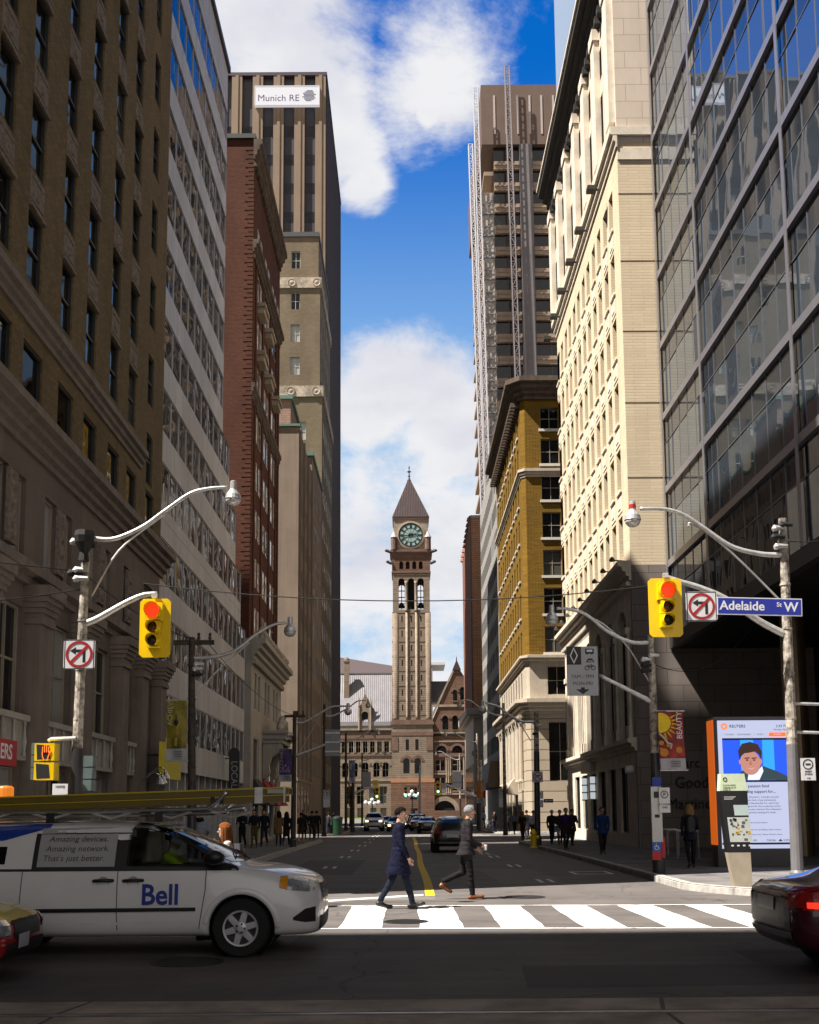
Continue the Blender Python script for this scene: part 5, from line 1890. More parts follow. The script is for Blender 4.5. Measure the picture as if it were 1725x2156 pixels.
for k, c in enumerate((-2.95, 0.0, 2.95)):
 w = 2.95 if k == 1 else 4.2
 o = x0 if k == 0 else (TXC - 1.475 if k == 1 else TXC + 1.475)
 ww = TXC - 1.475 - x0 if k == 0 else (2.95 if k == 1 else x1 - TXC - 1.475)
 arch_wall(bf, (o, CY, 0), UF, ww, 63.0, 75.4, TXC + c - o, 0.95, 72.6, 1.0, 63.8)
 arch_wall(bf, (o, CY + 10, 0), UF, ww, 63.0, 75.4, TXC + c - o, 0.95, 72.6, 0.5, 63.8)
for q in (x0, x1 - 0.6):
 bf.box((q, CY + 1.01, 63.0), (q + 0.6, CY + 9.99, 75.4))
bf.build('belfry', M_SAND, bH, fix=False)
for c in (-2.95, 0.0, 2.95):
 s = MB()
 s.box((TXC + c - 0.12, CY + 0.5, 63.8), (TXC + c + 0.12, CY + 0.6, 73.4))
 if c == 0:
  s.box((TXC - 1.2, CY + 3, 63.8), (TXC + 1.2, CY + 3.2, 74.5))
 for z in (65.5, 67.5, 69.5, 71.5):
  s.box((TXC + c - 0.95, CY + 0.5, z), (TXC + c + 0.95, CY + 0.6, z + 0.3))
 s.build('belfry_louvre', M_VOID, bH)
s = MB()
s.lathe((TXC, CY + 5, 65.0), [(1.9, 0), (1.6, 0.6), (1.1, 1.8), (0.5, 2.3)], 14)
s.lathe((TXC - 3.0, CY + 5, 65.2), [(1.2, 0), (0.9, 0.8), (0.4, 1.6)], 12)
s.lathe((TXC + 3.0, CY + 5, 65.2), [(1.2, 0), (0.9, 0.8), (0.4, 1.6)], 12)
s.build('bell', flat('bronze_bell', (0.03, 0.028, 0.025), 0.5, 0.5), bH)
for c in (-1.475, 1.475):
 s = MB()
 s.lathe((TXC + c, CY - 0.1, 63.3), [(0.5, 0), (0.42, 0.3), (0.4, 8.6), (0.62, 9.2)], 10)
 s.build('belfry_column', M_SSMOOTH, bH, smooth=True)
ar = MB()
for k in range(4):
 c = -3.0 + 2.0 * k
 o = TXC + c - 1.0
 arch_wall(ar, (o, CY - 0.2, 0), UF, 2.0, 75.4, 81.2, 1.0, 0.6, 78.2, 0.8, 76.4)
ar.poly([(x0 - 0.2, CY - 0.2, 75.4), (TXC - 4.0, CY - 0.2, 75.4), (TXC - 4.0, CY - 0.2, 81.2), (x0 - 0.2, CY - 0.2, 81.2)])
ar.poly([(TXC + 4.0, CY - 0.2, 75.4), (x1 + 0.2, CY - 0.2, 75.4), (x1 + 0.2, CY - 0.2, 81.2), (TXC + 4.0, CY - 0.2, 81.2)])
ar.box((x0 - 0.2, CY + 0.601, 75.4), (x1 + 0.2, CY + 11, 81.2))
ar.build('arcade', M_BROWNST, bH, fix=False)
for k in range(4):
 p = MB()
 c = TXC - 3.0 + 2.0 * k
 p.box((c - 0.59, CY + 0.5, 76.4), (c + 0.59, CY + 0.6, 78.8))
 p.build('arcade_opening', M_VOID, bH)
for z, h, o in ((75.2, 0.5, 0.35), (81.2, 0.5, 0.6), (81.7, 0.5, 0.9), (82.2, 0.35, 0.6)):
 s = MB()
 s.box((x0 - o, CY - o, z), (x1 + o, CY + 11, z + h - 0.001))
 s.build('cornice', M_BSMOOTH, bH)
for sx, z, L in ((-1, 81.9, 2.2), (1, 81.9, 2.2), (-1, 78.4, 1.8), (1, 78.4, 1.8)):
 xb = x0 - 0.2 if sx < 0 else x1 + 0.2
 s = MB()
 s.tube([(xb, CY - 0.3, z - 0.3), (xb + sx * L * 0.5, CY - 0.4, z), (xb + sx * L * 0.85, CY - 0.45, z + 0.3), (xb + sx * L, CY - 0.5, z + 0.12)], [0.5, 0.42, 0.45, 0.16], 8)
 s.tube([(xb + sx * L * 0.6, CY - 0.4, z + 0.3), (xb + sx * L * 0.45, CY - 0.4, z + 0.85)], [0.2, 0.04], 6)
 s.build('gargoyle', flat('dark_gargoyle', (0.035, 0.028, 0.028), 0.7), bH)
s = MB()
s.box((x0 + 0.35, CY, 82.55), (x1 - 0.35, CY + 11, 92.3))
s.build('clock_stage', pbr('clock_stage_stone', (0.32, 0.26, 0.20), 0.85, var=0.25, scale=0.5, bump=0.3), bH)
CZ = 87.05
s = MB()
s.lathe((TXC, CY - 0.5, CZ), [(4.45, 0.5), (4.45, 0.05), (3.85, -0.05), (3.75, 0.3)], 40, axis='Y', cap=False)
s.build('clock_surround', M_SSMOOTH, bH)
cf = MB()
cf.lathe((TXC, CY - 0.35, CZ), [(3.78, 0.2), (3.7, 0.0), (0.001, -0.005)], 40, axis='Y', cap=False)
clock = cf.build('clock_face', pbr('pale_teal_dial', (0.33, 0.48, 0.47), 0.5, var=0.1), bH)
M_DIAL = flat('dial_black', (0.012, 0.02, 0.02), 0.5)
s = MB()
for r0, r1 in ((3.35, 3.75), (2.15, 2.3), (0.55, 0.75)):
 s.lathe((TXC, CY - 0.42, CZ), [(r1, 0.05), (r1, 0), (r0, 0), (r0, 0.05)], 40, axis='Y', cap=False)
for k in range(12):
 q = math.pi / 6 * k
 dx, dz = math.sin(q), math.cos(q)
 px, pz = math.cos(q), -math.sin(q)
 w = 0.26 if k % 3 else 0.3
 s.prism([(TXC + dx * a + px * b, CY - 0.4, CZ + dz * a + pz * b) for a, b in ((2.35, -w), (2.35, w), (3.3, w), (3.3, -w))], (0, -0.04, 0))
 s.prism([(TXC + dx * a + px * b, CY - 0.4, CZ + dz * a + pz * b) for a, b in ((0.7, -0.04), (0.7, 0.04), (2.2, 0.04), (2.2, -0.04))], (0, -0.02, 0))
s.build('dial_markings', M_DIAL, clock)
for q, L, w in ((R(81), 2.3, 0.26), (R(261.5), 3.3, 0.2)):
 s = MB()
 dx, dz = math.sin(q), math.cos(q)
 px, pz = math.cos(q), -math.sin(q)
 s.prism([(TXC + dx * a + px * b, CY - 0.46, CZ + dz * a + pz * b) for a, b in ((-0.6, -w), (-0.6, w), (L * 0.8, w * 0.7), (L, 0), (L * 0.8, -w * 0.7))], (0, -0.05, 0))
 s.build('clock_hand', M_DIAL, clock)
for sx in (-1, 1):
 xb = (x0 - 0.1) if sx < 0 else (x1 + 0.1)
 s = MB()
 s.lathe((xb - sx * 0.55, CY - 0.2, 82.4), [(0.95, 0), (0.95, 3.6), (1.05, 3.9)], 10)
 t_ = s.build('corner_pinnacle', M_BSMOOTH, bH)
 s = MB()
 s.lathe((xb - sx * 0.55, CY - 0.2, 86.3), [(1.15, 0.0), (0.9, 0.5), (0.35, 1.5), (0.03, 2.1)], 10)
 s.build('pinnacle_cap', flat('pale_cap', (0.42, 0.40, 0.42), 0.6), t_)
s = MB()
s.box((x0 + 0.05, CY - 0.3, 92.3), (x1 - 0.05, CY + 11.3, 92.9))
for k in range(22):
 s.box((x0 + 0.2 + k * 0.5, CY - 0.31, 92.0), (x0 + 0.45 + k * 0.5, CY - 0.001, 92.29))
s.build('eaves_cornice', M_BSMOOTH, bH)
sp = MB()
b0, b1 = x0 - 0.05, x1 + 0.05
base = [(b0, CY - 0.4, 92.901), (b1, CY - 0.4, 92.901), (b1, CY + 11.4, 92.901), (b0, CY + 11.4, 92.901)]
topz = 106.2
tx_ = TXC - 0.35
top = [(tx_ - 0.45, CY + 5.0, topz), (tx_ + 0.45, CY + 5.0, topz), (tx_ + 0.45, CY + 6.0, topz), (tx_ - 0.45, CY + 6.0, topz)]
sp.loft([base, top])
spire = sp.build('spire', M_COPPER, bH)
s = MB()
for k in range(1, 22):
 f = k / 22
 p0 = Vector(base[0]).lerp(Vector(base[1]), f)
 lim = 1 - max(0.0, abs(f - 0.5) * 2 - 0.08) / 0.92
 p1 = p0 + Vector((0, (CY + 5.0) - (CY - 0.4), topz - 92.9)) * lim * 0.995
 p1.x = p0.x + (tx_ - TXC) * lim
 s.tube([p0 + Vector((0, -0.05, 0)), p1 + Vector((0, -0.05, 0))], 0.085, 4, cap=False)
s.build('roof_seam', pbr('spire_seam', (0.03, 0.018, 0.02), .5, .2), spire)
s = MB()
s.lathe((tx_, CY + 5.5, topz), [(0.62, -0.3), (0.62, 0.15), (0.3, 0.5), (0.18, 1.2), (0.42, 1.5), (0.18, 1.8), (0.14, 2.6), (0.75, 2.9), (0.14, 3.2), (0.12, 4.0), (0.3, 4.2), (0.03, 5.0)], 8)
s.build('finial', flat('dark_finial', (0.02, 0.02, 0.025), 0.5), bH)
hx0, hx1 = TXC - 6.2, TXC + 6.25
ops = [(TXC - 2.0, 20.6, TXC - 1.0, 23.9), (TXC + 0.9, 20.6, TXC + 1.9, 23.9)]
tb = hwall('', hx0, hx1, CY - 0.6, 19.9, 28.3, M_SAND, ops)
tb.box((hx0, CY + 0.05, 4.0), (hx1, CY + 11.5, 28.3))
for k, o in enumerate((hx0, TXC - 0.05)):
 w = TXC - 0.05 - hx0 if k == 0 else hx1 - TXC + 0.05
 arch_wall(tb, (o, CY - 0.6, 0), UF, w, 12.0, 19.9, (w - 1.75) if k == 0 else 1.65, 0.95, 17.2, 0.6, 13.6)
tb.build('tower_foot', M_SAND, bH, fix=False)
for x in (hx0, hx1 - 1.9):
 s = MB()
 s.box((x, CY - 0.75, 20.5), (x + 1.9, CY - 0.601, 24.6))
 s.build('corner_slab', M_BSMOOTH, bH)
for c, z0_, z1_, w in ((TXC - 1.5, 20.6, 23.9, 1.0), (TXC + 1.4, 20.6, 23.9, 1.0), (TXC - 1.8, 13.6, 18.1, 1.9), (TXC + 1.6, 13.6, 18.1, 1.9)):
 s = MB()
 s.box((c - w / 2, CY - 0.1, z0_), (c + w / 2, CY + 0.04, z1_))
 s.build('tower_window', G_DARK, bH)
for z, h, o, m_ in ((28.3, 0.9, 0.35, M_BSMOOTH), (29.2, 0.6, 0.1, M_BSMOOTH), (25.0, 1.2, 0.12, M_BSMOOTH), (10.9, 1.1, 0.35, pbr('orange_sandstone', (0.42, 0.20, 0.11), 0.85, var=0.2))):
 s = MB()
 s.box((hx0 - o, CY - 0.6 - o, z), (hx1 + o, CY + 11.6, z + h - 0.001))
 s.build('string_course', m_, bH)
for k, c in enumerate((TXC - 1.8, TXC + 1.6)):
 s = MB()
 for i in range(11):
  q0, q1 = math.pi * i / 11 + 0.03, math.pi * (i + 1) / 11 - 0.03
  s.prism([(c + r_ * math.cos(q), CY - 0.601, 17.2 + r_ * math.sin(q)) for r_, q in ((1.05, q0), (1.9, q0), (1.9, q1), (1.05, q1))], (0, -0.12, 0))
 s.build('arch_ring', M_BSMOOTH, bH)
s = MB()
s.box((hx0 - 0.3, CY - 0.9, 0.0), (hx1 + 0.3, CY + 11.8, 10.9))
s.build('rusticated_plinth', M_BROWNST, bH)
for x, z0_, z1_ in ((TXC - 0.8, 6.0, 9.5), (TXC - 0.6, 0.5, 3.2)):
 s = MB()
 s.box((x, CY - 0.96, z0_), (x + 2.0, CY - 0.901, z1_))
 s.build('plinth_window', G_DARK, bH)
lx0, lx1 = -24.0, hx0 - 0.001
lw = MB()
ops = []
ups = [lx1 - 1.5 - 2.15 * k for k in range(7)]
for c in ups:
 ops.append((c - 0.75, 20.0, c + 0.75, 23.4))
wall_panel(lw, (lx0, CY, 19.0), UF, lx1 - lx0, 7.2, [(a - lx0, b - 19, c - lx0, d - 19) for a, b, c, d in ops], 0.6)
cs = [lx1 - 1.9, lx1 - 4.6, lx1 - 8.0, lx1 - 11.2, lx1 - 14.0]
edges = [lx1, lx1 - 3.2, lx1 - 6.3, lx1 - 9.6, lx1 - 12.6, lx0]
for c, e1, e0 in zip(cs, edges, edges[1:]):
 arch_wall(lw, (e0, CY, 0), UF, e1 - e0, 11.9, 19.0, c - e0, 0.98, 16.0, 0.6, 12.6)
ops = []
for c in (lx1 - 2.6, lx1 - 5.6, lx1 - 9.5, lx1 - 13.0):
 ops.append((c - 1.1, 4.6, c + 1.1, 9.8))
 ops.append((c - 0.9, 0.6, c + 0.9, 3.4))
wall_panel(lw, (lx0, CY, 0), UF, lx1 - lx0, 11.9, [(a - lx0, b, c - lx0, d) for a, b, c, d in ops], 0.6)
lw.box((lx0, CY + 0.61, 0), (lx1, CY + 14, 26.2))
lw.build('wing_wall', M_SAND, bH, fix=False)
wi = [(c - 0.75, 20.0, 1.5, 3.4) for c in ups] + [(c - 0.98, 12.6, 1.96, 4.4) for c in cs] + [(c - 1.1, 4.6, 2.2, 5.2) for c in (lx1 - 2.6, lx1 - 5.6, lx1 - 9.5, lx1 - 13.0)]
for x, z, w, h in wi:
 p, f = window_parts(w, h, 0.58, 2, 2, 0.12)
 pm_ = MB().add(p, Matrix.Translation((x, CY, z))).build('window', G_DARK, bH, fix=False)
 MB().add(f, Matrix.Translation((x, CY, z))).build('window_frame', M_BROWNF if False else M_TANFRAME, pm_)
for c in cs:
 s = MB()
 for i in range(13):
  q0, q1 = math.pi * i / 13 + 0.03, math.pi * (i + 1) / 13 - 0.03
  s.prism([(c + r_ * math.cos(q), CY - 0.001, 16.0 + r_ * math.sin(q)) for r_, q in ((1.05, q0), (2.0, q0), (2.0, q1), (1.05, q1))], (0, -0.14, 0))
 s.build('arch_ring', M_SSMOOTH, bH)
for k in range(8):
 s = MB()
 c = lx1 - 0.45 - 2.15 * k
 for d in (-0.2, 0.22):
  s.lathe((c + d, CY - 0.12, 20.0), [(0.2, 0), (0.16, 0.2), (0.15, 3.0), (0.24, 3.4)], 7)
 s.build('colonnette', M_SSMOOTH, bH)
for z, h, o, m_ in ((26.2, 0.5, 0.4, M_VOID), (24.2, 1.6, 0.15, M_BSMOOTH), (19.0, 0.6, 0.25, M_BSMOOTH), (26.7, 1.4, 0.15, M_SSMOOTH), (28.1, 1.2, 0.35, M_LEAD), (11.4, 0.5, 0.2, M_SSMOOTH)):
 s = MB()
 s.box((lx0, CY - o, z), (lx1, CY - 0.0005, z + h - 0.001))
 s.build('string_course', m_, bH)
rf = MB()
rf.prism([(lx0, CY - 0.3, 29.3), (lx0, CY + 7.5, 44.9), (lx0, CY + 15, 29.3)], (lx1 - lx0, 0, 0))
roof = rf.build('wing_roof', M_LEAD, bH)
s = MB()
x = lx0 + 0.4
while x < lx1:
 s.tube([(x, CY - 0.34, 29.35), (x, CY + 7.44, 44.9)], 0.07, 4, cap=False)
 x += 0.62
s.box((lx0, CY + 7.2, 44.85), (lx1, CY + 7.8, 45.2))
s.build('roof_seam', flat('dark_seam', (0.16, 0.155, 0.17), 0.5), roof)
s = MB()
s.box((-19.2, CY + 3.5, 36), (-17.6, CY + 5, 48.2))
s.box((-19.35, CY + 3.3, 48.2), (-17.45, CY + 5.2, 48.6))
s.lathe((-18.4, CY + 4.2, 48.6), [(0.8, 0), (0.75, 0.6), (0.3, 1.1)], 8)
s.build('chimney', M_SAND, bH)
dm = MB()       # gabled dormer
dx0, dx1 = -12.45 - 1.95, -12.45 + 1.55
dc = (dx0 + dx1) / 2
arch_wall(dm, (dx0, CY - 0.45, 0), UF, dx1 - dx0, 26.7, 33.2, dc - dx0, 1.0, 31.4, 0.6, 27.2)
dm.prism([(dx0, CY - 0.45, 33.2), (dx1, CY - 0.45, 33.2), (dc, CY - 0.45, 38.0)], (0, 6, 0))
dm.box((dx0, CY + 0.16, 26.7), (dx1, CY + 4, 33.2))
dor = dm.build('dormer', M_SAND, bH, fix=False)
p, f = window_parts(2.0, 5.1, 0.5, 2, 3, 0.14)
MB().add(p, Matrix.Translation((dc - 1.0, CY - 0.45, 27.2))).add(f, Matrix.Translation((dc - 1.0, CY - 0.46, 27.2))).build('dormer_window', M_VOID, dor)
for x in (dx0, dx1):
 s = MB()
 s.lathe((x, CY - 0.5, 26.7), [(0.28, 0), (0.28, 7.2), (0.4, 7.4), (0.05, 10.2)], 6)
 s.build('dormer_pinnacle', M_SSMOOTH, dor)
s = MB()
s.lathe((dc, CY - 0.4, 37.8), [(0.22, 0), (0.08, 0.6), (0.14, 0.9), (0.02, 1.9)], 6)
s.build('dormer_pinnacle', M_SSMOOTH, dor)
rx0, rx1, RYF = hx1 - 0.2, 24.5, CY + 0.3
rw = MB()
apx, apz, lo = 15.3, 46.6, 32.0
rw.prism([(rx0 + 0.2, RYF, 0), (rx1, RYF, 0), (rx1, RYF, lo), (apx, RYF, apz), (rx0 + 0.2, RYF, lo - 2.0)], (0, 12, 0))
rw.build('gable_wall', M_BROWNST, bH)
gw = [(10.8, 26.8, 1.7, 4.2, 1), (13.8, 26.8, 1.7, 4.2, 1), (16.6, 26.8, 2.0, 5.0, 1), (14.1, 35.6, 1.2, 3.3, 1), (16.3, 35.6, 1.3, 4.1, 1), (9.0, 19.7, 2.9, 2.2, 1), (13.7, 19.7, 3.0, 2.2, 1),
  (8.7, 14.4, 2.6, 3.1, 0), (13.8, 14.4, 2.9, 3.1, 0), (8.7, 8.4, 2.6, 3.8, 0), (13.8, 8.4, 2.9, 3.8, 0)]
for x, z, w, h, a in gw:
 p = MB()
 pts = [(x, RYF - 0.05, z), (x + w, RYF - 0.05, z)]
 if a:
  pts += [(x + w / 2 + w / 2 * math.cos(math.pi * i / 8), RYF - 0.05, z + h - w / 2 + w / 2 * math.sin(math.pi * i / 8)) for i in range(9)] if h > w / 2 else [(x + w, RYF - 0.05, z + h), (x, RYF - 0.05, z + h)]
 else:
  pts += [(x + w, RYF - 0.05, z + h), (x, RYF - 0.05, z + h)]
 p.poly(pts)
 wo = p.build('gable_window', G_DARK, bH, fix=False)
 f = MB()
 f.box((x - 0.25, RYF - 0.3, z - 0.3), (x + w + 0.25, RYF - 0.06, z - 0.02))
 if a:
  for i in range(9):
   q0, q1 = math.pi * i / 9, math.pi * (i + 1) / 9
   r0, r1 = w / 2 + 0.05, w / 2 + 0.75
   zc_ = z + h - w / 2 if h > w / 2 else z + h - w / 2
   f.prism([(x + w / 2 + r_ * math.cos(q), RYF - 0.06, zc_ + r_ * math.sin(q)) for r_, q in ((r0, q0), (r1, q0), (r1, q1), (r0, q1))], (0, -0.15, 0))
 else:
  f.box((x + w / 2 - 0.1, RYF - 0.12, z), (x + w / 2 + 0.1, RYF - 0.0501, z + h))
  f.box((x, RYF - 0.12, z + h * 0.55), (x + w / 2 - 0.101, RYF - 0.0501, z + h * 0.55 + 0.15))
 f.build('window_surround', M_BSMOOTH if a else M_SSMOOTH, wo)
for z, h, m_ in ((25.6, 0.5, M_SSMOOTH), (24.9, 0.69, M_VOID), (18.6, 0.8, M_BSMOOTH), (13.2, 0.6, M_SSMOOTH), (7.2, 0.5, M_SSMOOTH), (33.7, 0.7, M_SSMOOTH), (23.0, 0.4, M_SSMOOTH)):
 s = MB()
 s.box((rx0 + 0.2, RYF - 0.3, z), (rx1, RYF - 0.001, z + h))
 s.build('string_course', m_, bH)
for x in (11.9, 12.5, 13.1, 17.2, 17.8, 18.4):
 s = MB()
 s.lathe((x, RYF - 0.2, 7.7), [(0.28, 0), (0.24, 0.3), (0.24, 9.8), (0.34, 10.6)], 7)
 s.build('colonnette', M_SSMOOTH, bH)
s = MB()
s.prism([(rx0, RYF - 0.35, lo - 2.0), (apx, RYF - 0.35, apz), (apx, RYF - 0.35, apz + 0.9), (rx0 - 0.6, RYF - 0.35, lo - 1.6)], (0, 0.34, 0))
s.build('gable_coping', M_SSMOOTH, bH)
s = MB()
s.prism([(apx - 1.3, RYF - 0.5, apz - 1.6), (apx + 1.3, RYF - 0.5, apz - 1.6), (apx, RYF - 0.5, apz + 1.6)], (0, 2, 0))
s.lathe((apx, RYF, apz + 1.4), [(0.2, 0), (0.05, 1.2)], 6)
s.build('gable_cap', M_COPPER, bH)
s = MB()
s.prism([(rx0, CY + 3, 35.6), (rx0, CY + 8, 42.5), (rx0, CY + 13, 35.6)], (10.5, 0, 0))
s.build('link_roof', M_LEAD, bH)
s = MB()         # entrance arch and its dark doorway
for i in range(15):
 q0, q1 = math.pi * i / 15, math.pi * (i + 1) / 15
 s.prism([(11.2 + r_ * math.cos(q), RYF - 0.001, 2.2 + r_ * math.sin(q)) for r_, q in ((3.2, q0), (4.5, q0), (4.5, q1), (3.2, q1))], (0, -0.6, 0))
s.build('entrance_arch', M_SSMOOTH, bH)
s = MB()
s.prism([(11.2 + 3.15 * math.cos(math.pi * i / 14), RYF - 0.06, 2.2 + 3.15 * math.sin(math.pi * i / 14)) for i in range(15)] + [(8.05, RYF - 0.06, 0.3), (14.35, RYF - 0.06, 0.3)], (0, 0.05, 0))
s.build('entrance_doorway', M_VOID, bH)
st = MB()
for k in range(14):
 st.box((3.0 - 0.05 * k, CY - 8.5 + k * 0.55, 0.0), (18.0, CY - 0.95, 0.25 + k * 0.17))
tag(st.build('entrance_steps', M_BROWNST), kind='structure')
la = MB()
la.poly([(-24, CY - 14, 0.06), (-3, CY - 14, 0.06), (-3, CY - 6, 0.4), (-24, CY - 6, 0.4)])
tag(la.build('grass', pbr('lawn', (0.10, 0.17, 0.03), 0.9, var=0.4, scale=2)), kind='stuff')
a, b_ = atY(716, 1384, 420), atY(830, 1404, 420)
hb = thing('pinkish_hotel_block', 'flat roofed pinkish grey block behind the left wing roof of the hall', 'building', (a.x, 420, 0))
s = MB()
s.prism([(a.x - 12, 420, 0), (b_.x + 2, 420, 0), (b_.x + 2, 420, b_.z), (a.x, 420, a.z), (a.x - 12, 420, a.z)], (0, 20, 0))
s.build('wall', pbr('pinkish_concrete', (0.25, 0.20, 0.215), 0.8, var=0.08), hb)
s = MB()
for k in range(14):
 s.poly([(b_.x - 12 + k * 1.0, 419.9, b_.z - 6.6), (b_.x - 11.25 + k * 1.0, 419.9, b_.z - 6.6), (b_.x - 11.25 + k * 1.0, 419.9, b_.z - 4.3), (b_.x - 12 + k * 1.0, 419.9, b_.z - 4.3)])
s.build('window_strip', G_DARK, hb, fix=False)
a, b_ = atY(900, 1399, 420), atY(938, 1407, 420)
hb = thing('white_rooftop_block', 'pale flat roofed block behind the clock tower, right above the link roof', 'building', (a.x, 420, 0))
s = MB()
s.box((a.x - 6, 420, 0), (b_.x - 5, 440, a.z - 1.5))
s.build('wall', pbr('pinkish_concrete', (0.25, 0.20, 0.215), 0.8, var=0.08), hb)
s = MB()
s.box((a.x - 6.4, 421, 60), (b_.x, 440, a.z))
s.build('pale_roof_storey', pbr('white_concrete', (0.6, 0.6, 0.62), 0.7, var=0.08), hb)
# ------------------------------------------------------------------ lamp posts, signals, signs, banners
M_GALV = pbr('galvanised_steel', (0.60, 0.59, 0.58), 0.4, 0.5, var=0.2, scale=8)
M_POLE = pbr('weathered_white_pole', (0.36, 0.32, 0.27), 0.75, var=0.85, scale=7, bump=0.4, bscale=30)
M_DARKPOLE = pbr('dark_pole_wrap', (0.035, 0.033, 0.036), 0.4, var=0.25, spec=0.5)
M_RUSTPOLE = pbr('rusty_dark_pole', (0.05, 0.036, 0.025), 0.7, var=0.6, scale=6)
M_GLOBE = pbr('lamp_bowl', (0.55, 0.54, 0.52), 0.12, 0.2, var=0.1)
M_SIGNAL = pbr('signal_yellow', (0.92, 0.60, 0.0), 0.35, var=0.05)
M_BLACK = flat('matt_black', (0.01, 0.01, 0.01), 0.7)
M_REDRING = flat('sign_red', (0.38, 0.012, 0.02), 0.45)
M_SIGNW = flat('sign_white', (0.72, 0.72, 0.74), 0.35)
M_SIGNK = flat('sign_black', (0.012, 0.012, 0.013), 0.45)
def onY(Y, px):
 return [atY(x, y, Y) for x, y in px]
def lamp_post(label, Y, path, arm=None, lamp=None, brace=None, r=0.088, mat=None, low=None, lowz=0.0, cross=None, insul=(), group='lamp posts along the street', red=False):
 """path: pixel points from the top to the foot, the last given as (x, None) and dropped to the pavement."""
 pts = onY(Y, path)
 d = (pts[-1] - pts[0]).normalized()
 foot = pts[-1] + d * ((pts[-1].z - 0.15) / -d.z)
 t = thing('lamp_post', label, 'lamp post', (foot.x, foot.y, 0.15), group=group)
 mat = mat or M_POLE
 top = pts[0]
 at = lambda z: foot + (top - foot) * ((z - foot.z) / (top.z - foot.z))
 s = MB()
 split = lowz or 2.6
 s.tube([top, at((top.z + split) / 2), at(split)], [r * 0.82, r * 0.95, r * 1.05], 12)
 z = split + 0.5
 while z < top.z - 0.4:
  s.tube([at(z), at(z + 0.04)], r * 1.1, 10)
  z += 0.9
 s.build('upper_pole', mat, t, smooth=False)
 s = MB()
 s.tube([at(split - 0.001), at(0.55), at(0.5), at(0.15)], [r * 1.12, r * 1.2, r * 1.5, r * 1.55], 14)
 s.build('lower_pole', low or M_DARKPOLE, t)
 if arm:
  a = smooth(onY(Y, arm), 8)
  s = MB()
  n = len(a)
  s.tube(a, [0.062 * r / 0.11 * (1 - 0.35 * i / n) for i in range(n)], 8)
  s.tube([a[0] + Vector((0, 0, -0.14)), a[0] + Vector((0, 0, 0.14))], 0.05, 6)
  s.build('lamp_arm', M_GALV, t, smooth=True)
  L = a[-1] if lamp is None else atY(*lamp, Y)
  k = r / 0.105
  s = MB()
  s.lathe(L, [(0.04 * k, 0.30 * k), (0.07 * k, 0.28 * k), (0.075 * k, 0.1 * k), (0.1 * k, 0.06 * k), (0.16 * k, -0.02 * k), (0.175 * k, -0.1 * k), (0.18 * k, -0.115 * k)], 16)
  h = s.build('lamp_head', M_GALV, t, smooth=False)
  s = MB()
  s.lathe(L, [(0.17 * k, -0.116 * k), (0.155 * k, -0.18 * k), (0.1 * k, -0.245 * k), (0.03 * k, -0.265 * k)], 16)
  s.build('lamp_bowl', M_GLOBE, h, smooth=True)
  if red:
   s = MB()
   s.lathe(L, [(0.078 * k, 0.22 * k), (0.078 * k, 0.13 * k)], 12)
   s.build('red_tag', flat('tag_red', (0.5, 0.03, 0.03), 0.4), h)
 if brace:
  s = MB()
  s.tube(smooth(onY(Y, brace), 5), 0.022, 6)
  s.build('brace_rod', M_GALV, t)
 if cross:
  a, b = onY(Y, cross)
  s = MB()
  s.box((a.x, Y - 0.05, a.z - 0.06), (b.x, Y + 0.05, a.z + 0.06))
  for f in (0.62, 0.9):
   s.lathe((a.x + (b.x - a.x) * f, Y, a.z + 0.06), [(0.03, 0), (0.05, 0.06), (0.03, 0.1), (0.045, 0.16), (0.02, 0.2)], 8)
  s.build('crossarm', M_RUSTPOLE, t)
 for k, (x, y) in enumerate(insul):
  p = atY(x, y, Y - 0.1)
  s = MB()
  s.tube([p + Vector((0.12, 0, 0)), p + Vector((-0.12, 0, 0.01))], [0.04, 0.06], 8)
  s.lathe(p + Vector((-0.1, 0, -0.06)), [(0.05, 0), (0.07, 0.05), (0.03, 0.12)], 8)
  s.build('insulator', M_BLACK if k % 2 else M_GALV, t)
 LAST[0] = t
 return t
LAST = [None]
def mast_arm(label, Y, px, r=0.05):
 s = MB()
 p = smooth(onY(Y, px), 6)
 n = len(p)
 s.tube(p, [r * (1.25 - 0.45 * i / n) for i in range(n)], 8)
 return s.build('signal_arm', M_GALV, LAST[0], smooth=True)
M_AMBER_OFF = flat('amber_lens_off', (0.10, 0.035, 0.01), 0.25)
M_GREEN_OFF = flat('green_lens_off', (0.035, 0.022, 0.02), 0.25)
M_RED_ON = emis('red_lens_lit', (1.0, 0.045, 0.008), 0.55)
M_GREEN_ON = emis('green_lens_lit', (0.25, 1.0, 0.75), 1.6)
M_RED_OFF = flat('red_lens_off', (0.12, 0.01, 0.01), 0.3)
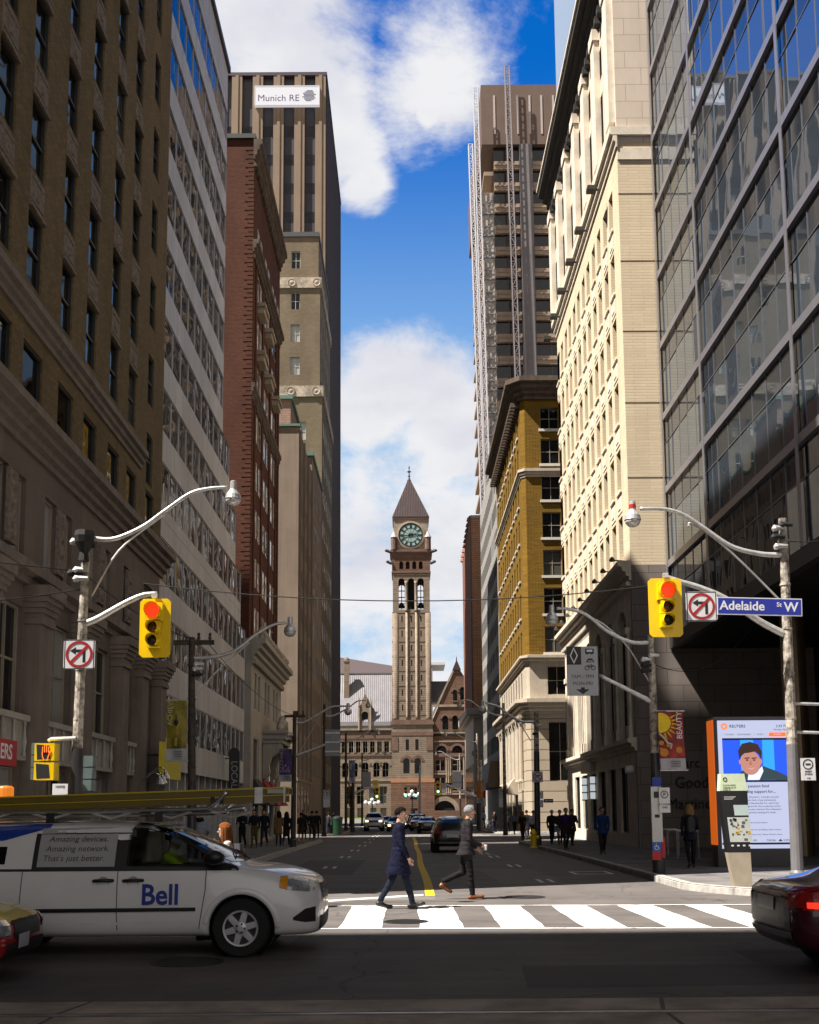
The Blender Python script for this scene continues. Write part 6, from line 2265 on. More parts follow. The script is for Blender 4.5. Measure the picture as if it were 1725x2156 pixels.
def traffic_light(label, Y, x0, y0, x1, y1, lit='red', board=True, lean=0.0, group='traffic lights'):
 a, b = atY(x0, y1, Y), atY(x1, y0, Y)
 W, H = b.x - a.x, b.z - a.z
 c = (a.x + b.x) / 2
 t = thing('traffic_light', label, 'traffic light', (c, Y, a.z), group=group)
 if board:
  s = MB()
  q = 0.06
  o = [(a.x + q, a.z), (b.x - q, a.z), (b.x, a.z + q), (b.x, b.z - q), (b.x - q, b.z), (a.x + q, b.z), (a.x, b.z - q), (a.x, a.z + q)]
  s.prism([(x, Y + 0.02, z) for x, z in o], (0, 0.02, 0))
  s.build('backboard', M_SIGNAL, t)
 big = 0.30 * H
 zs = [b.z - 0.235 * H, b.z - 0.51 * H, b.z - 0.735 * H] if board else [b.z - 0.2 * H, b.z - 0.5 * H, b.z - 0.8 * H]
 rs = [0.125 * H, 0.092 * H, 0.092 * H] if board else [0.12 * H, 0.1 * H, 0.1 * H]
 for z, rd, nm in zip(zs, rs, ('red', 'amber', 'green')):
  s = MB()
  s.box((c - rd * 1.18, Y - 0.13, z - rd * 1.18), (c + rd * 1.18, Y + 0.018, z + rd * 1.18))
  h = s.build('signal_housing', M_SIGNAL, t)
  s = MB()
  s.lathe((c, Y - 0.131, z), [(rd, 0.0), (rd * 0.7, -0.018), (0.002, -0.028)], 24, axis='Y', cap=False)
  m_ = {'red': (M_RED_ON, M_RED_OFF), 'amber': (M_AMBER_OFF, M_AMBER_OFF), 'green': (M_GREEN_ON, M_GREEN_OFF)}[nm]
  s.build('lens', m_[0] if nm == lit else m_[1], h, smooth=True)
  s = MB()
  n = 20
  rr = []
  for i in range(n + 1):
   q = R(-58 + 296 * i / n)
   dx, dz = math.cos(q), math.sin(q)
   dep = 0.10 + 0.13 * max(0.0, dz * 0.5 + 0.5)
   rr.append([(c + dx * rd * 1.06, Y - 0.13, z + dz * rd * 1.06), (c + dx * rd * 1.06, Y - 0.13 - dep, z + dz * rd * 1.06), (c + dx * rd * 1.02, Y - 0.13 - dep, z + dz * rd * 1.02), (c + dx * rd * 1.02, Y - 0.13, z + dz * rd * 1.02)])
  s.loft(rr)
  s.build('visor', M_SIGNAL, h)
 s = MB()
 s.box((c - 0.05, Y - 0.1, b.z + 0.001), (c + 0.05, Y + 0.0, b.z + 0.09))
 s.build('hanger', M_GALV, t)
 return t
def turn_sign(label, Y, x0, y0, x1, y1, kind='left', extra=None, pole=False):
 """Square white sign with a barred arrow; kind: left, right or thru."""
 a, b = atY(x0, y1, Y), atY(x1, y0, Y)
 W, H = b.x - a.x, b.z - a.z
 t = thing('turn_ban_sign', label, 'road sign', (a.x, Y, a.z), group='turn ban signs')
 q = W * 0.06
 o = [(a.x + q, a.z), (b.x - q, a.z), (b.x, a.z + q), (b.x, b.z - q), (b.x - q, b.z), (a.x + q, b.z), (a.x, b.z - q), (a.x, a.z + q)]
 s = MB()
 s.prism([(x, Y, z) for x, z in o], (0, 0.012, 0))
 s.build('plate', M_SIGNW, t)
 top = b.z - W if H > W * 1.2 else a.z
 C = Vector(((a.x + b.x) / 2, Y - 0.002, (b.z + top) / 2))
 w = W / 2
 pr = lambda pts, m, d, nm: (lambda mb: (mb.prism([(C.x + x * w, Y - d, C.z + z * w) for x, z in pts], (0, -0.002, 0)), mb.build(nm, m, t)))(MB())
 s = MB()
 for x0_, z0_, x1_, z1_ in ((-0.95, -0.95, 0.95, -0.9), (-0.95, 0.9, 0.95, 0.95), (-0.95, -0.9, -0.9, 0.9), (0.9, -0.9, 0.95, 0.9)):
  s.box((C.x + x0_ * w, Y - 0.003, C.z + z0_ * w), (C.x + x1_ * w, Y - 0.0005, C.z + z1_ * w))
 s.build('border', M_SIGNK, t)
 m = -1 if kind == 'left' else 1
 if kind == 'thru':
  arrow = [(-0.2, -0.5), (-0.02, -0.5), (-0.02, -0.1), (0.22, 0.14), (0.34, 0.02), (0.42, 0.46), (-0.02, 0.38), (0.1, 0.26), (-0.2, -0.02)]
 else:
  arrow = [(x * -m if m == 1 else x, z) for x, z in ((0.40, -0.52), (0.22, -0.52), (0.22, 0.13), (-0.22, 0.13), (-0.22, -0.02), (-0.58, 0.22), (-0.22, 0.46), (-0.22, 0.31), (0.40, 0.31))]
 pr(arrow, M_SIGNK, 0.001, 'arrow')
 s = MB()
 rr = []
 for i in range(41):
  g_ = 2 * math.pi * i / 40
  rr.append([(C.x + k * w * math.cos(g_), Y - d, C.z + k * w * math.sin(g_)) for k, d in ((0.86, 0.0035), (0.86, 0.006), (0.70, 0.006), (0.70, 0.0035))])
 s.loft(rr, cap=False)
 k = 0.74 * 0.707
 v = 0.065
 sgn = 1 if kind == 'left' else -1
 s.prism([(C.x + sgn * x * w, Y - 0.0036, C.z + z * w) for x, z in ((-k - v, -k + v), (-k + v, -k - v), (k + v, k - v), (k - v, k + v))], (0, -0.002, 0))
 s.build('barred_ring', M_REDRING if kind != 'thru' else M_SIGNK, t)
 if extra:
  for i, line in enumerate(extra):
   text_mb(line, W * 0.2, face_frame((C.x, Y - 0.003, top - W * (0.12 + 0.22 * i))), 0.01).build('lettering', M_SIGNK, t)
 return t
def small_sign(name, label, cat, Y, x0, y0, x1, y1, col, lines=(), rot=0.0, ink=None, group=None, border=False):
 a, b = atY(x0, y1, Y), atY(x1, y0, Y)
 t = thing(name, label, cat, (a.x, Y, a.z), group=group)
 s = MB()
 s.box((a.x, Y, a.z), (b.x, Y + 0.015, b.z))
 s.build('plate', col, t)
 W, H = b.x - a.x, b.z - a.z
 for body, fx, fz, size in lines:
  text_mb(body, H * size, face_frame((a.x + W * fx, Y - 0.004, a.z + H * fz)), 0.012).build('lettering', ink or M_SIGNK, t)
 return t, a, W, H
lamp_post('weathered white lamp post with tangled cable gear beside the beige brick block', 19.6, [(183, 1122), (171, 1330), (163, 1560), (157, 1720)],
   [(185, 1133), (240, 1135), (300, 1110), (345, 1078), (400, 1040), (440, 1029), (478, 1026)], (491, 1040), [(193, 1255), (250, 1160), (330, 1095), (349, 1082)],
   insul=[(172, 1200), (160, 1206), (172, 1218), (186, 1150), (166, 1140)], lowz=2.9)
s = MB()
q = atY(178, 1130, 19.45)
s.lathe(q, [(0.02, 0.14), (0.17, 0.1), (0.19, 0.0), (0.17, -0.12), (0.08, -0.3), (0.1, -0.45)], 10)
tag(s.build('cable_drum', M_BLACK), 'black coil of cable boxed on top of the near corner post', 'cable box')
mast_arm('signal arm above the red light on the beige brick side', 19.6, [(172, 1316), (205, 1303), (260, 1272), (300, 1254), (331, 1250)], 0.055)
traffic_light('yellow backed red traffic light hung before the beige and grey facades', 19.4, 292, 1260, 360, 1384)
turn_sign('no left turn sign on the weathered post at the beige brick corner', 19.35, 133, 1346, 201, 1409)
ps = thing('pedestrian_signal', 'yellow pedestrian signal with an orange hand, on the weathered corner post', 'pedestrian signal', atY(102, 1645, 19.5))
a, b = atY(78, 1643, 19.5), atY(122, 1566, 19.5)
hz = (a.z + b.z) / 2
for z0, z1 in ((a.z, hz - 0.015), (hz + 0.015, b.z)):
 s = MB()
 s.box((a.x, 19.32, z0), (b.x, 19.62, z1))
 h = s.build('signal_box', M_SIGNAL, ps)
 s = MB()
 s.poly([(a.x + 0.03, 19.318, z1 - 0.02), (b.x - 0.09, 19.318, z1 - 0.04), (b.x - 0.06, 19.318, z0 + 0.03), (a.x + 0.05, 19.318, z0 + 0.02)])
 s.build('screen', M_BLACK, h, fix=False)
M_HAND = emis('hand_orange', (1.0, 0.16, 0.03), 0.9)
s = MB()
hc = Vector((a.x + 0.2, 19.31, (hz + b.z) / 2))
for i, (dx, hgt) in enumerate(((-0.055, 0.10), (-0.02, 0.13), (0.015, 0.125), (0.05, 0.10))):
 s.tube([hc + Vector((dx, 0, 0.0)), hc + Vector((dx, 0, hgt))], 0.008, 5)
s.tube([hc + Vector((-0.06, 0, 0.0)), hc + Vector((-0.055, 0, -0.07)), hc + Vector((-0.03, 0, -0.13))], 0.008, 5)
s.tube([hc + Vector((0.055, 0, 0.0)), hc + Vector((0.085, 0, 0.03)), hc + Vector((0.05, 0, -0.07)), hc + Vector((0.035, 0, -0.13))], 0.008, 5)
s.build('lit_hand', M_HAND, ps)
s = MB()
s.tube(onY(19.5, [(102, 1560), (108, 1556), (160, 1554)]), 0.035, 8)
s.build('bracket', M_GALV, ps)
M_TEALBACK = pbr('signal_back_teal', (0.11, 0.15, 0.145), 0.5, var=0.2)
for lab, x0, y0, x1, y1 in (('teal grey back of a signal head beside the lit hand signal', 64, 1563, 82, 1643), ('teal grey back of a signal head on the far side of the corner post', 174, 1590, 196, 1666)):
 a, b = atY(x0, y1, 19.8), atY(x1, y0, 19.8)
 t = thing('traffic_light', lab, 'traffic light', a, group='traffic lights seen from behind')
 for k in range(3):
  s = MB()
  z0 = a.z + (b.z - a.z) * k / 3
  s.box((a.x, 19.8, z0 + 0.01), (b.x, 20.05, z0 + (b.z - a.z) / 3 - 0.01))
  s.build('signal_box', M_TEALBACK, t)
 s = MB()
 s.box((a.x + 0.02, 19.85, a.z), (b.x - 0.02, 20.0, b.z))
 s.build('spine', M_BLACK, t)
a, b = atY(112, 1672, 19.3), atY(145, 1650, 19.3)
small_sign('info_board', 'small white and yellow printed board under the orange hand signal', 'notice', 19.3, 110, 1650, 143, 1677, M_SIGNW, [('NOTICE', 0.5, 0.78, 0.2)])
lamp_post('tall weathered lamp post with the blue street name plate on it', 21.6, [(1648, 1092), (1655, 1260), (1667, 1540), (1676, 1760)],
   [(1651, 1169), (1600, 1166), (1540, 1150), (1480, 1110), (1440, 1084), (1400, 1072), (1348, 1071)], (1332, 1084), [(1640, 1262), (1560, 1182), (1500, 1130), (1456, 1102), (1450, 1108)],
   r=0.10, insul=[(1642, 1112), (1640, 1130), (1646, 1150), (1656, 1105)], lowz=3.0, red=True, low=pbr('grey_pole_sleeve', (0.16, 0.155, 0.165), 0.5, var=0.15))
mast_arm('signal arm behind the blue street name plate', 21.6, [(1657, 1338), (1600, 1308), (1530, 1262), (1476, 1238), (1430, 1224), (1398, 1213)], 0.06)
traffic_light('yellow backed red traffic light hung before the brown granite wall', 21.3, 1369, 1217, 1435, 1341)
turn_sign('no left turn sign next to the blue street name plate', 21.25, 1446, 1245, 1509, 1308)
a, b = atY(1511, 1296, 21.2), atY(1688, 1258, 21.2)
t = thing('street_name_sign', 'blue street name plate with white lettering on the tall right post', 'street sign', (a.x, 21.2, a.z))
W, H = b.x - a.x, b.z - a.z
Mx = Matrix.Translation((a.x + W / 2, 21.2, a.z + H / 2)) @ Matrix.Rotation(R(1.7), 4, 'Y')
s, s2 = MB(), MB()
s.box((-W / 2, 0, -H / 2), (W / 2, 0.02, H / 2))
s2.box((-W / 2 + 0.02, -0.003, -H / 2 + 0.02), (W / 2 - 0.02, -0.0005, H / 2 - 0.02))
MB().add(s, Mx).build('plate', M_SIGNW, t)
MB().add(s2, Mx).build('blue_panel', flat('street_blue', (0.01, 0.025, 0.33), 0.35), t)
for body, x, z, size in (('Adelaide', -0.205, 0.0, 0.72), ('St', 0.23, 0.12, 0.36), ('W', 0.37, -0.02, 0.76)):
 text_mb(body, H * size, Mx @ face_frame((W * x, -0.005, H * z)), 0.018, sx=1.0).build('lettering', M_SIGNW, t)
for yy in (1481, 1541):
 s = MB()
 s.tube(onY(21.6, [(1672, yy), (1760, yy + 3)]), 0.03, 8)
 s.build('side_bracket', M_GALV, LAST[0])
t, a, W, H = small_sign('parking_sign', 'white no parking sign beside the tall post with the street name plate', 'road sign', 21.5, 1688, 1596, 1716, 1643, M_SIGNW, [('EXCEPT', .5, .4, .09), ('BY PERMIT', .5, .28, .075), ('2 HR', .5, .1, .08)], group='parking signs')
s = MB()
s.loft([[(a.x + W * .5 + k * W * math.cos(g_), 21.5 - d, a.z + H * .72 + k * W * math.sin(g_)) for k, d in ((.36, 0), (.36, .004), (.29, .004), (.29, 0))] for g_ in (2 * math.pi * i / 24 for i in range(25))], cap=False)
s.box((a.x + W * .33, 21.495, a.z + H * .69), (a.x + W * .67, 21.4999, a.z + H * .76))
s.build('symbol', M_SIGNK, t)
lamp_post('lamp post with the sun banner and the lane sign arm', 28.3, [(1370, 1338), (1376, 1500), (1386, 1780)],
   [(1372, 1353), (1330, 1352), (1280, 1330), (1235, 1295), (1200, 1283), (1172, 1281)], (1162, 1297), [(1370, 1440), (1320, 1360), (1270, 1314), (1236, 1297)], r=0.105,
   insul=[(1362, 1388), (1362, 1400), (1378, 1380), (1362, 1412)], lowz=3.2)
mast_arm('arm that holds the diamond lane sign', 28.3, [(1374, 1479), (1330, 1456), (1262, 1422)], 0.06)
t, a, W, H = small_sign('lane_sign', 'grey lane sign with diamond, bus, taxi and bicycle symbols', 'road sign', 28.1, 1195, 1361, 1258, 1465, pbr('lane_sign_grey', (0.40, 0.41, 0.45), 0.4, var=0.06),
      [('7AM - 7PM', .5, .385, .10), ('MON-FRI', .5, .245, .10)])
X = lambda f: a.x + W * f
Zf = lambda f: a.z + H * f
s = MB()
s.box((X(0.0), 28.094, Zf(.63)), (X(.47), 28.0995, Zf(1)))
s.build('black_panel', M_SIGNK, t)
s = MB()
for (o, i_) in (((.13, .17), (.09, .125)),):
 L = [[(X(.235) + W * p * dx, 28.093 - d, Zf(.815) + H * q * dz) for p, q, d in ((o[0], o[1], 0), (o[0], o[1], .003), (i_[0], i_[1], .003), (i_[0], i_[1], 0))] for dx, dz in ((1, 0), (0, 1), (-1, 0), (0, -1), (1, 0))]
 s.loft(L, cap=False)
s.build('diamond', M_SIGNW, t)
s = MB()
y = 28.098
s.box((X(.60), y, Zf(.85)), (X(.88), y + .002, Zf(.955)))
s.box((X(.64), y, Zf(.835)), (X(.69), y + .002, Zf(.8499)))
s.box((X(.79), y, Zf(.835)), (X(.84), y + .002, Zf(.8499)))
s.prism([(X(.63), y, Zf(.675)), (X(.88), y, Zf(.675)), (X(.87), y, Zf(.715)), (X(.82), y, Zf(.755)), (X(.69), y, Zf(.755)), (X(.64), y, Zf(.715))], (0, .002, 0))
s.prism([(X(.28), y, Zf(.13)), (X(.44), y, Zf(.13)), (X(.44), y, Zf(.17)), (X(.56), y, Zf(.17)), (X(.56), y, Zf(.13)), (X(.72), y, Zf(.13)), (X(.5), y, Zf(.03))], (0, .002, 0))
for c in (.65, .85):
 s.loft([[(X(c) + k * W * math.cos(g_), y + d, Zf(.565) + k * W * math.sin(g_)) for k, d in ((.08, .002), (.08, 0), (.055, 0), (.055, .002))] for g_ in (2 * math.pi * i / 16 for i in range(17))], cap=False)
s.tube([(X(.65), y, Zf(.565)), (X(.71), y, Zf(.62)), (X(.80), y, Zf(.62)), (X(.76), y, Zf(.565)), (X(.71), y, Zf(.62))], .012, 4)
s.tube([(X(.85), y, Zf(.565)), (X(.79), y, Zf(.64))], .012, 4)
s.build('symbols', M_SIGNK, t)
s = MB()
s.box((X(.65), y - .003, Zf(.89)), (X(.83), y - .0001, Zf(.935)))
s.build('bus_window', M_SIGNW, t)
text_mb('TAXI', H * .045, face_frame((X(.755), y - .003, Zf(.70))), .01).build('lettering', M_SIGNW, t)
def banner(label, Y, x0, y0, x1, y1, top_m, foot_frac, word, wx, wz, wsize, ink, deco=None, lean=0.0):
 """Street banner, gently waved, with a pale foot strip and a word that runs upwards."""
 a, b = atY(x0, y1, Y), atY(x1, y0, Y)
 W, H = b.x - a.x, b.z - a.z
 t = thing('street_banner', label, 'banner', (a.x, Y, a.z), group='street banners')
 N = 10
 wv = lambda f, g_: Y + 0.03 * math.sin(f * 4 + g_ * 5)
 def sheet(z0, z1, m_, nm, thick=0.004):
  s_ = MB()
  for i in range(N):
   for j in range(4):
    f0, f1 = z0 + (z1 - z0) * i / N, z0 + (z1 - z0) * (i + 1) / N
    g0, g1 = j / 4, (j + 1) / 4
    P = lambda f, q: (a.x + W * q + lean * (1 - f), wv(f, q), a.z + H * f)
    s_.poly([P(f0, g0), P(f0, g1), P(f1, g1), P(f1, g0)])
  return s_.build(nm, m_, t, fix=False)
 sheet(foot_frac, 1, top_m, 'cloth')
 sheet(0, foot_frac, M_BANFOOT, 'foot_strip')
 s_ = MB()
 for z in (1.0, 0.0):
  s_.tube([(a.x - 0.02 + lean * (1 - z), Y, a.z + H * z), (b.x + 0.05 + lean * (1 - z), Y, a.z + H * z)], 0.018, 6)
 s_.build('banner_rod', M_GALV, t)
 Mt = Matrix.Translation((a.x + W * wx, Y - 0.045, a.z + H * wz)) @ Matrix.Rotation(math.pi / 2, 4, 'X') @ Matrix.Rotation(math.pi / 2, 4, 'Z')
 text_mb(word, W * wsize, Mt, 0.01).build('lettering', ink, t)
 s_ = MB()
 for k in range(3):
  s_.box((a.x + W * .45, Y - .04, a.z + H * foot_frac * (.3 + .2 * k)), (a.x + W * .85, Y - .036, a.z + H * foot_frac * (.38 + .2 * k)))
 s_.build('foot_lines', flat('grey_ink', (0.16, 0.16, 0.18), 0.6), t)
 if deco:
  deco(t, a, W, H, Y)
 return t
M_BANFOOT = flat('banner_foot', (0.42, 0.41, 0.45), 0.6)
def sun_deco(t, a, W, H, Y):
 s = MB()
 cx, cz = a.x + W * .10, a.z + H * .80
 for i in range(11):
  q = R(-72 + 165 * i / 10)
  p = [(W * .44, -.10), (W * .78, 0.02), (W * .44, .10)]
  s.prism([(max(a.x, cx + r_ * math.cos(q + d)), Y - .04, cz + r_ * math.sin(q + d)) for r_, d in p], (0, -.003, 0)) if q < R(30) else None
 s.build('sun_ray', flat('banner_ray', (0.75, 0.42, 0.01), 0.6), t)
 s = MB()
 s.prism([(max(a.x, cx + W * .40 * math.cos(2 * math.pi * i / 28)), Y - .046, min(a.z + H, cz + W * .40 * math.sin(2 * math.pi * i / 28))) for i in range(28)], (0, -.003, 0))
 s.build('sun_disc', flat('banner_sun', (0.85, 0.58, 0.01), 0.6), t)
 s = MB()
 for k, (fx, fz, rd) in enumerate(((.2, .3, .17), (.1, .46, .1), (.38, .42, .09), (.08, .36, .06), (.8, .34, .13))):
  s.lathe((a.x + W * fx, Y - .04, a.z + H * fz), [(W * rd, 0), (W * rd * .8, -.004), (0.002, -.004)], 14, axis='Y', cap=False)
 s.build('fruit_shape', flat('banner_orange', (0.55, 0.20, 0.02), 0.6), t)
 s = MB()
 s.tube([(a.x + W * .02, Y - .045, a.z + H * .62), (a.x + W * .2, Y - .045, a.z + H * .55), (a.x + W * .34, Y - .045, a.z + H * .46), (a.x + W * .5, Y - .045, a.z + H * .44), (a.x + W * .45, Y - .045, a.z + H * .36)], .03, 5)
 s.build('vine_curl', flat('banner_pale', (0.6, 0.5, 0.45), 0.6), t)
def tower_deco(t, a, W, H, Y):
 s = MB()
 c = a.x + W * .52
 s.lathe((c, Y - .03, a.z + H * .62), [(W * .03, .14 * H), (W * .03, 0.05 * H), (W * .11, .04 * H), (W * .11, 0), (W * .05, -.03 * H), (W * .03, -.05 * H)], 10)
 s.build('tower_shape', M_BLACK, t)
 s = MB()
 s.box((c - W * .07, Y - .035, a.z + H * .24), (c + W * .07, Y - .031, a.z + H * .38))
 s.lathe((c, Y - .04, a.z + H * .79), [(W * .13, 0), (W * .11, -.004), (.002, -.004)], 14, axis='Y', cap=False)
 for k in range(12):
  s.lathe((a.x + W * rnd.uniform(.35, .95), Y - .04, a.z + H * rnd.uniform(.78, .97)), [(W * .05, 0), (W * .04, -.004), (.002, -.004)], 10, axis='Y', cap=False)
 s.build('drop_shape', flat('banner_gold', (0.30, 0.24, 0.01), 0.5), t)
def hall_deco(t, a, W, H, Y):
 s = MB()
 for k in range(7):
  s.box((a.x + W * (.08 + .12 * k), Y - .036, a.z + H * .27), (a.x + W * (.15 + .12 * k), Y - .033, a.z + H * (.35 + .05 * (k % 3))))
 s.lathe((a.x + W * .5, Y - .04, a.z + H * .48), [(W * .1, 0), (W * .08, -.004), (.002, -.004)], 12, axis='Y', cap=False)
 s.build('hall_shape', flat('banner_lilac', (0.32, 0.25, 0.5), 0.6), t)
banner('banner of a yellow sun on red with the word beauty', 28.0, 1388, 1622, 1436, 1497, pbr('banner_red', (0.30, 0.035, 0.03), 0.7, var=0.5, scale=3), 0.2, 'BEAUTY.', .84, .77, .30, M_SIGNW, sun_deco, lean=0.06) if False else \
 banner('banner of a yellow sun on red with the word beauty', 28.0, 1389, 1497, 1437, 1622, pbr('banner_red', (0.30, 0.035, 0.03), 0.7, var=0.5, scale=3), 0.2, 'BEAUTY.', .84, .77, .30, M_SIGNW, sun_deco, lean=0.04)
t, a, W, H = small_sign('parking_sign', 'small white parking sign under the sun banner', 'road sign', 28.05, 1389, 1658, 1410, 1711, M_SIGNW, [('AT OTHER', .5, .32, .1), ('TIMES', .5, .2, .1)], group='parking signs')
s = MB()
s.loft([[(a.x + W * .5 + k * W * math.cos(g_), 28.05 - d, a.z + H * .72 + k * W * math.sin(g_)) for k, d in ((.36, 0), (.36, .004), (.28, .004), (.28, 0))] for g_ in (2 * math.pi * i / 24 for i in range(25))], cap=False)
s.build('symbol', M_SIGNK, t)
text_mb('P', H * .22, face_frame((a.x + W * .5, 28.04, a.z + H * .71)), .01).build('lettering', M_SIGNK, t)
bs = thing('bus_stop_sign', 'white blue and red bus stop sleeve on the post with the sun banner', 'bus stop', atY(1384, 1812, 28.12))
for y0, y1, col in ((1636, 1656, (0.01, 0.03, 0.30)), (1656, 1773, (0.62, 0.62, 0.60)), (1773, 1792, (0.02, 0.12, 0.5)), (1792, 1811, (0.55, 0.01, 0.02))):
 a, b = atY(1374, y1, 28.12), atY(1392, y0, 28.12)
 s = MB()
 s.box((a.x, 28.10, a.z + .002), (b.x, 28.16, b.z))
 s.build('sleeve_panel', flat('stop_%d' % y0, col, 0.4), bs)
a = atY(1383, 1680, 28.09)
s = MB()
s.box((a.x - .07, 28.09, a.z), (a.x + .07, 28.0995, a.z + .16))
s.box((a.x - .06, 28.09, a.z - .5), (a.x + .06, 28.0995, a.z - .42))
s.build('bus_symbol', M_SIGNK, bs)
s = MB()
a = atY(1383, 1783, 28.09)
s.loft([[(a.x + k * math.cos(g_), 28.0995 - d, a.z - .02 + k * math.sin(g_)) for k, d in ((.06, 0), (.06, .004), (.042, .004), (.042, 0))] for g_ in (2 * math.pi * i / 14 for i in range(15))], cap=False)
s.tube([(a.x - .01, 28.095, a.z + .09), (a.x - .01, 28.095, a.z), (a.x + .05, 28.095, a.z), (a.x + .07, 28.095, a.z - .06)], .009, 4)
s.build('wheelchair_symbol', M_SIGNW, bs)
s = MB()
a, b = atY(1396, 1895 - 50, 28.2), atY(1402, 1806, 28.2)
s.box((a.x, 28.2, 1.05), (b.x, 28.24, b.z))
s.build('red_flag_panel', flat('stop_red', (0.45, 0.01, 0.02), 0.4), bs)
lamp_post('rusty dark post with a crossarm and the yellow banner', 28.6, [(404, 1342), (404, 1500), (404, 1700)], [(406, 1385), (440, 1384), (490, 1372), (540, 1335), (575, 1316), (604, 1311)], (611, 1321), [(410, 1470), (450, 1420), (500, 1375), (525, 1352)],
   r=0.10, mat=M_RUSTPOLE, cross=[(366, 1353), (451, 1353)], insul=[(417, 1408), (417, 1420), (420, 1398)], lowz=2.4, low=M_DARKPOLE)
banner('yellow and black banner with the word achieve', 28.4, 348, 1474, 393, 1602, pbr('banner_yellow', (0.20, 0.16, 0.008), 0.6, var=0.7, scale=2.2), 0.2, 'ACHIEVE', .22, .8, .34, flat('gold_ink', (0.55, 0.5, 0.3), 0.5), tower_deco, lean=0.03)
lamp_post('dark post with the purple banner and the blank sign arm', 52.5, [(621, 1497), (619, 1650), (618, 1740)], [(622, 1522), (640, 1521), (665, 1508), (695, 1490), (715, 1487), (730, 1487)], (733, 1494), [(629, 1590), (650, 1550), (680, 1500)],
   r=0.11, mat=M_RUSTPOLE, cross=[(599, 1508), (643, 1508)], lowz=3, insul=[(612, 1548), (612, 1560)])
banner('purple banner with the word connect', 52.3, 588, 1577, 615, 1645, pbr('banner_purple', (0.055, 0.02, 0.11), 0.6, var=0.6, scale=1.5), 0.2, 'CONNECT', .2, .76, .38, M_BANFOOT, hall_deco)
mast_arm('arm that holds the blank grey sign', 52.5, [(622, 1592), (660, 1578), (700, 1563), (719, 1561)], 0.06)
t, a, W, H = small_sign('blank_sign', 'back of a large grey sign held out over the left lanes', 'road sign', 52.2, 685, 1536, 716, 1592, pbr('sign_back_grey', (0.23, 0.225, 0.235), 0.4, 0.4, var=0.1))
s = MB()
for z in (.15, .5, .85):
 s.box((a.x, 52.17, a.z + H * z), (a.x + W, 52.199, a.z + H * z + .06))
s.build('stiffener', M_GALV, t)
lamp_post('pale post carrying the no right turn sign in front of the cream base', 52.5, [(1129, 1498), (1131, 1640), (1132, 1740)], [(1127, 1520), (1100, 1519), (1075, 1507), (1050, 1488), (1035, 1483), (1022, 1480)], (1016, 1490), [(1118, 1560), (1095, 1525), (1070, 1505)], r=0.12, lowz=4.6, insul=[(1136, 1528), (1128, 1545)])
turn_sign('no right turn sign on the pale post before the cream stone base', 52.2, 1121, 1624, 1143, 1647, 'right')
for k, (y0, y1) in enumerate(((1665, 1682), (1684, 1700))):
 small_sign('parking_sign', ('small white parking plate, the upper one below the no right turn sign', 'small white parking plate, the lower one below the no right turn sign')[k], 'road sign', 52.3, 1137, y0, 1144, y1, M_SIGNW, group='parking signs')
t, a, W, H = small_sign('one_way_sign', 'black one way sign with a white arrow beside the no right turn post', 'road sign', 52.3, 1145, 1682, 1165, 1690, M_SIGNK)
s = MB()
s.prism([(a.x + W * x, 52.29, a.z + H * z) for x, z in ((.08, .5), (.25, .8), (.25, .62), (.92, .62), (.92, .38), (.25, .38), (.25, .2))], (0, .004, 0))
s.build('arrow', M_SIGNW, t)
FL = [('left', 76, 700), ('left', 103, 745), ('right', 76, 1060), ('right', 105, 1000), ('right', 140, 960), ('left', 140, 775)]
words_ = {('left', 76): 'at the side street corner before the tan concrete block', ('left', 103): 'beside the tan concrete block', ('left', 140): 'at the foot of the tall ribbed slab',
   ('right', 76): 'at the side street corner before the ochre brick building', ('right', 105): 'beside the ochre brick building', ('right', 140): 'beside the grey gridded office'}
for side, Y, _ in FL:
 m = -1 if side == 'left' else 1
 X0 = -5.75 if m < 0 else 6.75
 P = lambda x, z: (lambda v: (862.5 - F_PX * v.x / v.z, 1078 + SHIFT + F_PX * v.y / v.z))(CAM_ROT.transposed() @ Vector((x, Y, z - EYE)))
 sx = -m
 lamp_post('far lamp post %s' % words_[(side, Y)], Y, [P(X0, 9.3), P(X0, 5), P(X0, 1)], [P(X0, 8.5), P(X0 + sx * .6, 8.5), P(X0 + sx * 1.6, 9.0), P(X0 + sx * 2.3, 9.5), P(X0 + sx * 2.9, 9.55)], P(X0 + sx * 3.05, 9.3), r=0.115, mat=M_POLE if m > 0 else M_RUSTPOLE, lowz=3.5)
lamp_post('dark signal pole on the left at the side street, before the tan block', 92, [(744, 1630), (743, 1700), (743, 1730)], r=0.13, mat=M_RUSTPOLE, low=M_RUSTPOLE)
mast_arm('', 92, [(744, 1672), (770, 1660), (796, 1658)], 0.09)
lamp_post('pale signal pole on the right at the side street, before the ochre building', 92, [(1012, 1600), (1012, 1690), (1012, 1730)], r=0.13)
mast_arm('', 92, [(1012, 1680), (975, 1665), (940, 1652), (922, 1650)], 0.09)
far_tl = [('green traffic light over the left lanes at the side street', 91.7, 789, 1657, 799, 1684, True), ('green traffic light over the right lanes at the side street', 91.7, 917, 1646, 928, 1674, True),
   ('small green traffic light at the foot of the clock tower, nearer its left corner', 150, 850, 1656, 859, 1680, False), ('small traffic light at the foot of the clock tower, nearer its middle', 150, 872, 1657, 880, 1680, False)]
for lab, Y, x0, y0, x1, y1, bd in far_tl:
 traffic_light(lab, Y, x0, y0, x1, y1, 'green', bd)
lamp_post('thin grey pole standing before the clock tower entrance', 150, [(884, 1608), (884, 1680), (884, 1710)], r=0.16, mat=M_GALV, low=M_GALV)
mast_arm('', 150, [(884, 1660), (878, 1655), (854, 1655)], 0.1)
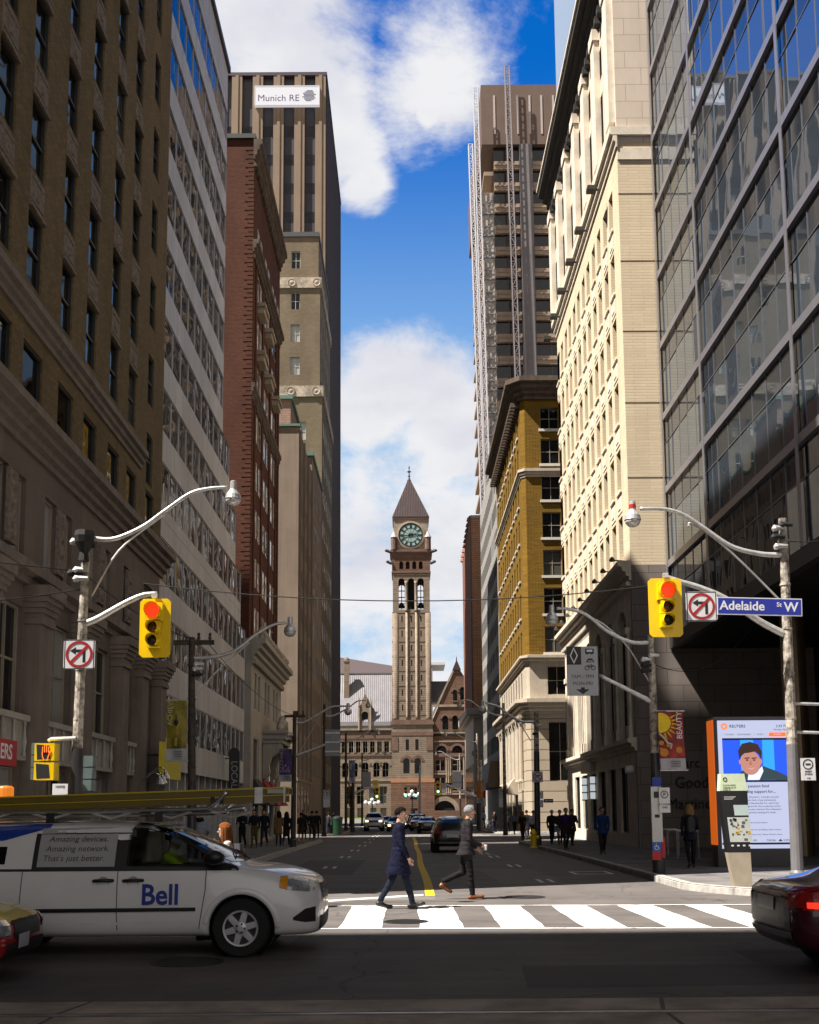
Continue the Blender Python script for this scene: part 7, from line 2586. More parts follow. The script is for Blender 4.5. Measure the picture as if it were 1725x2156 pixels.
for lab, Y, x0, y0, x1, y1 in (('yellow back of a traffic light beside the green one on the left', 93, 785, 1642, 797, 1662), ('tilted yellow back of a traffic light above the street sign on the right', 93, 948, 1633, 961, 1662)):
 a, b = atY(x0, y1, Y), atY(x1, y0, Y)
 t = thing('traffic_light', lab, 'traffic light', a, group='traffic lights seen from behind')
 for k in range(3):
  s = MB()
  z0 = a.z + (b.z - a.z) * k / 3
  s.box((a.x, Y, z0 + .02), (b.x, Y + .3, z0 + (b.z - a.z) / 3 - .02))
  s.build('signal_box', M_SIGNAL, t)
turn_sign('far grey sign of a barred arrow by the green light on the right', 91.8, 930, 1650, 940, 1671, 'thru', ['7AM'])
turn_sign('far sign of a barred arrow by the green light on the left', 91.9, 777, 1659, 787, 1680, 'thru', ['7AM'])
turn_sign('barred arrow sign on the left pavement before the dark shop fronts', 62, 681, 1663, 695, 1700, 'thru', ['NO TURN', 'MON-FRI'])
turn_sign('barred arrow sign by the brown canopy on the right pavement', 76, 1051, 1660, 1065, 1700, 'thru', ['NO TURN', 'MON-FRI'])
small_sign('street_name_sign', 'far blue street name sign under the tilted yellow signal back', 'street sign', 92.5, 938, 1648, 972, 1658, flat('street_blue', (0.01, 0.025, 0.33), 0.35), [('Richmond St W', .5, .5, .55)], ink=M_SIGNW)
small_sign('lane_sign', 'far grey lane sign held over the right lanes', 'road sign', 91.9, 953, 1624, 972, 1658, pbr('lane_sign_grey', (0.40, 0.41, 0.45), 0.4, var=0.06), [('7AM-7PM', .5, .3, .14)])
t, a, W, H = small_sign('blank_sign', 'back of a far grey sign above the green light on the left', 'road sign', 92.2, 763, 1625, 781, 1657, pbr('sign_back_grey', (0.23, 0.225, 0.235), 0.4, 0.4, var=0.1))
banner('blue and white patterned banner before the clock tower hall', 76, 735, 1601, 748, 1647, pbr('banner_blue', (0.16, 0.20, 0.34), 0.6, var=0.7, scale=1.2), 0.2, 'IDEAS', .3, .7, .4, M_SIGNW)
banner('orange and blue banner before the pilastered stone base', 76, 1004, 1645, 1018, 1690, pbr('banner_orange', (0.6, 0.30, 0.03), 0.6, var=0.5, scale=0.8), 0.22, 'GROW', .75, .7, .4, M_SIGNW)
for lab, x, y in (('white globe lamp cluster in front of the left wing of the hall', 784, 1684), ('white globe lamp cluster in front of the clock tower', 868, 1667)):
 c = atY(x, y, 290)
 t = thing('globe_lamp', lab, 'street lamp', (c.x, 290, 0.1), group='globe lamps before the hall')
 s = MB()
 s.tube([(c.x, 290, 0.1), (c.x, 290, c.z - .6)], [.22, .14], 8)
 s.tube([(c.x - 1.7, 290, c.z - 1.2), (c.x + 1.7, 290, c.z - 1.2)], .1, 6)
 s.build('post', M_BLACK, t)
 for dx, dz in ((0, 0), (-1.7, -.7), (1.7, -.7), (-.6, -.9), (.6, -.9)):
  s = MB()
  s.lathe((c.x + dx, 290, c.z + dz), [(.12, -.55), (.45, -.3), (.55, 0), (.42, .35), (.1, .52)], 10)
  s.build('globe', flat('white_globe', (0.85, 0.85, 0.85), 0.3), t, smooth=True)
for lab, a, b, sag in (('long wire across the street between the two corner signals', atY(300, 1228, 20.0), atY(1376, 1232, 21.5), 0.33), ('upper pair of wires leading off from the corner post', atY(165, 1202, 19.6), Vector((-12, 17.5, 6.75)), 0.1),
      ('lower wire leading off from the corner post, thick and drooping', atY(176, 1240, 19.6), Vector((-12, 17.3, 5.2)), 0.25), ('wire from the tall right post to the glass block', atY(1655, 1140, 21.6), Vector((11.6, 24.5, 8.3)), 0.15),
      ('slack wire between the sun banner post and the glass block', atY(1380, 1400, 28.3), Vector((11.6, 36, 7.9)), 0.7), ('wire from the corner post to the rusty crossarm post', atY(186, 1215, 19.6), atY(440, 1350, 28.6), 0.25),
      ('wire from the rusty crossarm post to the purple banner post', atY(440, 1356, 28.6), atY(640, 1508, 52.5), 0.5)):
 s = MB()
 s.tube([a.lerp(b, i / 16) - Z3 * sag * 4 * (i / 16) * (1 - i / 16) for i in range(17)], 0.011, 5)
 tag(s.build('overhead_wire', M_BLACK), lab, 'wire', 'overhead wires')
a, b = atY(1522, 1787, 30.7), atY(1664, 1516, 30.7)
W, H = b.x - a.x, b.z - a.z
t = thing('digital_screen', 'tall lit news screen kiosk with a presenter picture on a blue backdrop', 'screen', (a.x, 30.7, 0.15))
s = MB()
s.box((a.x - .12, 30.75, 0.15), (b.x + .06, 31.3, b.z + .1))
s.build('cabinet', flat('screen_cabinet', (0.03, 0.028, 0.03), 0.4), t)
s = MB()
s.box((a.x - .15, 30.7, a.z + .1), (a.x - .1201, 31.3, b.z + .02))
s.build('orange_side', emis('orange_side', (0.9, 0.16, 0.01), 0.28), t)
E_WHITE = emis('screen_white', (0.50, 0.54, 0.74), 0.5)
E_INK = flat('screen_ink', (0.04, 0.03, 0.06), 0.6)
X = lambda f: a.x + W * f
Zf = lambda f: a.z + H * f
s = MB()
s.box((a.x, 30.715, a.z), (b.x, 30.7495, b.z))
sc_ = s.build('display', E_WHITE, t)
def patch(nm, x0, z0, x1, z1, m_, d=30.712, par=None):
 s_ = MB()
 s_.box((X(x0), d, Zf(z0)), (X(x1), d + .002, Zf(z1)))
 return s_.build(nm, m_, par or sc_)
patch('picture', .055, .515, .955, .86, emis('screen_blue', (0.01, 0.06, 0.50), 0.9))
for x0, x1 in ((.30, .48), (.60, .76)):
 patch('backdrop_strip', x0, .53, x1, .85, emis('screen_cyan', (0.02, 0.22, 0.85), 0.9), 30.709)
patch('picture_edge', .055, .515, .955, .53, E_INK, 30.706)
patch('picture_edge', .055, .845, .955, .86, E_INK, 30.706)
patch('nav_bar', .05, .875, .95, .9, emis('nav_grey', (0.35, 0.38, 0.5), 0.7))
patch('nav_tab', .70, .872, .93, .903, emis('nav_orange', (0.9, 0.13, 0.02), 0.8), 30.709)
M_SKIN_S = emis('screen_skin', (0.50, 0.22, 0.17), 0.55)
shape = lambda nm, pts, m_, d: (lambda s_: (s_.prism([(X(x), d, Zf(z)) for x, z in pts], (0, -.002, 0)), s_.build(nm, m_, sc_)))(MB())
shape('presenter_suit', [(.22, .531), (.30, .60), (.42, .63), (.60, .64), (.78, .60), (.92, .56), (.945, .531)], emis('screen_suit', (0.025, 0.05, 0.06), 0.6), 30.706)
shape('presenter_shirt', [(.38, .531), (.40, .60), (.48, .575), (.585, .64), (.60, .60), (.54, .531)], emis('screen_shirt', (0.6, 0.65, 0.75), 0.7), 30.7035)
el = lambda cx, cz, rx, rz, q0=0, q1=360, n=26: [(cx + rx * math.cos(R(q0 + (q1 - q0) * i / n)), cz + rz * math.sin(R(q0 + (q1 - q0) * i / n))) for i in range(n)]
shape('presenter_face', el(.43, .665, .135, .095), M_SKIN_S, 30.701)
shape('presenter_ear', el(.565, .675, .022, .022), M_SKIN_S, 30.701)
shape('presenter_ear', el(.29, .675, .02, .02), M_SKIN_S, 30.701)
shape('presenter_hair', [(.28, .685), (.265, .76), (.32, .815), (.43, .83), (.54, .81), (.59, .75), (.575, .69), (.55, .73), (.50, .755), (.42, .745), (.35, .74), (.31, .72)], emis('screen_hair', (0.04, 0.018, 0.012), 0.5), 30.698)
for cx in (.385, .48):
 shape('presenter_brow', [(cx - .035, .705), (cx + .035, .708), (cx + .035, .7), (cx - .035, .696)], E_INK, 30.698)
 shape('presenter_eye', el(cx, .687, .017, .006), E_INK, 30.698)
shape('presenter_mouth', [(.37, .625), (.44, .612), (.50, .63), (.44, .622)], emis('screen_mouth', (0.5, 0.3, 0.28), 0.7), 30.698)
shape('presenter_nose', [(.43, .69), (.41, .65), (.45, .648)], emis('screen_nose', (0.40, 0.15, 0.12), 0.5), 30.698)
for body, x, z, size, al in (('REUTERS', .16, .953, .032, 'LEFT'), ('2:43 PM', .97, .953, .030, 'RIGHT'), ('Monday, May 8', .97, .925, .019, 'RIGHT'), ('c pension fund', .34, .483, .032, 'LEFT'), ('lding support for...', .34, .44, .032, 'LEFT'),
        ('AL (Reuters) - Canada\'s second-', .34, .398, .020, 'LEFT'), ('nsion fund, a key institutional', .34, .374, .020, 'LEFT'), ('er in Bombardier Inc. said it has', .34, .35, .020, 'LEFT'), ('support for the re-election of the', .34, .326, .020, 'LEFT'),
        ('executive chairman Pierre Beaudoin', .34, .302, .019, 'LEFT'), ('al general meeting this week.', .34, .278, .020, 'LEFT'), ('r news on your phone', .34, .2, .018, 'LEFT'), ('pital says account balance halves, bolsters', .34, .145, .016, 'LEFT'),
        ('broadcast to buy Tribune Media for about', .34, .108, .016, 'LEFT'), ('TSE 100', .34, .062, .022, 'LEFT'), ('7300.86', .60, .062, .022, 'LEFT'), ('0.05%', .83, .062, .022, 'LEFT'),
        ('TOP NEWS', .1, .888, .013, 'LEFT'), ('ENTERTAINMENT', .27, .888, .013, 'LEFT'), ('SPORTS', .54, .888, .013, 'LEFT')):
 text_mb(body, H * size, face_frame((X(x), 30.705, Zf(z))), 0.012 if size > .028 else 0.0, depth=0.002, align=al, res=2).build('lettering', E_INK, sc_)
text_mb('BUSINESS', H * .014, face_frame((X(.815), 30.7035, Zf(.888))), 0.0, depth=.002, res=2).build('lettering', E_WHITE, sc_)
shape('rise_arrow', [(.76, .055), (.82, .055), (.79, .073)], flat('dark_green', (0.0, 0.1, 0.03), 0.5), 30.708)
patch('price_strip', .0, .03, 1, .045, E_INK, 30.709)
s = MB()
for i in range(14):
 q = 2 * math.pi * i / 14
 for k in (1, .6):
  s.lathe((X(.09) + W * .042 * k * math.cos(q + k), 30.709, Zf(.953) + W * .042 * k * math.sin(q + k)), [(W * .009, .002), (W * .008, 0), (.0005, 0)], 6, axis='Y', cap=False)
s.build('dotted_swirl', emis('orange_dot', (0.8, 0.2, 0.03), 0.6), sc_)
s = MB()
s.box((a.x - .1201, 30.69, b.z + .02), (b.x + .06, 30.7499, b.z + .1))
s.box((b.x, 30.69, .3), (b.x + .06, 30.7499, b.z + .0199))
s.build('rim', flat('screen_rim', (0.1, 0.09, 0.12), 0.4), t)
KYm = 22.9
k0 = [atY(x, y, KYm) for x, y in ((1519, 1632), (1573, 1630), (1576, 1660), (1570, 1790), (1576, 1868), (1540, 1868), (1531, 1790), (1520, 1660))]
t = thing('wayfinding_pillar', 'tapered map pillar with a pale top standing before the news screen', 'information pillar', (k0[5].x, KYm, 0.15))
zt = lambda z: [min(z0.z for z0 in k0)]
Zb, Zm, Z1, Z2 = 0.15, atY(1555, 1795, KYm).z, atY(1555, 1665, KYm).z, atY(1555, 1629, KYm).z
cx = lambda z: -0.0
L0, L1, L2, L3 = (atY(x, 1712, KYm).x for x in (1541, 1529, 1518, 1521))
R0, R1, R2, R3 = (atY(x, 1712, KYm).x for x in (1578, 1577, 1576, 1571))
for nm, za, zb_, la, lb, ra, rb, m_ in (('stone_foot', Zb, Zm, L0, L1, R0, R1, pbr('pillar_foot', (0.40, 0.34, 0.26), 0.6, var=.1)), ('map_panel', Zm + .002, Z1, L1, L2, R1, R2, flat('pillar_black', (0.012, 0.012, 0.014), 0.3)), ('pale_cap', Z1 + .002, Z2, L2, L3, R2, R3, flat('pillar_mint', (0.66, 0.78, 0.55), 0.5))):
 s = MB()
 s.hexa([(la, KYm, za), (ra, KYm, za), (ra, KYm + .22, za), (la, KYm + .22, za), (lb, KYm, zb_), (rb, KYm, zb_), (rb, KYm + .22, zb_), (lb, KYm + .22, zb_)])
 o = s.build(nm, m_, t)
 if nm == 'map_panel':
  pan = o
 if nm == 'pale_cap':
  cap_ = o
hgt = Z1 - Zm
sl_ = lambda f: L1 + (L2 - L1) * f
M_MAP = flat('map_paper', (0.55, 0.60, 0.56), 0.5)
for f0, f1, xa, xb, m_ in ((.17, .57, .14, .95, M_MAP), (.6, .77, .42, .95, flat('map_pale', (0.50, 0.62, 0.62), 0.5))):
 s = MB()
 w0 = R2 - L2
 s.poly([(sl_(f0) + w0 * xa, KYm - .004, Zm + hgt * f0), (sl_(f0) + w0 * xb, KYm - .004, Zm + hgt * f0), (sl_(f1) + w0 * xb, KYm - .004, Zm + hgt * f1), (sl_(f1) + w0 * xa, KYm - .004, Zm + hgt * f1)])
 s.build('map_sheet', m_, pan, fix=False)
s, s2 = MB(), MB()
for k in range(26):
 f, x = rnd.uniform(.19, .53), rnd.uniform(.2, .8)
 w, h = rnd.uniform(.04, .13), rnd.uniform(.012, .05)
 (s2 if k % 5 == 0 else s).box((sl_(f) + w0 * x, KYm - .007, Zm + hgt * f), (sl_(f) + w0 * (x + w), KYm - .0045, Zm + hgt * (f + h)))
s.build('map_blocks', flat('map_ink', (0.10, 0.11, 0.12), 0.5), pan)
s2.build('map_landmark', flat('map_amber', (0.7, 0.38, 0.03), 0.5), pan)
s = MB()
for k in range(3):
 s.box((sl_(.9) + w0 * .12, KYm - .004, Zm + hgt * (.90 - .02 * k)), (sl_(.9) + w0 * (.55 - .06 * k), KYm - .001, Zm + hgt * (.907 - .02 * k)))
for k in range(4):
 s.box((sl_(.1) + w0 * (.16 + .21 * k), KYm - .004, Zm + hgt * .1), (sl_(.1) + w0 * (.25 + .21 * k), KYm - .001, Zm + hgt * .125))
s.build('panel_text', M_SIGNW, pan)
text_mb('FINANCIAL DISTRICT', .028, face_frame((L2 + w0 * .12, KYm - .004, Z1 + .12)), 0, .002, 'LEFT').build('lettering', M_SIGNK, cap_)
text_mb('Adelaide St W', .045, face_frame((L2 + w0 * .12, KYm - .004, Z1 + .07)), 0, .002, 'LEFT').build('lettering', M_SIGNK, cap_)
text_mb('& Bay St', .045, face_frame((L2 + w0 * .12, KYm - .004, Z1 + .025)), 0, .002, 'LEFT').build('lettering', M_SIGNK, cap_)
s = MB()
s.lathe((L2 + w0 * .2, KYm, Z1 + .24), [(.045, -.001), (.045, -.006), (.03, -.006), (.03, -.001)], 18, axis='Y', cap=False)
s.build('round_mark', M_SIGNK, cap_)
for k, (lab, x0, x1, y) in enumerate((('steel handrail by the granite wall, nearest the kerb side', 1388, 1425, 40.5), ('steel handrail by the granite wall, next to the woman in black', 1405, 1452, 38.5), ('steel handrail by the granite wall, closest to the news screen', 1425, 1470, 36.5))):
 a, b = atY(x0, 1750, y), atY(x1, 1750, y)
 s = MB()
 s.tube([(a.x, y, 1.05), (b.x, y, 1.05)], .03, 8)
 for x in (a.x, (a.x + b.x) / 2, b.x):
  s.tube([(x, y, .15), (x, y, 1.05)], .025, 8)
 tag(s.build('handrail', M_GALV), lab, 'handrail', 'handrails by the granite wall')
c = atZ(1124, 1786, .15)
t = thing('fire_hydrant', 'yellow fire hydrant on the kerb beside the no right turn post', 'fire hydrant', c)
s = MB()
s.lathe(c, [(.17, 0), (.17, .06), (.12, .08), (.12, .6), (.15, .62), (.15, .68), (.1, .78), (.03, .84)], 14)
s.build('barrel', M_SIGNAL, t)
s = MB()
s.lathe(c + Vector((0, 0, .48)), [(.07, -.24), (.07, .24)], 10, axis='X')
s.build('outlet', M_SIGNAL, t)
c = atZ(711, 1757, .15)
t = thing('litter_bin', 'green litter bin on the left pavement by the dark posts', 'litter bin', c)
s = MB()
s.lathe(c, [(.32, 0), (.38, 1.1), (.4, 1.12), (.4, 1.2)], 14)
s.build('barrel', flat('bin_green', (0.004, 0.05, 0.017), 0.5), t)
s = MB()
s.lathe(c, [(.41, 1.201), (.36, 1.32), (.1, 1.4)], 14)
s.build('lid', M_BLACK, t)
bt = thing('bicycle', 'parked bicycle leaning by the far right pavement, nearer the ochre building', 'bicycle', (0, 0, 0), group='parked bicycles')
for x in (-.5, .5):
 s = MB()
 s.tube([(x + .33 * math.cos(g_), 0, .34 + .33 * math.sin(g_)) for g_ in (2 * math.pi * i / 20 for i in range(21))], .022, 6, cap=False)
 for k in range(6):
  s.tube([(x, 0, .34), (x + .32 * math.cos(k * 1.05), 0, .34 + .32 * math.sin(k * 1.05))], .006, 4)
 s.build('wheel', M_BLACK, bt)
s = MB()
for p in ([(-.5, 0, .34), (-.15, 0, .38), (.35, 0, .85), (-.22, 0, .85), (-.15, 0, .38)], [(-.5, 0, .34), (-.22, 0, .85), (-.26, 0, .95)], [(.5, 0, .34), (.33, 0, .98), (.45, 0, 1.02)]):
 s.tube(p, .02, 6)
s.build('frame', M_GALV, bt)
s = MB()
s.box((-.4, -.06, .95), (-.14, .06, 1.0))
s.build('saddle', M_BLACK, bt)
bt.location, bt.rotation_euler = atZ(1034, 1752, .15), (0, 0, R(35))
dup(bt, atZ(1022, 1750, .15), R(-30), 'parked bicycle leaning by the far right pavement, nearer the clock tower')
c = atZ(738, 1742, .15)
t = thing('bare_tree', 'small bare brown tree before the left wing of the hall', 'tree', c)
s = MB()
s.tube([c, c + Vector((.1, 0, 2.5)), c + Vector((0, 0, 4.5))], [.16, .13, .09], 8)
s.build('trunk', pbr('bark', (0.09, 0.06, 0.035), 0.9, var=.3), t)
s = MB()
r2 = random.Random(3)
for k in range(60):
 p0 = c + Vector((r2.uniform(-.1, .1), 0, r2.uniform(2.2, 4.6)))
 q = r2.uniform(0, 6.28)
 L = r2.uniform(.6, 1.5)
 p1 = p0 + Vector((math.cos(q) * L * .6, math.sin(q) * L * .6, L))
 s.tube([p0, p0.lerp(p1, .5) + Vector((0, 0, .1)), p1, p1 + Vector((r2.uniform(-.3, .3), 0, r2.uniform(.1, .6)))], [.035, .025, .014, .005], 4)
s.build('crown', pbr('twigs', (0.13, 0.085, 0.045), 0.9, var=.3), t)
# ------------------------------------------------------------------ vehicles
def paint_mat(name, col, rough=0.25, metal=0.0):
 return pbr(name, col, rough, metal, var=0.03, scale=2, spec=0.5, coat=0.8, obj=True)
M_TYRE = flat('tyre_rubber', (0.012, 0.012, 0.012), 0.85)
M_CARGLASS = pbr('car_glass', (0.006, 0.007, 0.008), 0.06, var=0.3, spec=0.35)
M_CHROME = flat('chrome', (0.6, 0.6, 0.6), 0.15, 0.9)
M_BLACKTRIM = flat('black_trim', (0.012, 0.012, 0.013), 0.4)
M_HEADLAMP = pbr('headlamp_glass', (0.50, 0.52, 0.55), 0.1, 0.5, var=0.3, scale=20, coat=1.0)
M_TAIL = flat('tail_lamp_red', (0.30, 0.01, 0.012), 0.2)
M_TAIL_ON = emis('tail_lamp_lit', (1.0, 0.04, 0.012), 0.5)
M_AMBER = flat('amber_lamp', (0.8, 0.30, 0.01), 0.2)
M_HLON = emis('headlamp_lit', (1.0, 0.85, 0.5), 2.0)
M_RIMDARK = flat('rim_shadow', (0.02, 0.02, 0.021), 0.5)
M_PLATE = flat('number_plate', (0.6, 0.63, 0.68), 0.4)
def section(x, zb, zs, zt, wl, wt):
 """Half ring of a car body at station x: sill, flank, shoulder, roof rail, crown."""
 h = [(0.0, zb), (wl * .80, zb), (wl * .95, zb + .06), (wl, zb + .42 * (zs - zb)), (wl * .985, zs - .13), (wl * .955, zs), (wt + (wl * .955 - wt) * .38, zs + .62 * (zt - zs)), (wt, zt - .09 * min(1, (zt - zs) / .3) - .01), (wt * .80, zt - .02), (0.0, zt)]
 return [(x, -y, z) for y, z in h] + [(x, y, z) for y, z in reversed(h[1:-1])]
class Car:
 """Body grown from cross-sections (front towards +X), then trimmed with parts projected on its surface."""
 def __init__(s, label, cat, name, st, body_m, wheels, arch=.37, group=None, loc=(0, 0, 0), rz=0.0, sub=2, hole=None, two=None):
  s.t = thing(name, label, cat, loc, rz, group)
  mb = MB()
  mb.loft([section(*q) for q in st])
  o = mb.build('body', [body_m, M_BLACKTRIM], s.t, local=True, smooth=True)
  cr = o.data
  md = o.modifiers.new('s', 'SUBSURF')
  md.levels = md.render_levels = sub
  evaluate(o, 'body')
  o.data.materials.clear()
  o.data.materials.append(body_m)
  cut = []
  for wx, wr in wheels:
   for sd in (-1, 1):
    c = MB()
    c.lathe((wx, sd * .80, wr), [(arch, -.24), (arch, .4)], 28, axis='Y')
    k = c.build('cutter', M_BLACKTRIM, s.t, local=True)
    md = o.modifiers.new('b', 'BOOLEAN')
    md.operation, md.object, md.solver = 'DIFFERENCE', k, 'EXACT'
    cut.append((k, wx, wr, sd))
  if hole:
   c = MB()
   c.prism([(x, -1.5, z) for x, z in hole], (0, 3, 0))
   k = c.build('cutter', M_BLACKTRIM, s.t, local=True)
   md = o.modifiers.new('b', 'BOOLEAN')
   md.operation, md.object, md.solver = 'DIFFERENCE', k, 'EXACT'
  evaluate(o, 'body')
  if hole:
   bpy.data.objects.remove(k)
  for k, wx, wr, sd in cut:
   bpy.data.objects.remove(k)
   c = MB()
   c.lathe((wx, sd * .80, wr), [(arch - .012, sd * -.23), (arch - .012, sd * .085)], 28, axis='Y', cap=False)
   c.lathe((wx, sd * .80, wr), [(arch - .012, sd * -.229), (.01, sd * -.229)], 28, axis='Y', cap=False)
   c.build('wheel_well', M_BLACK, s.t, local=True)
  s.o, s.body_m = o, body_m
  if hole:
   o.data.materials.append(M_BLACKTRIM)
   hx, hz = [q[0] for q in hole], [q[1] for q in hole]
   for p in o.data.polygons:
    if abs(p.normal.y) < .3 and min(hx) - .02 < p.center.x < max(hx) + .02 and min(hz) - .02 < p.center.z < max(hz) - .0 and (p.center.x < -1.5 or p.normal.x < .2) and p.center.z < 1.555:
     p.material_index = 1
  for p in o.data.polygons:
   p.use_smooth = True
  if two:
   o.data.materials.append(two[0])
   for p in o.data.polygons:
    if p.center.z < two[1]:
     p.material_index = len(o.data.materials) - 1
  s.bvh = BVHTree.FromPolygons([v.co for v in o.data.vertices], [tuple(p.vertices) for p in o.data.polygons])
 def side(s, x, z, sd=-1, off=.005):
  h = s.bvh.ray_cast(Vector((x, sd * 3, z)), Vector((0, -sd, 0)))
  return (h[0] + Vector((0, sd * off, 0))) if h[0] else Vector((x, sd * .8, z))
 def end(s, y, z, d=1, off=.006):
  h = s.bvh.ray_cast(Vector((d * 8, y, z)), Vector((-d, 0, 0)))
  return (h[0] + h[1] * off) if h[0] else Vector((0, y, z))
 def side_patch(s, name, prof, m, sds=(-1, 1), off=.005, par=None, nz=5, step=.12):
  """prof: (x, z low, z high) rows, resampled and laid on the flank."""
  o = None
  for sd in sds:
   rows = []
   for (x0, a0, b0), (x1, a1, b1) in zip(prof, prof[1:]):
    n = max(1, int(abs(x1 - x0) / step))
    for i in range(n):
     f = i / n
     rows.append((x0 + (x1 - x0) * f, a0 + (a1 - a0) * f, b0 + (b1 - b0) * f))
   rows.append(prof[-1])
   mb = MB()
   g = [[s.side(x, a + (b - a) * j / nz, sd, off) for j in range(nz + 1)] for x, a, b in rows]
   for i in range(len(g) - 1):
    for j in range(nz):
     mb.poly([g[i][j], g[i + 1][j], g[i + 1][j + 1], g[i][j + 1]])
   o = mb.build(name, m, par or s.t, local=True, smooth=True)
  return o
 def end_patch(s, name, y0, y1, z0, z1, m, d=1, off=.008, w1=None, par=None, ny=10, nz=5):
  """Patch on the front (d=1) or back (d=-1) between y0..y1 at z0 and the narrower w1 share at z1."""
  mb = MB()
  w1 = 1.0 if w1 is None else w1
  c = (y0 + y1) / 2
  g = []
  for j in range(nz + 1):
   f = j / nz
   k = 1 + (w1 - 1) * f
   g.append([s.end(c + (y0 + (y1 - y0) * i / ny - c) * k, z0 + (z1 - z0) * f, d, off) for i in range(ny + 1)])
  for j in range(nz):
   for i in range(ny):
    q = [g[j][i], g[j][i + 1], g[j + 1][i + 1], g[j + 1][i]]
    if max(p.x for p in q) - min(p.x for p in q) < .8:
     mb.poly(q)
  return mb.build(name, m, par or s.t, local=True, smooth=True)
 def line(s, name, pts, w, m, sds=(-1,), off=.003, par=None):
  for sd in sds:
   mb = MB()
   P = []
   for (x0, z0), (x1, z1) in zip(pts, pts[1:]):
    n = max(1, int(math.hypot(x1 - x0, z1 - z0) / .06))
    P += [(x0 + (x1 - x0) * i / n, z0 + (z1 - z0) * i / n) for i in range(n)]
   P.append(pts[-1])
   for (x0, z0), (x1, z1) in zip(P, P[1:]):
    L = math.hypot(x1 - x0, z1 - z0)
    nx, nz = -(z1 - z0) / L * w / 2, (x1 - x0) / L * w / 2
    mb.poly([s.side(x0 - nx, z0 - nz, sd, off), s.side(x1 - nx, z1 - nz, sd, off), s.side(x1 + nx, z1 + nz, sd, off), s.side(x0 + nx, z0 + nz, sd, off)])
   mb.build(name, m, par or s.t, local=True)
 def wheel(s, x, r, rim_m, spokes=6, w=.21, y=.79, rr=.64):
  for sd in (-1, 1):
   mb = MB()
   mb.lathe((x, sd * (y - w / 2), r), [(r * .6, -w / 2), (r * .93, -w / 2), (r, -w * .32), (r, w * .32), (r * .93, w / 2), (r * rr + .01, w / 2), (r * .6, w * .3)], 32, axis='Y', cap=False)
   t = mb.build('tyre', M_TYRE, s.t, local=True, smooth=False)
   mb = MB()
   yo = sd * (y - .012)
   mb.lathe((x, yo, r), [(r * rr, .0), (r * rr - .012, sd * .012), (r * rr - .03, 0), (r * rr - .035, -sd * .05), (.02, -sd * .06)], 32, axis='Y', cap=False)
   mb.build('rim', M_RIMDARK, t, local=True)
   mb = MB()
   mb.lathe((x, yo, r), [(r * rr, .0), (r * rr - .008, sd * .014), (r * rr - .03, sd * .012), (r * rr - .034, 0)], 32, axis='Y', cap=False)
   mb.build('rim_lip', rim_m, t, local=True)
   mb = MB()
   for k in range(spokes):
    q = 2 * math.pi * k / spokes + .26
    c, n = Vector((math.cos(q), 0, math.sin(q))), Vector((-math.sin(q), 0, math.cos(q)))
    C = Vector((x, yo, r))
    a, b = r * .12, r * rr - .03
    for ww, dy in ((.046 if r > .34 else .034, .0), (.024, sd * .010)):
     mb.prism([C + c * a + n * ww * .9 + Vector((0, dy, 0)), C + c * a - n * ww * .9 + Vector((0, dy, 0)), C + c * b - n * ww * .75 + Vector((0, dy, 0)), C + c * b + n * ww * .75 + Vector((0, dy, 0))], (0, -sd * .03, 0))
   mb.lathe((x, yo, r), [(r * .22, -sd * .03), (r * .21, sd * .015), (r * .1, sd * .022), (.002, sd * .022)], 20, axis='Y', cap=False)
   mb.build('wheel_spokes', rim_m, t, local=True)
   mb = MB()
   for k in range(5):
    q = 2 * math.pi * k / 5
    mb.lathe((x + r * .15 * math.cos(q), yo + sd * .016, r + r * .15 * math.sin(q)), [(.014, 0), (.012, sd * .008), (.001, sd * .008)], 8, axis='Y', cap=False)
   mb.build('wheel_bolt', M_BLACKTRIM, t, local=True)
# ---- white service van, side on to the camera
VY, VX = 13.35 + 1.0, -1.05            # centre line and nose
WHITE_P = paint_mat('van_white', (0.80, 0.79, 0.79), 0.3)
fr = 0.0
st = [(0.0, .30, .62, .74, .52, .30), (-.06, .24, .68, .90, .72, .50), (-.22, .22, .76, .985, .88, .66), (-.55, .22, .92, 1.065, .96, .76), (-.92, .22, .99, 1.10, .985, .80),
  (-1.10, .22, 1.02, 1.15, .99, .80), (-1.42, .22, 1.04, 1.34, .995, .755), (-1.82, .22, 1.05, 1.545, 1.0, .725), (-2.25, .22, 1.05, 1.635, 1.0, .735), (-3.2, .22, 1.06, 1.66, 1.0, .74), (-4.3, .22, 1.07, 1.65, 1.0, .73), (-4.85, .26, 1.07, 1.60, .97, .70), (-5.05, .34, 1.0, 1.46, .90, .62), (-5.12, .42, .9, 1.2, .8, .55)]
van = Car('white service van with a yellow ladder on its roof rack, crossing in front', 'van', 'service_van', st, WHITE_P, [(-.96, .345), (-4.05, .345)], arch=.405, loc=(VX, VY, 0), hole=[(-2.34, 1.10), (-2.34, 1.52), (-2.0, 1.50), (-1.72, 1.38), (-1.44, 1.22), (-1.30, 1.10)])
V = van
flatb = V.bvh
mbv = MB()
mbv.loft([section(*q) for q in st])
_o = mbv.build('probe', WHITE_P)
_m = _o.modifiers.new('s', 'SUBSURF')
_m.levels = 2
evaluate(_o)
V.bvh = BVHTree.FromPolygons([v.co for v in _o.data.vertices], [tuple(p.vertices) for p in _o.data.polygons])
bpy.data.objects.remove(_o)
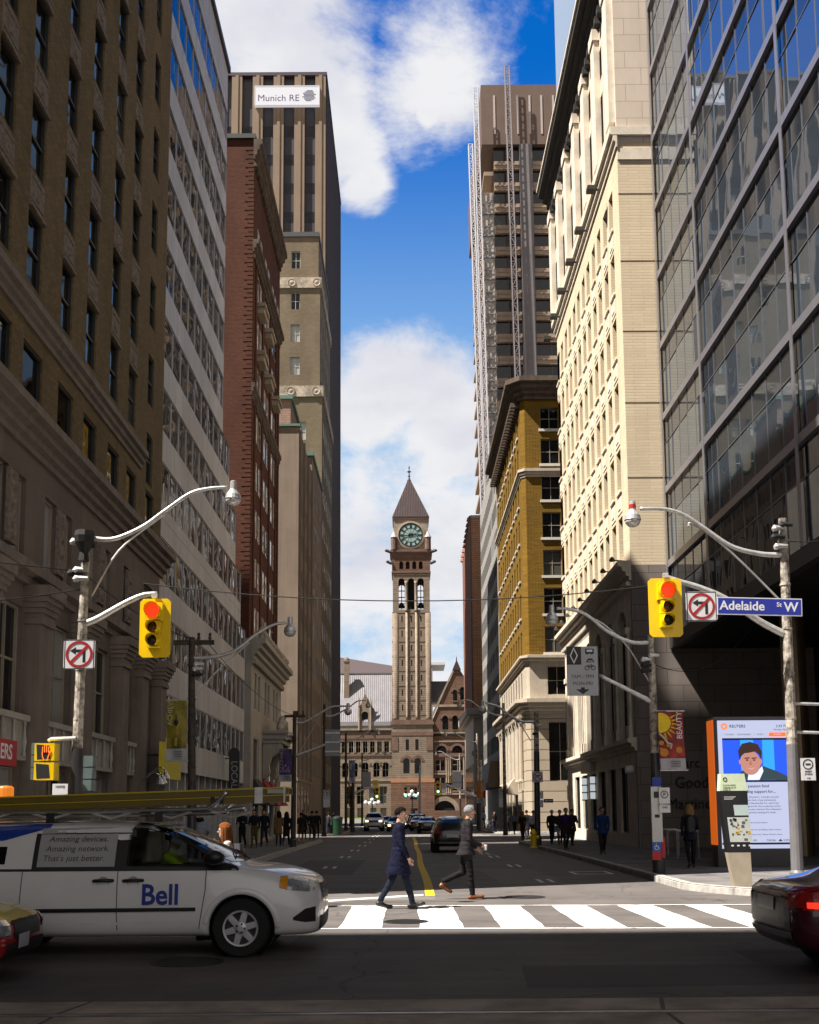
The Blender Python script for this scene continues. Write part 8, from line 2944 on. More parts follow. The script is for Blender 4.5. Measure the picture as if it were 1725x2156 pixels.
def clear_glass(name, k=.55):
 m, t, b = new_mat(name)
 t.nodes.remove(b)
 tr, gl, mx, fr = nd(t, 'ShaderNodeBsdfTransparent'), nd(t, 'ShaderNodeBsdfGlossy'), nd(t, 'ShaderNodeMixShader'), nd(t, 'ShaderNodeFresnel')
 tr.inputs[0].default_value = (k * .92, k, k * .97, 1)
 gl.inputs['Roughness'].default_value = .02
 t.links.new(fr.outputs[0], mx.inputs[0])
 t.links.new(tr.outputs[0], mx.inputs[1])
 t.links.new(gl.outputs[0], mx.inputs[2])
 t.links.new(mx.outputs[0], t.nodes['Material Output'].inputs['Surface'])
 return m
M_CLEAR = clear_glass('clear_car_glass')
V.side_patch('front_door_window', [(-2.36, 1.085, 1.535), (-2.0, 1.08, 1.515), (-1.71, 1.08, 1.39), (-1.42, 1.075, 1.22), (-1.27, 1.07, 1.11)], M_CLEAR, off=.006)
V.side_patch('window_surround', [(-2.50, 1.045, 1.60), (-2.34, 1.045, 1.60)], M_BLACKTRIM, off=.003)
V.side_patch('window_surround', [(-2.34, 1.52, 1.60), (-2.0, 1.50, 1.57), (-1.72, 1.38, 1.45), (-1.43, 1.215, 1.28), (-1.28, 1.10, 1.19)], M_BLACKTRIM, off=.003)
V.side_patch('window_surround', [(-2.34, 1.045, 1.10), (-1.28, 1.045, 1.10)], M_BLACKTRIM, off=.003)
V.side_patch('window_surround', [(-1.30, 1.045, 1.19), (-1.02, 1.045, 1.075)], M_BLACKTRIM, off=.003)
V.side_patch('sliding_door_window', [(-3.44, 1.085, 1.545), (-2.5, 1.085, 1.56)], flat('van_graphic_grey', (0.42, 0.41, 0.43), 0.3), off=.007)
V.side_patch('window_surround', [(-3.50, 1.05, 1.585), (-2.5, 1.05, 1.60)], M_BLACKTRIM, off=.0035)
V.side_patch('belt_trim', [(-4.9, 1.035, 1.065), (-1.0, 1.03, 1.058)], M_BLACKTRIM, off=.0045, nz=1)
V.side_patch('rear_graphic', [(-4.5, 1.42, 1.60), (-3.9, 1.40, 1.605), (-3.35, 1.555, 1.6)], flat('van_blue', (0.015, 0.05, 0.33), 0.3), off=.007)
V.side_patch('rear_side_window', [(-4.6, 1.12, 1.33), (-3.83, 1.12, 1.33)], M_CARGLASS, off=.006)
V.side_patch('side_moulding', [(-3.6, .545, .592), (-1.5, .555, .598)], M_BLACKTRIM, off=.018, nz=2)
V.side_patch('sill', [(-3.55, .225, .275), (-1.42, .225, .275)], M_BLACKTRIM, off=.006, nz=1)
dk = flat('panel_gap', (0.06, 0.06, 0.06), 0.6)
V.line('door_seam', [(-2.45, .27), (-2.45, 1.04)], .011, dk)
V.line('door_seam', [(-1.48, .27), (-1.43, .55), (-1.39, .8), (-1.385, 1.04)], .011, dk)
V.line('door_seam', [(-3.58, .27), (-3.62, .6), (-3.60, 1.04)], .011, dk)
V.line('door_seam', [(-3.75, 1.0), (-1.0, 1.0)], .008, flat('crease', (0.45, 0.45, 0.46), 0.4)) if False else None
V.line('roof_seam', [(-4.6, 1.61), (-2.6, 1.62), (-2.0, 1.60)], .012, dk)
V.line('body_crease', [(-3.55, .40), (-1.5, .42)], .03, flat('crease_white', (0.8, 0.8, 0.8), 0.25))
for x in (-2.62, -2.26):
 p = V.side(x, .915)
 mb = MB()
 mb.tube([p + Vector((-.12, .005, .0)), p + Vector((-.09, -.035, .006)), p + Vector((.09, -.035, .01)), p + Vector((.12, .005, .006))], .02, 8)
 mb.build('door_handle', M_BLACKTRIM, V.t, local=True, smooth=True)
 mb = MB()
 mb.lathe(p + Vector((0, -.001, -.015)), [(.07, 0), (.06, .004), (.001, .006)], 14, axis='Y', cap=False)
 mb.build('handle_recess', flat('recess_grey', (0.35, 0.35, 0.36), 0.4), V.t, local=True)
def on_van(body, size, x, z, m, bold=0.0, sx=1.0, shear=0.0, align='CENTER', nm='lettering'):
 p, q = V.side(x, z, off=.011), V.side(x, z + .1, off=.011)
 tilt = math.atan2(q.y - p.y, .1)
 M = Matrix.Translation(p) @ Matrix.Rotation(math.pi / 2 - tilt, 4, 'X')
 text_mb(body, size, M, bold, .002, align, sx, shear).build(nm, m, V.t, local=True)
BLUE_L = flat('logo_blue', (0.012, 0.03, 0.28), 0.35)
on_van('Bell', .34, -1.93, .74, BLUE_L, .022, .92)
INKG = flat('graphic_ink', (0.07, 0.07, 0.075), 0.5)
for k, l in enumerate(('Amazing devices.', 'Amazing network.', 'That\'s just better.')):
 on_van(l, .105, -3.36 + [.03, .005, -.02][k], 1.415 - .115 * k, INKG, 0.0, 1.0, .12, 'LEFT')
V.wheel(-.96, .345, pbr('hubcap_silver', (0.52, 0.52, 0.54), 0.35, 0.6, var=.1), 6, y=.985, rr=.64)
V.wheel(-4.05, .345, pbr('hubcap_silver', (0.52, 0.52, 0.54), 0.35, 0.6, var=.1), 6, y=.985, rr=.64)
for sd in (-1, 1):                      # flared arches
 mb = MB()
 mb.loft([[(-.96 + r_ * math.cos(q), V.side(max(-1.6, min(-.3, -.96 + .42 * math.cos(q))), .345 + .42 * math.sin(q), sd, 0).y + sd * d, .345 + r_ * math.sin(q)) for r_, d in ((.40, .0), (.405, .02), (.46, .012), (.48, -.006))] for q in (R(8 + 164 * i / 20) for i in range(21))], cap=False, close=False)
 mb.build('arch_lip', WHITE_P, V.t, local=True, smooth=True)
V.end_patch('windscreen', -.74, .74, 1.12, 1.53, M_CARGLASS, 1, .006, .93, ny=14, nz=8)
V.end_patch('grille', -.42, .42, .66, .84, M_BLACKTRIM, 1, .01)
V.end_patch('lower_intake', -.62, .62, .30, .46, M_BLACK, 1, .008)
V.end_patch('grille_bar', -.42, .42, .745, .765, M_CHROME, 1, .016, nz=1)
V.side_patch('headlamp', [(-.50, .80, .955), (-.36, .785, .955), (-.17, .76, .90), (-.10, .775, .855)], M_HEADLAMP, off=.008, nz=4, step=.05)
V.side_patch('turn_lamp', [(-.50, .82, .945), (-.41, .80, .945)], M_AMBER, off=.02, nz=2, step=.03)
V.side_patch('fog_recess', [(-.34, .43, .46), (-.2, .40, .56), (-.08, .40, .58)], M_BLACK, off=.007, nz=3, step=.05)
mb = MB()
p = V.side(-1.30, 1.14)
mb.loft([[p + Vector((.02 + .13 * k * math.cos(q), -.12 - .10 * f, .045 + .09 * k * math.sin(q))) for q in (2 * math.pi * i / 14 for i in range(14))] for k, f in ((.9, 0), (1.0, .4), (.8, 1.0), (.2, 1.2))])
mb.tube([p + Vector((.02, 0, -.02)), p + Vector((.02, -.14, 0))], .03, 6)
mb.build('wing_mirror', M_BLACKTRIM, V.t, local=True, smooth=True)
for k in (0, 1):
 a = V.end(-.45 + .75 * k, 1.15, 1, .02)
 b = V.end(-.02 + .75 * k, 1.21, 1, .02)
 mb = MB()
 mb.tube([a, a.lerp(b, .5) + Vector((.01, 0, .005)), b], .011, 5)
 mb.build('wiper', M_BLACK, V.t, local=True)
mb = MB()
for x in (-2.05, -3.4, -4.6):
 mb.box((x - .05, -.62, 1.62), (x + .05, .62, 1.735))
mb.build('rack_foot', M_BLACKTRIM, V.t, local=True)
for y, z, xe in ((-.60, 1.745, -1.2), (-.52, 1.70, -.98), (.55, 1.745, -1.2)):
 mb = MB()
 mb.tube(smooth([(-4.9, y, z), (-3.0, y, z + .005), (xe - .45, y, z + .02), (xe - .2, y, z + .06), (xe, y, z + (.24 if z > 1.72 else .08))], 6), .028, 8)
 mb.build('rack_tube', M_CHROME, V.t, local=True, smooth=True)
for k in range(5):
 mb = MB()
 mb.tube([(-4.4 + k * .75, -.6, 1.735), (-4.15 + k * .75, -.6, 1.66), (-3.9 + k * .75, -.6, 1.735)], .016, 6)
 mb.build('rack_strut', M_GALV, V.t, local=True)
ld = thing('ladder', 'long yellow extension ladder lying on the rack of the white van', 'ladder', (VX - 3, VY - .45, 1.85))
M_LAD = pbr('ladder_yellow', (0.15, 0.105, 0.006), 0.45, var=.12)
M_LADTOP = pbr('ladder_yellow_edge', (0.55, 0.42, 0.02), 0.4, var=.1)
ez = lambda x: 1.90 + .028 * (x + 4.5) - .155
for y in (-.58, -.14):
 for z0, xe, h in ((.0, -.48, .085), (.095, -.44, .085)):
  mb = MB()
  xa = -5.6
  mb.hexa([(xa, y, ez(xa) + z0), (xe, y, ez(xe) + z0), (xe, y + .07, ez(xe) + z0), (xa, y + .07, ez(xa) + z0), (xa, y, ez(xa) + z0 + h), (xe, y, ez(xe) + z0 + h), (xe, y + .07, ez(xe) + z0 + h), (xa, y + .07, ez(xa) + z0 + h)])
  r_ = MB().add(mb, Matrix.Translation((VX, VY, 0))).build('rail', M_LAD, ld)
  for q in ((.07, .089) if z0 else (.076, .087),):
   mb = MB()
   mb.hexa([(xa, y - .012, ez(xa) + z0 + q[0]), (xe, y - .012, ez(xe) + z0 + q[0]), (xe, y - .0005, ez(xe) + z0 + q[0]), (xa, y - .0005, ez(xa) + z0 + q[0]), (xa, y - .012, ez(xa) + z0 + q[1]), (xe, y - .012, ez(xe) + z0 + q[1]), (xe, y - .0005, ez(xe) + z0 + q[1]), (xa, y - .0005, ez(xa) + z0 + q[1])])
   MB().add(mb, Matrix.Translation((VX, VY, 0))).build('rail_flange', M_LADTOP, r_)
for k in range(14):
 x = -5.4 + k * .36
 mb = MB()
 mb.tube([(VX + x, VY - .57, ez(x) + .05), (VX + x, VY - .09, ez(x) + .05)], .018, 8)
 mb.build('rung', M_GALV, ld)
for x, w in ((-.86, .10), (-.50, .02)):
 mb = MB()
 mb.box((VX + x, VY - .605, ez(x) - .01), (VX + x + w, VY - .585, ez(x) + .19))
 mb.build('bracket', M_GALV, ld)
mb = MB()
mb.box((VX - .70, VY - .602, ez(-.6) + .105), (VX - .47, VY - .594, ez(-.6) + .16))
mb.build('warning_label', flat('label_pale', (0.45, 0.42, 0.36), 0.6), ld)
text_mb('Bell', .115, face_frame((VX - 1.33, VY - .595, ez(-1.3) + .045)), .02).build('lettering', M_BLACK, ld)
mb = MB()
a = atY(12, 1668, 16.5)
mb.lathe(a, [(.12, -.1), (.12, .06), (.1, .09), (.02, .1)], 12)
tag(mb.build('beacon', emis('amber_beacon', (0.9, 0.25, 0.02), 0.35)), 'orange beacon lamp behind the ladder under the red shop sign', 'beacon')
# ---- generic cars
ST_SEDAN = [(2.3, .32, .55, .62, .55, .4), (2.22, .24, .60, .70, .76, .55), (1.9, .2, .68, .80, .86, .64), (1.2, .2, .80, .90, .90, .70), (.95, .2, .84, .96, .90, .70), (.35, .2, .88, 1.30, .91, .62), (-.1, .2, .90, 1.43, .91, .60), (-.8, .2, .91, 1.42, .91, .59), (-1.35, .2, .92, 1.22, .90, .60), (-1.7, .22, .92, 1.02, .89, .66), (-2.2, .26, .88, .98, .84, .62), (-2.36, .36, .8, .90, .7, .5)]
ST_SUV = [(2.3, .36, .65, .78, .62, .5), (2.24, .28, .72, .92, .82, .62), (1.9, .26, .84, 1.0, .92, .7), (1.15, .26, .96, 1.1, .95, .74), (.9, .26, 1.0, 1.18, .95, .72), (.35, .26, 1.02, 1.55, .96, .68), (-.3, .26, 1.03, 1.68, .96, .68), (-1.5, .26, 1.04, 1.66, .95, .66), (-2.05, .28, 1.04, 1.5, .93, .64), (-2.28, .34, .98, 1.2, .86, .6), (-2.36, .42, .9, 1.05, .74, .5)]
ST_CAB = [(2.2, .32, .62, .72, .55, .42), (2.12, .26, .7, .86, .74, .56), (1.8, .24, .82, .96, .84, .64), (1.0, .24, .92, 1.04, .88, .68), (.8, .24, .95, 1.12, .88, .66), (.3, .24, .97, 1.5, .89, .62), (-.2, .24, .98, 1.60, .89, .62), (-1.2, .24, .98, 1.56, .89, .60), (-1.75, .26, .96, 1.32, .87, .58), (-2.1, .3, .9, 1.08, .82, .56), (-2.22, .4, .8, .92, .68, .46)]
ST_TRUCK = [(2.7, .42, .8, .95, .72, .6), (2.64, .36, .9, 1.10, .92, .74), (2.3, .34, 1.0, 1.16, .98, .8), (1.5, .34, 1.08, 1.22, 1.0, .82), (1.2, .34, 1.1, 1.3, 1.0, .78), (.7, .34, 1.12, 1.72, 1.0, .72), (.1, .34, 1.13, 1.84, 1.0, .72), (-.8, .34, 1.14, 1.82, 1.0, .70), (-1.1, .36, 1.14, 1.5, .99, .72), (-1.25, .36, 1.12, 1.2, .98, .85), (-2.6, .4, 1.1, 1.17, .97, .85), (-2.75, .5, 1.0, 1.1, .9, .75)]
def street_car(label, kind, col, loc, rz, cat='car', group='cars in the street', tail=M_TAIL, head=M_HEADLAMP, two=None, bottom=None, sign=False):
 st = {'sedan': ST_SEDAN, 'suv': ST_SUV, 'cab': ST_CAB, 'truck': ST_TRUCK}[kind]
 zs, zt = st[6][2], st[6][3]
 wx = {'sedan': (1.4, -1.4), 'suv': (1.4, -1.42), 'cab': (1.3, -1.35), 'truck': (1.65, -1.75)}[kind]
 wr = {'sedan': .32, 'suv': .36, 'cab': .33, 'truck': .39}[kind]
 wl = st[6][4]
 c = Car(label, cat, {'sedan': 'sedan_car', 'suv': 'suv_car', 'cab': 'taxi_cab', 'truck': 'pickup_truck'}[kind], st, paint_mat('paint_%.2f_%.2f_%.2f' % col, col), [(w, wr) for w in wx], wr + .055, group, loc, rz, two=two)
 xf, xb = st[5][0], [q[0] for q in st if q[3] > zt - .2][-1]
 c.side_patch('side_window', [(xb - .25, zs + .03, zs + .06), (xb - .05, zs + .03, zt - .16), (-.35, zs + .03, zt - .09)], M_CARGLASS, nz=3)
 c.side_patch('side_window', [(-.27, zs + .03, zt - .09), (.1, zs + .03, zt - .10), (xf + .38, zs + .02, zs + .06)], M_CARGLASS, nz=3)
 c.end_patch('windscreen', -wl * .72, wl * .72, st[4][3] + .03, zt - .06, M_CARGLASS, 1, .006, .86, nz=6)
 if kind != 'truck':
  c.end_patch('rear_window', -wl * .7, wl * .7, max(zs + .05, st[-3][3] + .05), zt - .1, M_CARGLASS, -1, .006, .82, nz=6)
 for sd in (-1, 1):
  z = st[1][3]
  c.end_patch('headlamp', sd * wl * .52, sd * wl * .80, z - .19, z - .05, head, 1, .012, ny=5, nz=3)
  z = st[-2][3]
  c.end_patch('tail_lamp', sd * wl * .60, sd * wl * .86, z - .26, z - .06, tail, -1, .012, ny=5, nz=3)
 z = st[1][3]
 c.end_patch('grille', -wl * .42, wl * .42, z - .24, z - .06, M_BLACKTRIM, 1, .008)
 c.end_patch('bumper_intake', -wl * .6, wl * .6, st[2][1] + .08, st[2][1] + .22, M_BLACK, 1, .008)
 c.end_patch('number_plate', -.26, .26, .66, .80, M_PLATE, -1, .016)
 c.end_patch('rear_bumper_trim', -wl * .7, wl * .7, .40, .47, M_CHROME, -1, .012)
 for w in wx:
  c.wheel(w, wr, M_CHROME, 7, .2, wl - .03)
 if bottom:
  c.side_patch('door_panel', [(-1.0, .3, zs - .05), (.95, .3, zs - .08)], bottom, nz=3)
 if sign:
  mb = MB()
  mb.box((-.12, -.3, zt - .005), (.12, .3, zt + .15))
  mb.build('roof_sign', M_WHITE, c.t, local=True)
 return c
N_, S_ = R(90), R(-90)
street_car('glossy black taxi cab seen from behind, nearest in the right lanes', 'cab', (0.012, 0.009, 0.010), (1.95, 49.6, 0), N_, 'taxi')
street_car('black sedan seen from behind, pale number plate, ahead of the glossy black cab', 'sedan', (0.008, 0.010, 0.014), (1.75, 96.5, 0), N_)
street_car('dark SUV seen from behind, beyond the black sedan on its inner side', 'suv', (0.03, 0.028, 0.035), (1.1, 117, 0), N_)
street_car('silver purple sedan seen from behind, between the dark SUV and the yellow line', 'sedan', (0.22, 0.20, 0.25), (1.15, 108, 0), N_)
street_car('white pickup truck coming with its headlamps on in the left lanes', 'truck', (0.62, 0.62, 0.62), (-3.25, 108.5, 0), S_, 'pickup truck', head=M_HLON)
street_car('dark sedan with lit headlamps close behind the white pickup', 'sedan', (0.05, 0.05, 0.06), (-2.5, 128, 0), S_, head=M_HLON)
c = street_car('teal and orange taxi coming towards the crossing, partly behind the man in navy', 'sedan', (0.02, 0.30, 0.30), (-1.1, 106, 0), S_, 'taxi', head=M_HLON, bottom=flat('taxi_orange', (0.55, 0.10, 0.01), 0.3), sign=True)
c.end_patch('nose_panel', -.75, .75, .34, .56, flat('taxi_orange', (0.55, 0.10, 0.01), 0.3), 1, .010)
street_car('maroon car behind the teal taxi', 'sedan', (0.16, 0.03, 0.04), (-.9, 122, 0), S_, head=M_HLON)
street_car('black van far ahead in the right lanes', 'suv', (0.015, 0.015, 0.018), (.9, 131, 0), N_)
c = street_car('red and yellow taxi nosing into the picture in front of the white van', 'sedan', (0.85, 0.64, 0.01), (-4.0 - 2.3, 11.75, 0), 0.0, 'taxi', group='vehicles crossing in front', two=(paint_mat('taxi_red', (0.42, 0.012, 0.02)), .64))
c.side_patch('headlamp', [(1.75, .60, .70), (2.0, .57, .70), (2.18, .56, .66)], M_HEADLAMP, off=.008, nz=3, step=.05)
c.end_patch('front_plate', -.3, .0, .36, .50, M_PLATE, 1, .02)
c = street_car('dark red car with a lit tail lamp leaving at the lower right', 'sedan', (0.055, 0.004, 0.015), (3.86 + 2.36, 12.0, 0), 0.0, group='vehicles crossing in front')
c.side_patch('tail_lamp', [(-2.24, .70, .86), (-1.92, .68, .90)], M_TAIL, sds=(-1,), off=.01, nz=3, step=.05)
c.side_patch('tail_lamp_lit', [(-2.2, .72, .78), (-1.96, .71, .78)], M_TAIL_ON, sds=(-1,), off=.014, nz=2, step=.05)
c.end_patch('tailgate_trim', -.7, .7, .82, .86, M_CHROME, -1, .012)
c.end_patch('boot_panel', -.62, .62, .50, .80, M_BLACKTRIM, -1, .006)
# ------------------------------------------------------------------ people
from mathutils import noise
def cap_rings(mb, p0, p1, r0, r1, flat_=1.0, fdir=None, n=10):
 """A tapered limb with round ends; flat_ squeezes it along fdir."""
 p0, p1 = Vector(p0), Vector(p1)
 t = (p1 - p0)
 L = t.length
 t = t / L if L > 1e-6 else Vector((0, 0, 1))
 a = Vector(fdir) if fdir else t.orthogonal()
 a = (a - t * a.dot(t)).normalized()
 b = t.cross(a)
 rings = []
 for f, k in ((-.98, .2), (-.75, .66), (-.4, .92), (0, 1)):
  rings.append((p0 + t * f * r0, r0 * k))
 for f, k in ((0, 1), (.4, .92), (.75, .66), (.98, .2)):
  rings.append((p1 + t * f * r1, r1 * k))
 mb.loft([[c + (a * math.cos(q) * flat_ + b * math.sin(q)) * r for q in (2 * math.pi * j / n for j in range(n))] for c, r in rings])
PEOPLE_N = [0]
def person(label, loc, rz, h=1.75, skin=(0.55, 0.33, 0.23), hair=(0.03, 0.02, 0.015), top=(0.02, 0.02, 0.03), legs=(0.02, 0.02, 0.022), shoes=(0.012, 0.011, 0.01), coat=0.0, skirt=0.0, bare=False,
   stride=22, back_bend=20, arms=((15, 12), (-15, 20)), female=False, hairlen=0.0, vox=.022, group='pedestrians', lean=2, fingers=False, bag=None, turn=0.0, legang=None, hood=False, cuffs=None, shirt=None):
 """Body grown as one closed skin: +Y is forward, feet at z = 0. stride: leg angles; arms: (swing, elbow bend) right and left."""
 k = h / 1.75
 prim, mats = [], []          # (p0, p1, r0, r1, mat)
 S_SKIN, S_TOP, S_LEG, S_SHOE, S_SHIRT = range(5)
 mb = MB()
 def limb(p0, p1, r0, r1, m, fl=1.0, fd=None):
  cap_rings(mb, p0, p1, r0, r1, fl, fd)
  prim.append((Vector(p0), Vector(p1), r0, r1, m))
 hip_z = .93
 legs_j = {}
 for sd, ang, bend in ((1, stride, 3), (-1, -stride * .85, back_bend)) if not legang else ((1, *legang[0]), (-1, *legang[1])):
  hp = Vector((.085 * sd, 0, hip_z))
  a = R(ang)
  kn = hp + Vector((0, math.sin(a), -math.cos(a))) * .44
  a2 = R(ang - bend)
  an = kn + Vector((0, math.sin(a2), -math.cos(a2))) * .42
  fa = R(ang - bend) * (.6 if sd > 0 else .75)
  toe = an + Vector((.02 * sd, math.cos(fa) * .19, math.sin(fa) * .19 - .03))
  heel = an + Vector((0, -.05, -.045))
  legs_j[sd] = (hp, kn, an, toe, heel)
 low = min(min(j[3].z, j[4].z) for j in legs_j.values()) - .035
 dz = -low
 U = Vector((0, 0, dz))
 lg = S_LEG
 for sd, (hp, kn, an, toe, heel) in legs_j.items():
  w = 1.12 if not bare else .9
  limb(hp + U, kn + U, .085 * w, .06 * w, S_SKIN if bare else lg)
  limb(kn + U, an + U + Vector((0, 0, .03)), .060 * w, (.052 if not bare else .036), S_SKIN if bare else lg)
  limb(heel + U, toe + U, .042, .036, S_SHOE)
  limb(an + U - Vector((0, 0, .005)), heel + U, .042, .04, S_SHOE)
 zz = dz
 ln = math.tan(R(lean))
 sh = lambda z: Vector((0, (z - hip_z) * ln, 0))
 P = lambda x, y, z: Vector((x, y, z + zz)) + sh(z)
 bw = .92 if female else 1.0
 for (z0, w0, d0), (z1, w1, d1) in zip(((.90, .155, .115), (1.02, .145, .105), (1.18, .160, .115), (1.34, .175, .118)), ((1.02, .145, .105), (1.18, .160, .115), (1.34, .175, .118), (1.43, .125, .09))):
  rings = []
  for f in (0, .5, 1):
   z, w, d = z0 + (z1 - z0) * f, (w0 + (w1 - w0) * f) * bw, d0 + (d1 - d0) * f
   rings.append([P(w * math.cos(q), d * math.sin(q), z) for q in (2 * math.pi * j / 16 for j in range(16))])
  mb.loft(rings)
  prim.append((P(-.06, 0, (z0 + z1) / 2), P(.06, 0, (z0 + z1) / 2), .12, .12, S_TOP if (z0 > .95 or coat) else lg))
 limb(P(-.13 * bw, -.01, 1.40), P(.13 * bw, -.01, 1.40), .075, .075, S_TOP)
 if coat or skirt:
  zl = (coat or skirt)
  mm = S_TOP
  rings = []
  for z, w, d in ((1.05, .165, .125), (.92, .185, .14), ((zl + .9) / 2, .20, .165 + .0016 * abs(stride)), (zl, .205, .17 + .0035 * abs(stride))):
   rings.append([P(w * bw * math.cos(q), d * math.sin(q), z) for q in (2 * math.pi * j / 18 for j in range(18))])
  mb.loft(rings)
  for z in (.98, .85, (zl + .85) / 2, zl + .02):
   for y in (-.08, 0, .08):
    prim.append((P(-.1, y, z), P(.1, y, z), .115, .115, mm))
 hands = []
 for sd, (sw, bd) in zip((1, -1), arms):
  s0 = P(.185 * sd * bw, -.01, 1.40)
  a = R(sw)
  el = s0 + Vector((.055 * sd, math.sin(a) * .28, -math.cos(a) * .28))
  a2 = R(sw + bd)
  wr = el + Vector((-.02 * sd if bd < 60 else -.09 * sd, math.sin(a2) * .25, -math.cos(a2) * .25))
  limb(s0, el, .062 * bw, .05 * bw, S_TOP)
  limb(el, wr, .05 * bw, .038 * bw, S_TOP if not female or True else S_SKIN)
  d = (wr - el).normalized()
  hd = wr + d * .085
  limb(wr + d * .015, hd, .036, .034, S_SKIN, .55, (1, 0, 0))
  hands.append((wr, hd, d, sd))
 hx = Matrix.Rotation(R(turn), 3, 'Z')
 nb = P(0, .0, 1.44)
 hc = P(0, .03, 1.62)
 limb(nb, P(0, .015, 1.55), .058, .052, S_SKIN)
 if shirt:
  limb(P(0, .035, 1.42), P(0, .03, 1.475), .062, .056, S_SHIRT)
 H = lambda x, y, z: hc + hx @ Vector((x, y, z))
 limb(H(0, -.012, .045), H(0, .008, .03), .089, .086, S_SKIN)
 limb(H(0, .03, -.03), H(0, .045, -.075), .062, .045, S_SKIN)
 limb(H(0, .098, .015), H(0, .118, -.015), .011, .017, S_SKIN)
 limb(H(-.035, .082, .03), H(.035, .082, .03), .018, .018, S_SKIN)
 for sd in (-1, 1):
  limb(H(.083 * sd, -.005, .0), H(.083 * sd, .002, .03), .016, .02, S_SKIN, .5, (1, 0, 0))
 o_mats = [pbr('skin_%d' % PEOPLE_N[0], skin, .5, var=.06), pbr('cloth_%d' % PEOPLE_N[0], top, .85, var=.18, scale=14, bump=.5, bscale=22, spec=.2), pbr('trousers_%d' % PEOPLE_N[0], legs, .85, var=.18, scale=14, bump=.5, bscale=22, spec=.2),
    pbr('shoe_%d' % PEOPLE_N[0], shoes, .35, var=.1), flat('shirt_%d' % PEOPLE_N[0], shirt or (.7, .7, .7), .7)]
 PEOPLE_N[0] += 1
 t = thing('person', label, 'person', loc, rz, group)
 o = mb.build('body', o_mats, t, local=True)
 rm = o.modifiers.new('r', 'REMESH')
 rm.mode, rm.voxel_size = 'VOXEL', vox
 sm = o.modifiers.new('s', 'SMOOTH')
 sm.factor, sm.iterations = .5, 3
 evaluate(o, 'body')
 o.data.materials.clear()
 for m_ in o_mats:
  o.data.materials.append(m_)
 if vox < .018:                     # cloth folds
  o.data.update()
  cn = [v.normal.copy() for v in o.data.vertices]
  for v, n_ in zip(o.data.vertices, cn):
   c = v.co
   if c.z < 1.5 + dz:
    w = noise.noise(Vector((c.x * 9, c.y * 9 + c.z * 7, c.z * 17))) * .009 + noise.noise(c * 34) * .004
    v.co = c + n_ * w
 idx = []
 for p in o.data.polygons:
  c, best, bi = p.center, 9.0, 0
  for p0, p1, r0, r1, m_ in prim:
   ax = p1 - p0
   f = max(0.0, min(1.0, (c - p0).dot(ax) / max(ax.length_squared, 1e-9)))
   d = (c - p0 - ax * f).length - (r0 + (r1 - r0) * f)
   if d < best:
    best, bi = d, m_
  idx.append(bi)
 o.data.polygons.foreach_set('material_index', idx)
 o.data.polygons.foreach_set('use_smooth', [True] * len(idx))
 if fingers:
  for wr, hd, d, sd in hands:
   fm = MB()
   up = Vector((0, 0, 1))
   ac = Vector((0, 1, 0)) if abs(d.z) > .7 else Vector((0, 0, 1))
   inn = Vector((-sd, 0, 0))
   for i, L in enumerate((.07, .08, .075, .058)):
    b = hd + ac * (.026 - .018 * i) + d * .012
    m1 = b + d * L * .5 + inn * .006
    m2 = m1 + (d * .75 + inn * .65).normalized() * L * .45
    fm.tube([b, m1, m2], [.0088, .0082, .0062], 7)
   b = hd - d * .05 + ac * .03
   fm.tube([b, b + ac * .025 + d * .03, b + ac * .022 + d * .06 + inn * .012], [.0105, .0095, .007], 7)
   fm.build('fingers', o_mats[0], t, local=True, smooth=True)
 hm = MB()
 n = 14
 rows = []
 for i in range(8):
  e = R(90 - i * 17.5)
  row = []
  for j in range(n):
   q = 2 * math.pi * j / n
   front = max(0.0, math.sin(q))
   e2 = max(e, R(38) * front - R(25) * (1 - front) - (R(20) if hairlen else 0) * (1 - front))
   rr = .101 + (.012 if hairlen else .004)
   row.append(H(rr * math.cos(e2) * math.cos(q) * .92, -.006 + rr * 1.06 * math.cos(e2) * math.sin(q), .042 + rr * math.sin(e2)))
  rows.append(row)
 hm.loft(rows, cap=True)
 if hairlen:
  for i in range(16):
   q = R(180 + 180 * i / 15) if i % 3 else R(170 + 200 * i / 15)
   x, y = .08 * math.cos(q), .08 * math.sin(q)
   L = hairlen * rnd.uniform(.75, 1.0)
   hm.tube(smooth([H(x, y, .08), H(x * 1.25, y * 1.2 - .01, -.02), H(x * 1.35, y * 1.3 - .02, -.06 - L * .45), H(x * 1.1 + rnd.uniform(-.02, .02), y * 1.25 - .03, -.05 - L)], 3), [.03] * 6 + [.026, .022, .018, .008], 6)
 if vox < .018 and not hairlen:
  for i in range(70):
   q, e = rnd.uniform(0, 6.28), R(rnd.uniform(0, 85))
   if math.sin(q) > .5 and e < R(40):
    continue
   d_ = Vector((math.cos(e) * math.cos(q) * .92, math.cos(e) * math.sin(q) * 1.05, math.sin(e)))
   b0 = H(d_.x * .098, d_.y * .098, .042 + d_.z * .1)
   tn = hx @ Vector((rnd.uniform(-.4, .4), .3 + rnd.uniform(-.3, .3), -.5 + rnd.uniform(-.3, .3)))
   hm.tube([b0, b0 + tn * .03 + hx @ d_ * .012, b0 + tn * .062 + hx @ d_ * .004], [.012, .010, .003], 5)
 if hood:
  hm.tube([P(-.1, -.09, 1.46), P(0, -.13, 1.44), P(.1, -.09, 1.46)], .06, 8)
 hr = hm.build('hair', pbr('hair_%d' % PEOPLE_N[0], hair, .8, var=.5, scale=60, spec=.15), t, local=True, smooth=True)
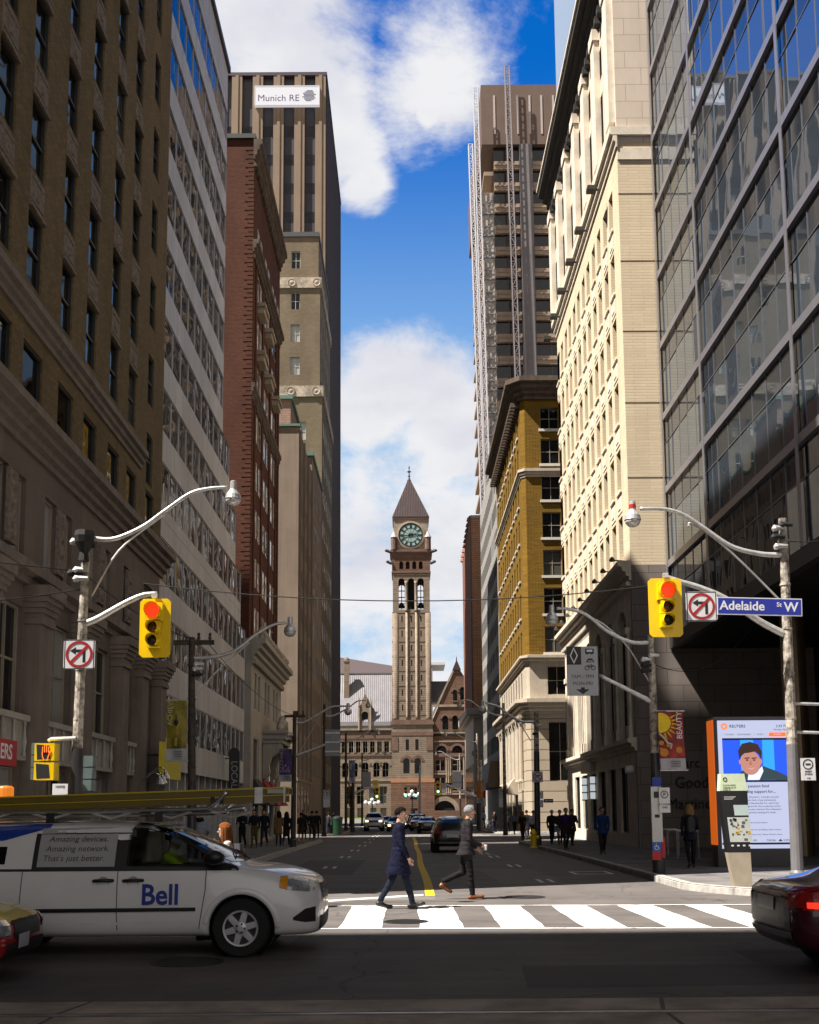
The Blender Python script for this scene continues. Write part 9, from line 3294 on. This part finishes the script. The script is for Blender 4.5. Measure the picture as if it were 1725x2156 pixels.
 if vox < .018:
  em = MB()
  for sd in (-1, 1):
   em.lathe(H(.033 * sd, .094, .012), [(.011, -.002), (.009, .003), (.002, .004)], 10, axis='Y')
  em.build('eyes', M_BLACK, t, local=True)
  em = MB()
  em.tube([H(-.024, .090, -.05), H(0, .098, -.052), H(.024, .090, -.05)], .006, 6)
  em.build('mouth', flat('lip', (.3, .12, .09), .5), t, local=True)
 if bag:
  kind, col = bag
  m_ = flat('bag_%.2f_%.2f_%.2f' % col, col, .6)
  b2 = MB()
  if kind == 'backpack':
   b2.loft([[P(x * w, -.12 - d, z) for x, d in ((-.13, 0), (-.12, .09), (-.06, .13), (.06, .13), (.12, .09), (.13, 0))] for w, z in ((.85, 1.0), (1, 1.1), (1, 1.3), (.7, 1.42))])
   nm = 'backpack'
  else:
   wr, hd, d, sd = hands[0 if kind == 'hand' else 1]
   c = hd + Vector((0, 0, -.02)) if kind != 'shoulder' else P(-.22, -.06, 1.12)
   w = .17
   b2.hexa([c + Vector(v) for v in ((-.05, -w, -.42), (.05, -w, -.42), (.05, w, -.42), (-.05, w, -.42), (-.04, -w * .95, -.1), (.04, -w * .95, -.1), (.04, w * .95, -.1), (-.04, w * .95, -.1))])
   b2.tube([c + Vector((0, -.08, -.1)), c + Vector((0, -.03, 0)), c + Vector((0, .03, 0)), c + Vector((0, .08, -.1))], .008, 5)
   nm = 'bag'
  b2.build(nm, m_, t, local=True)
 t.scale = (k, k, k)
 return t, hands, P
EAST = R(-90)
p = atZ(840, 1914)
t1, _, _ = person('young dark haired man in a long navy coat walking over the crossing', p, EAST + R(6), 1.80, skin=(.52, .30, .21), hair=(.005, .003, .002), top=(.0035, .0045, .022), legs=(.010, .015, .028), coat=.60, stride=17, back_bend=14,
     arms=((8, 18), (-6, 22)), vox=.0125, fingers=True, group=None, shirt=(.7, .7, .72), turn=-30, lean=1)
p = atZ(983, 1893)
t2, hd2, P2 = person('grey haired man in a charcoal suit stepping off the crossing, cup in hand', p, EAST + R(4), 1.84, skin=(.48, .27, .17), hair=(.22, .22, .23), top=(.020, .017, .021), legs=(.010, .009, .011), shoes=(.22, .07, .018), coat=.82, stride=8,
     back_bend=56, arms=((2, 62), (4, 42)), vox=.0125, fingers=True, group=None, shirt=(.75, .75, .75), lean=4)
wr, hd, d, sd = hd2[0]
cpm = MB()
c = (Matrix.Rotation(t2.rotation_euler.z, 3, 'Z') @ (hd + d * .03)) * t2.scale.x + Vector(t2.location)
cpm.lathe(c + Vector((0, 0, -.06)), [(.028, 0), (.036, .1), (.038, .102), (.03, .11)], 12)
tag(cpm.build('paper_cup', M_WHITE), 'small pale paper cup held by the grey haired man', 'cup')
p = atY(486, 1880, 16.5)
person('long haired auburn woman in a cream top walking past the white van', (p.x, 16.5, 0.0), R(90), 1.57, lean=7, skin=(.60, .36, .27), hair=(.17, .055, .014), top=(.58, .50, .42), legs=(.02, .02, .025), hairlen=.42, female=True, stride=14, vox=.014, bag=('backpack', (.05, .045, .06)), fingers=True)
s = thing('suitcase', 'grey wheeled suitcase trailed by the auburn haired woman', 'suitcase', (atY(516, 1850, 16.7).x, 16.7, 0.0))
b = Vector(s.location)
mb = MB()
mb.loft([[b + Vector((x * w, y * w, z)) for x, y in ((-.2, -.1), (-.17, -.14), (.17, -.14), (.2, -.1), (.2, .1), (.17, .14), (-.17, .14), (-.2, .1))] for w, z in ((.9, .06), (1, .1), (1, .58), (.9, .62))])
mb.build('shell', flat('suitcase_grey', (.10, .10, .11), .4), s)
mb = MB()
mb.tube([b + Vector((-.1, .1, .6)), b + Vector((-.1, .1, 1.0)), b + Vector((.1, .1, 1.0)), b + Vector((.1, .1, .6))], .012, 6)
mb.build('handle', M_BLACK, s)
person('driver in a lime safety vest at the wheel of the white van', (VX - 1.95, VY - .40, .13), EAST, 1.72, top=(.42, .60, .01), legang=((82, 80), (78, 80)), arms=((60, 20), (60, 20)), group=None)
NTH, STH = 0.0, R(180)
for lab, x, y, rz, kw in (
  ('man in a black and pale blue hooded jacket seen from behind, past the van roof', 420, 1836, NTH, dict(top=(.30, .33, .40), hood=True, hair=(.01, .01, .01))),
  ('man in a black leather jacket with folded hands, next to the red awnings', 510, 1786, STH, dict(arms=((20, 80), (20, 80)), stride=4)),
  ('man in olive trousers and a dark jacket among the group by the awnings', 535, 1785, STH, dict(legs=(.10, .08, .03), stride=6)),
  ('man in a black jacket and dark jeans striding by the tan block', 556, 1782, STH, dict(legs=(.02, .024, .035), arms=((25, 75), (-10, 15)))),
  ('woman in a flared tan coat walking away along the left pavement', 587, 1782, NTH, dict(top=(.22, .13, .06), coat=.62, female=True, hairlen=.2)),
  ('woman in a long black coat beside the woman in tan', 603, 1780, NTH, dict(coat=.5, female=True, hairlen=.25)),
  ('bare legged woman in a black jacket beyond the purple banner post', 634, 1776, NTH, dict(bare=True, skirt=.62, female=True)),
  ('man in black pulling ahead beyond the bare legged woman', 657, 1768, NTH, dict(bag=('hand', (.015, .015, .016)))),
  ('man in dark clothes beside the far kerb on the left pavement', 667, 1766, NTH, dict()),
  ('dark coated person standing by the black shop fronts', 640, 1768, STH, dict(coat=.6, stride=3)),
  ('person in dark grey far along the left pavement', 692, 1757, NTH, dict(top=(.05, .05, .055))),
  ('small far person in black near the green bin', 702, 1755, STH, dict()),
  ('blonde woman in black with a small backpack walking by the granite wall', 1456, 1827, NTH, dict(h=1.76, hair=(.2, .13, .05), hairlen=.14, female=True, vox=.016, bag=('backpack', (.012, .012, .013)), coat=.78)),
  ('person in a blue padded jacket over red, passing the shop windows', 1270, 1799, STH, dict(top=(.02, .05, .16), coat=.8, shirt=(.4, .02, .03), hair=(.10, .06, .04), vox=.016)),
  ('man in a dark purple top walking towards the crossing', 1193, 1790, STH, dict(top=(.03, .015, .07))),
  ('older man in black carrying a white shopping bag', 1163, 1778, STH, dict(hair=(.30, .28, .26), bag=('other', (.70, .70, .74)))),
  ('man with a grey bag just behind the white shopping bag', 1180, 1780, STH, dict(bag=('hand', (.25, .25, .28)))),
  ('person in black at the edge of the stone building', 1206, 1781, STH, dict(coat=.7)),
  ('man in a white shirt half hidden by the no right turn post', 1124, 1776, STH, dict(top=(.72, .72, .78), hair=(.05, .03, .02))),
  ('woman with an orange shoulder bag walking away', 1101, 1771, NTH, dict(hair=(.35, .15, .03), hairlen=.25, female=True, bag=('shoulder', (.75, .28, .02)))),
  ('person in black beside the woman with the orange bag', 1110, 1768, NTH, dict(coat=.6)),
  ('woman in a denim jacket and white top near the banded base', 1084, 1757, STH, dict(top=(.20, .22, .30), female=True, hairlen=.15, hair=(.1, .05, .03))),
  ('woman with a pink bag near the door hood', 1070, 1754, NTH, dict(female=True, hairlen=.15, bag=('other', (.7, .02, .25)))),
  ('man in a light blue shirt far along the right pavement', 1018, 1745, NTH, dict(top=(.25, .38, .68))),
  ('dark figure near the parked bicycles', 1041, 1752, STH, dict())):
 q = atZ(x, y, .15)
 kw = dict(kw)
 h = kw.pop('h', rnd.uniform(1.66, 1.8) - (.06 if kw.get('female') else 0))
 kw.setdefault('stride', rnd.uniform(12, 24))
 kw.setdefault('hair', (.015, .01, .008))
 kw.setdefault('top', rnd.choice([(.012, .012, .014), (.02, .016, .014), (.012, .014, .026), (.035, .033, .034), (.03, .018, .016)]))
 kw.setdefault('legs', rnd.choice([(.012, .012, .014), (.016, .02, .035), (.03, .027, .022)]))
 kw.setdefault('arms', rnd.choice([((18, 12), (-16, 20)), ((-14, 10), (20, 30)), ((8, 60), (-10, 14)), ((4, 10), (10, 75))]))
 kw.setdefault('turn', rnd.uniform(-30, 30))
 kw.setdefault('back_bend', rnd.uniform(12, 34))
 kw.setdefault('skin', (.50, .29, .20))
 person(lab, q, rz + R(rnd.uniform(-8, 8)), h, **kw)
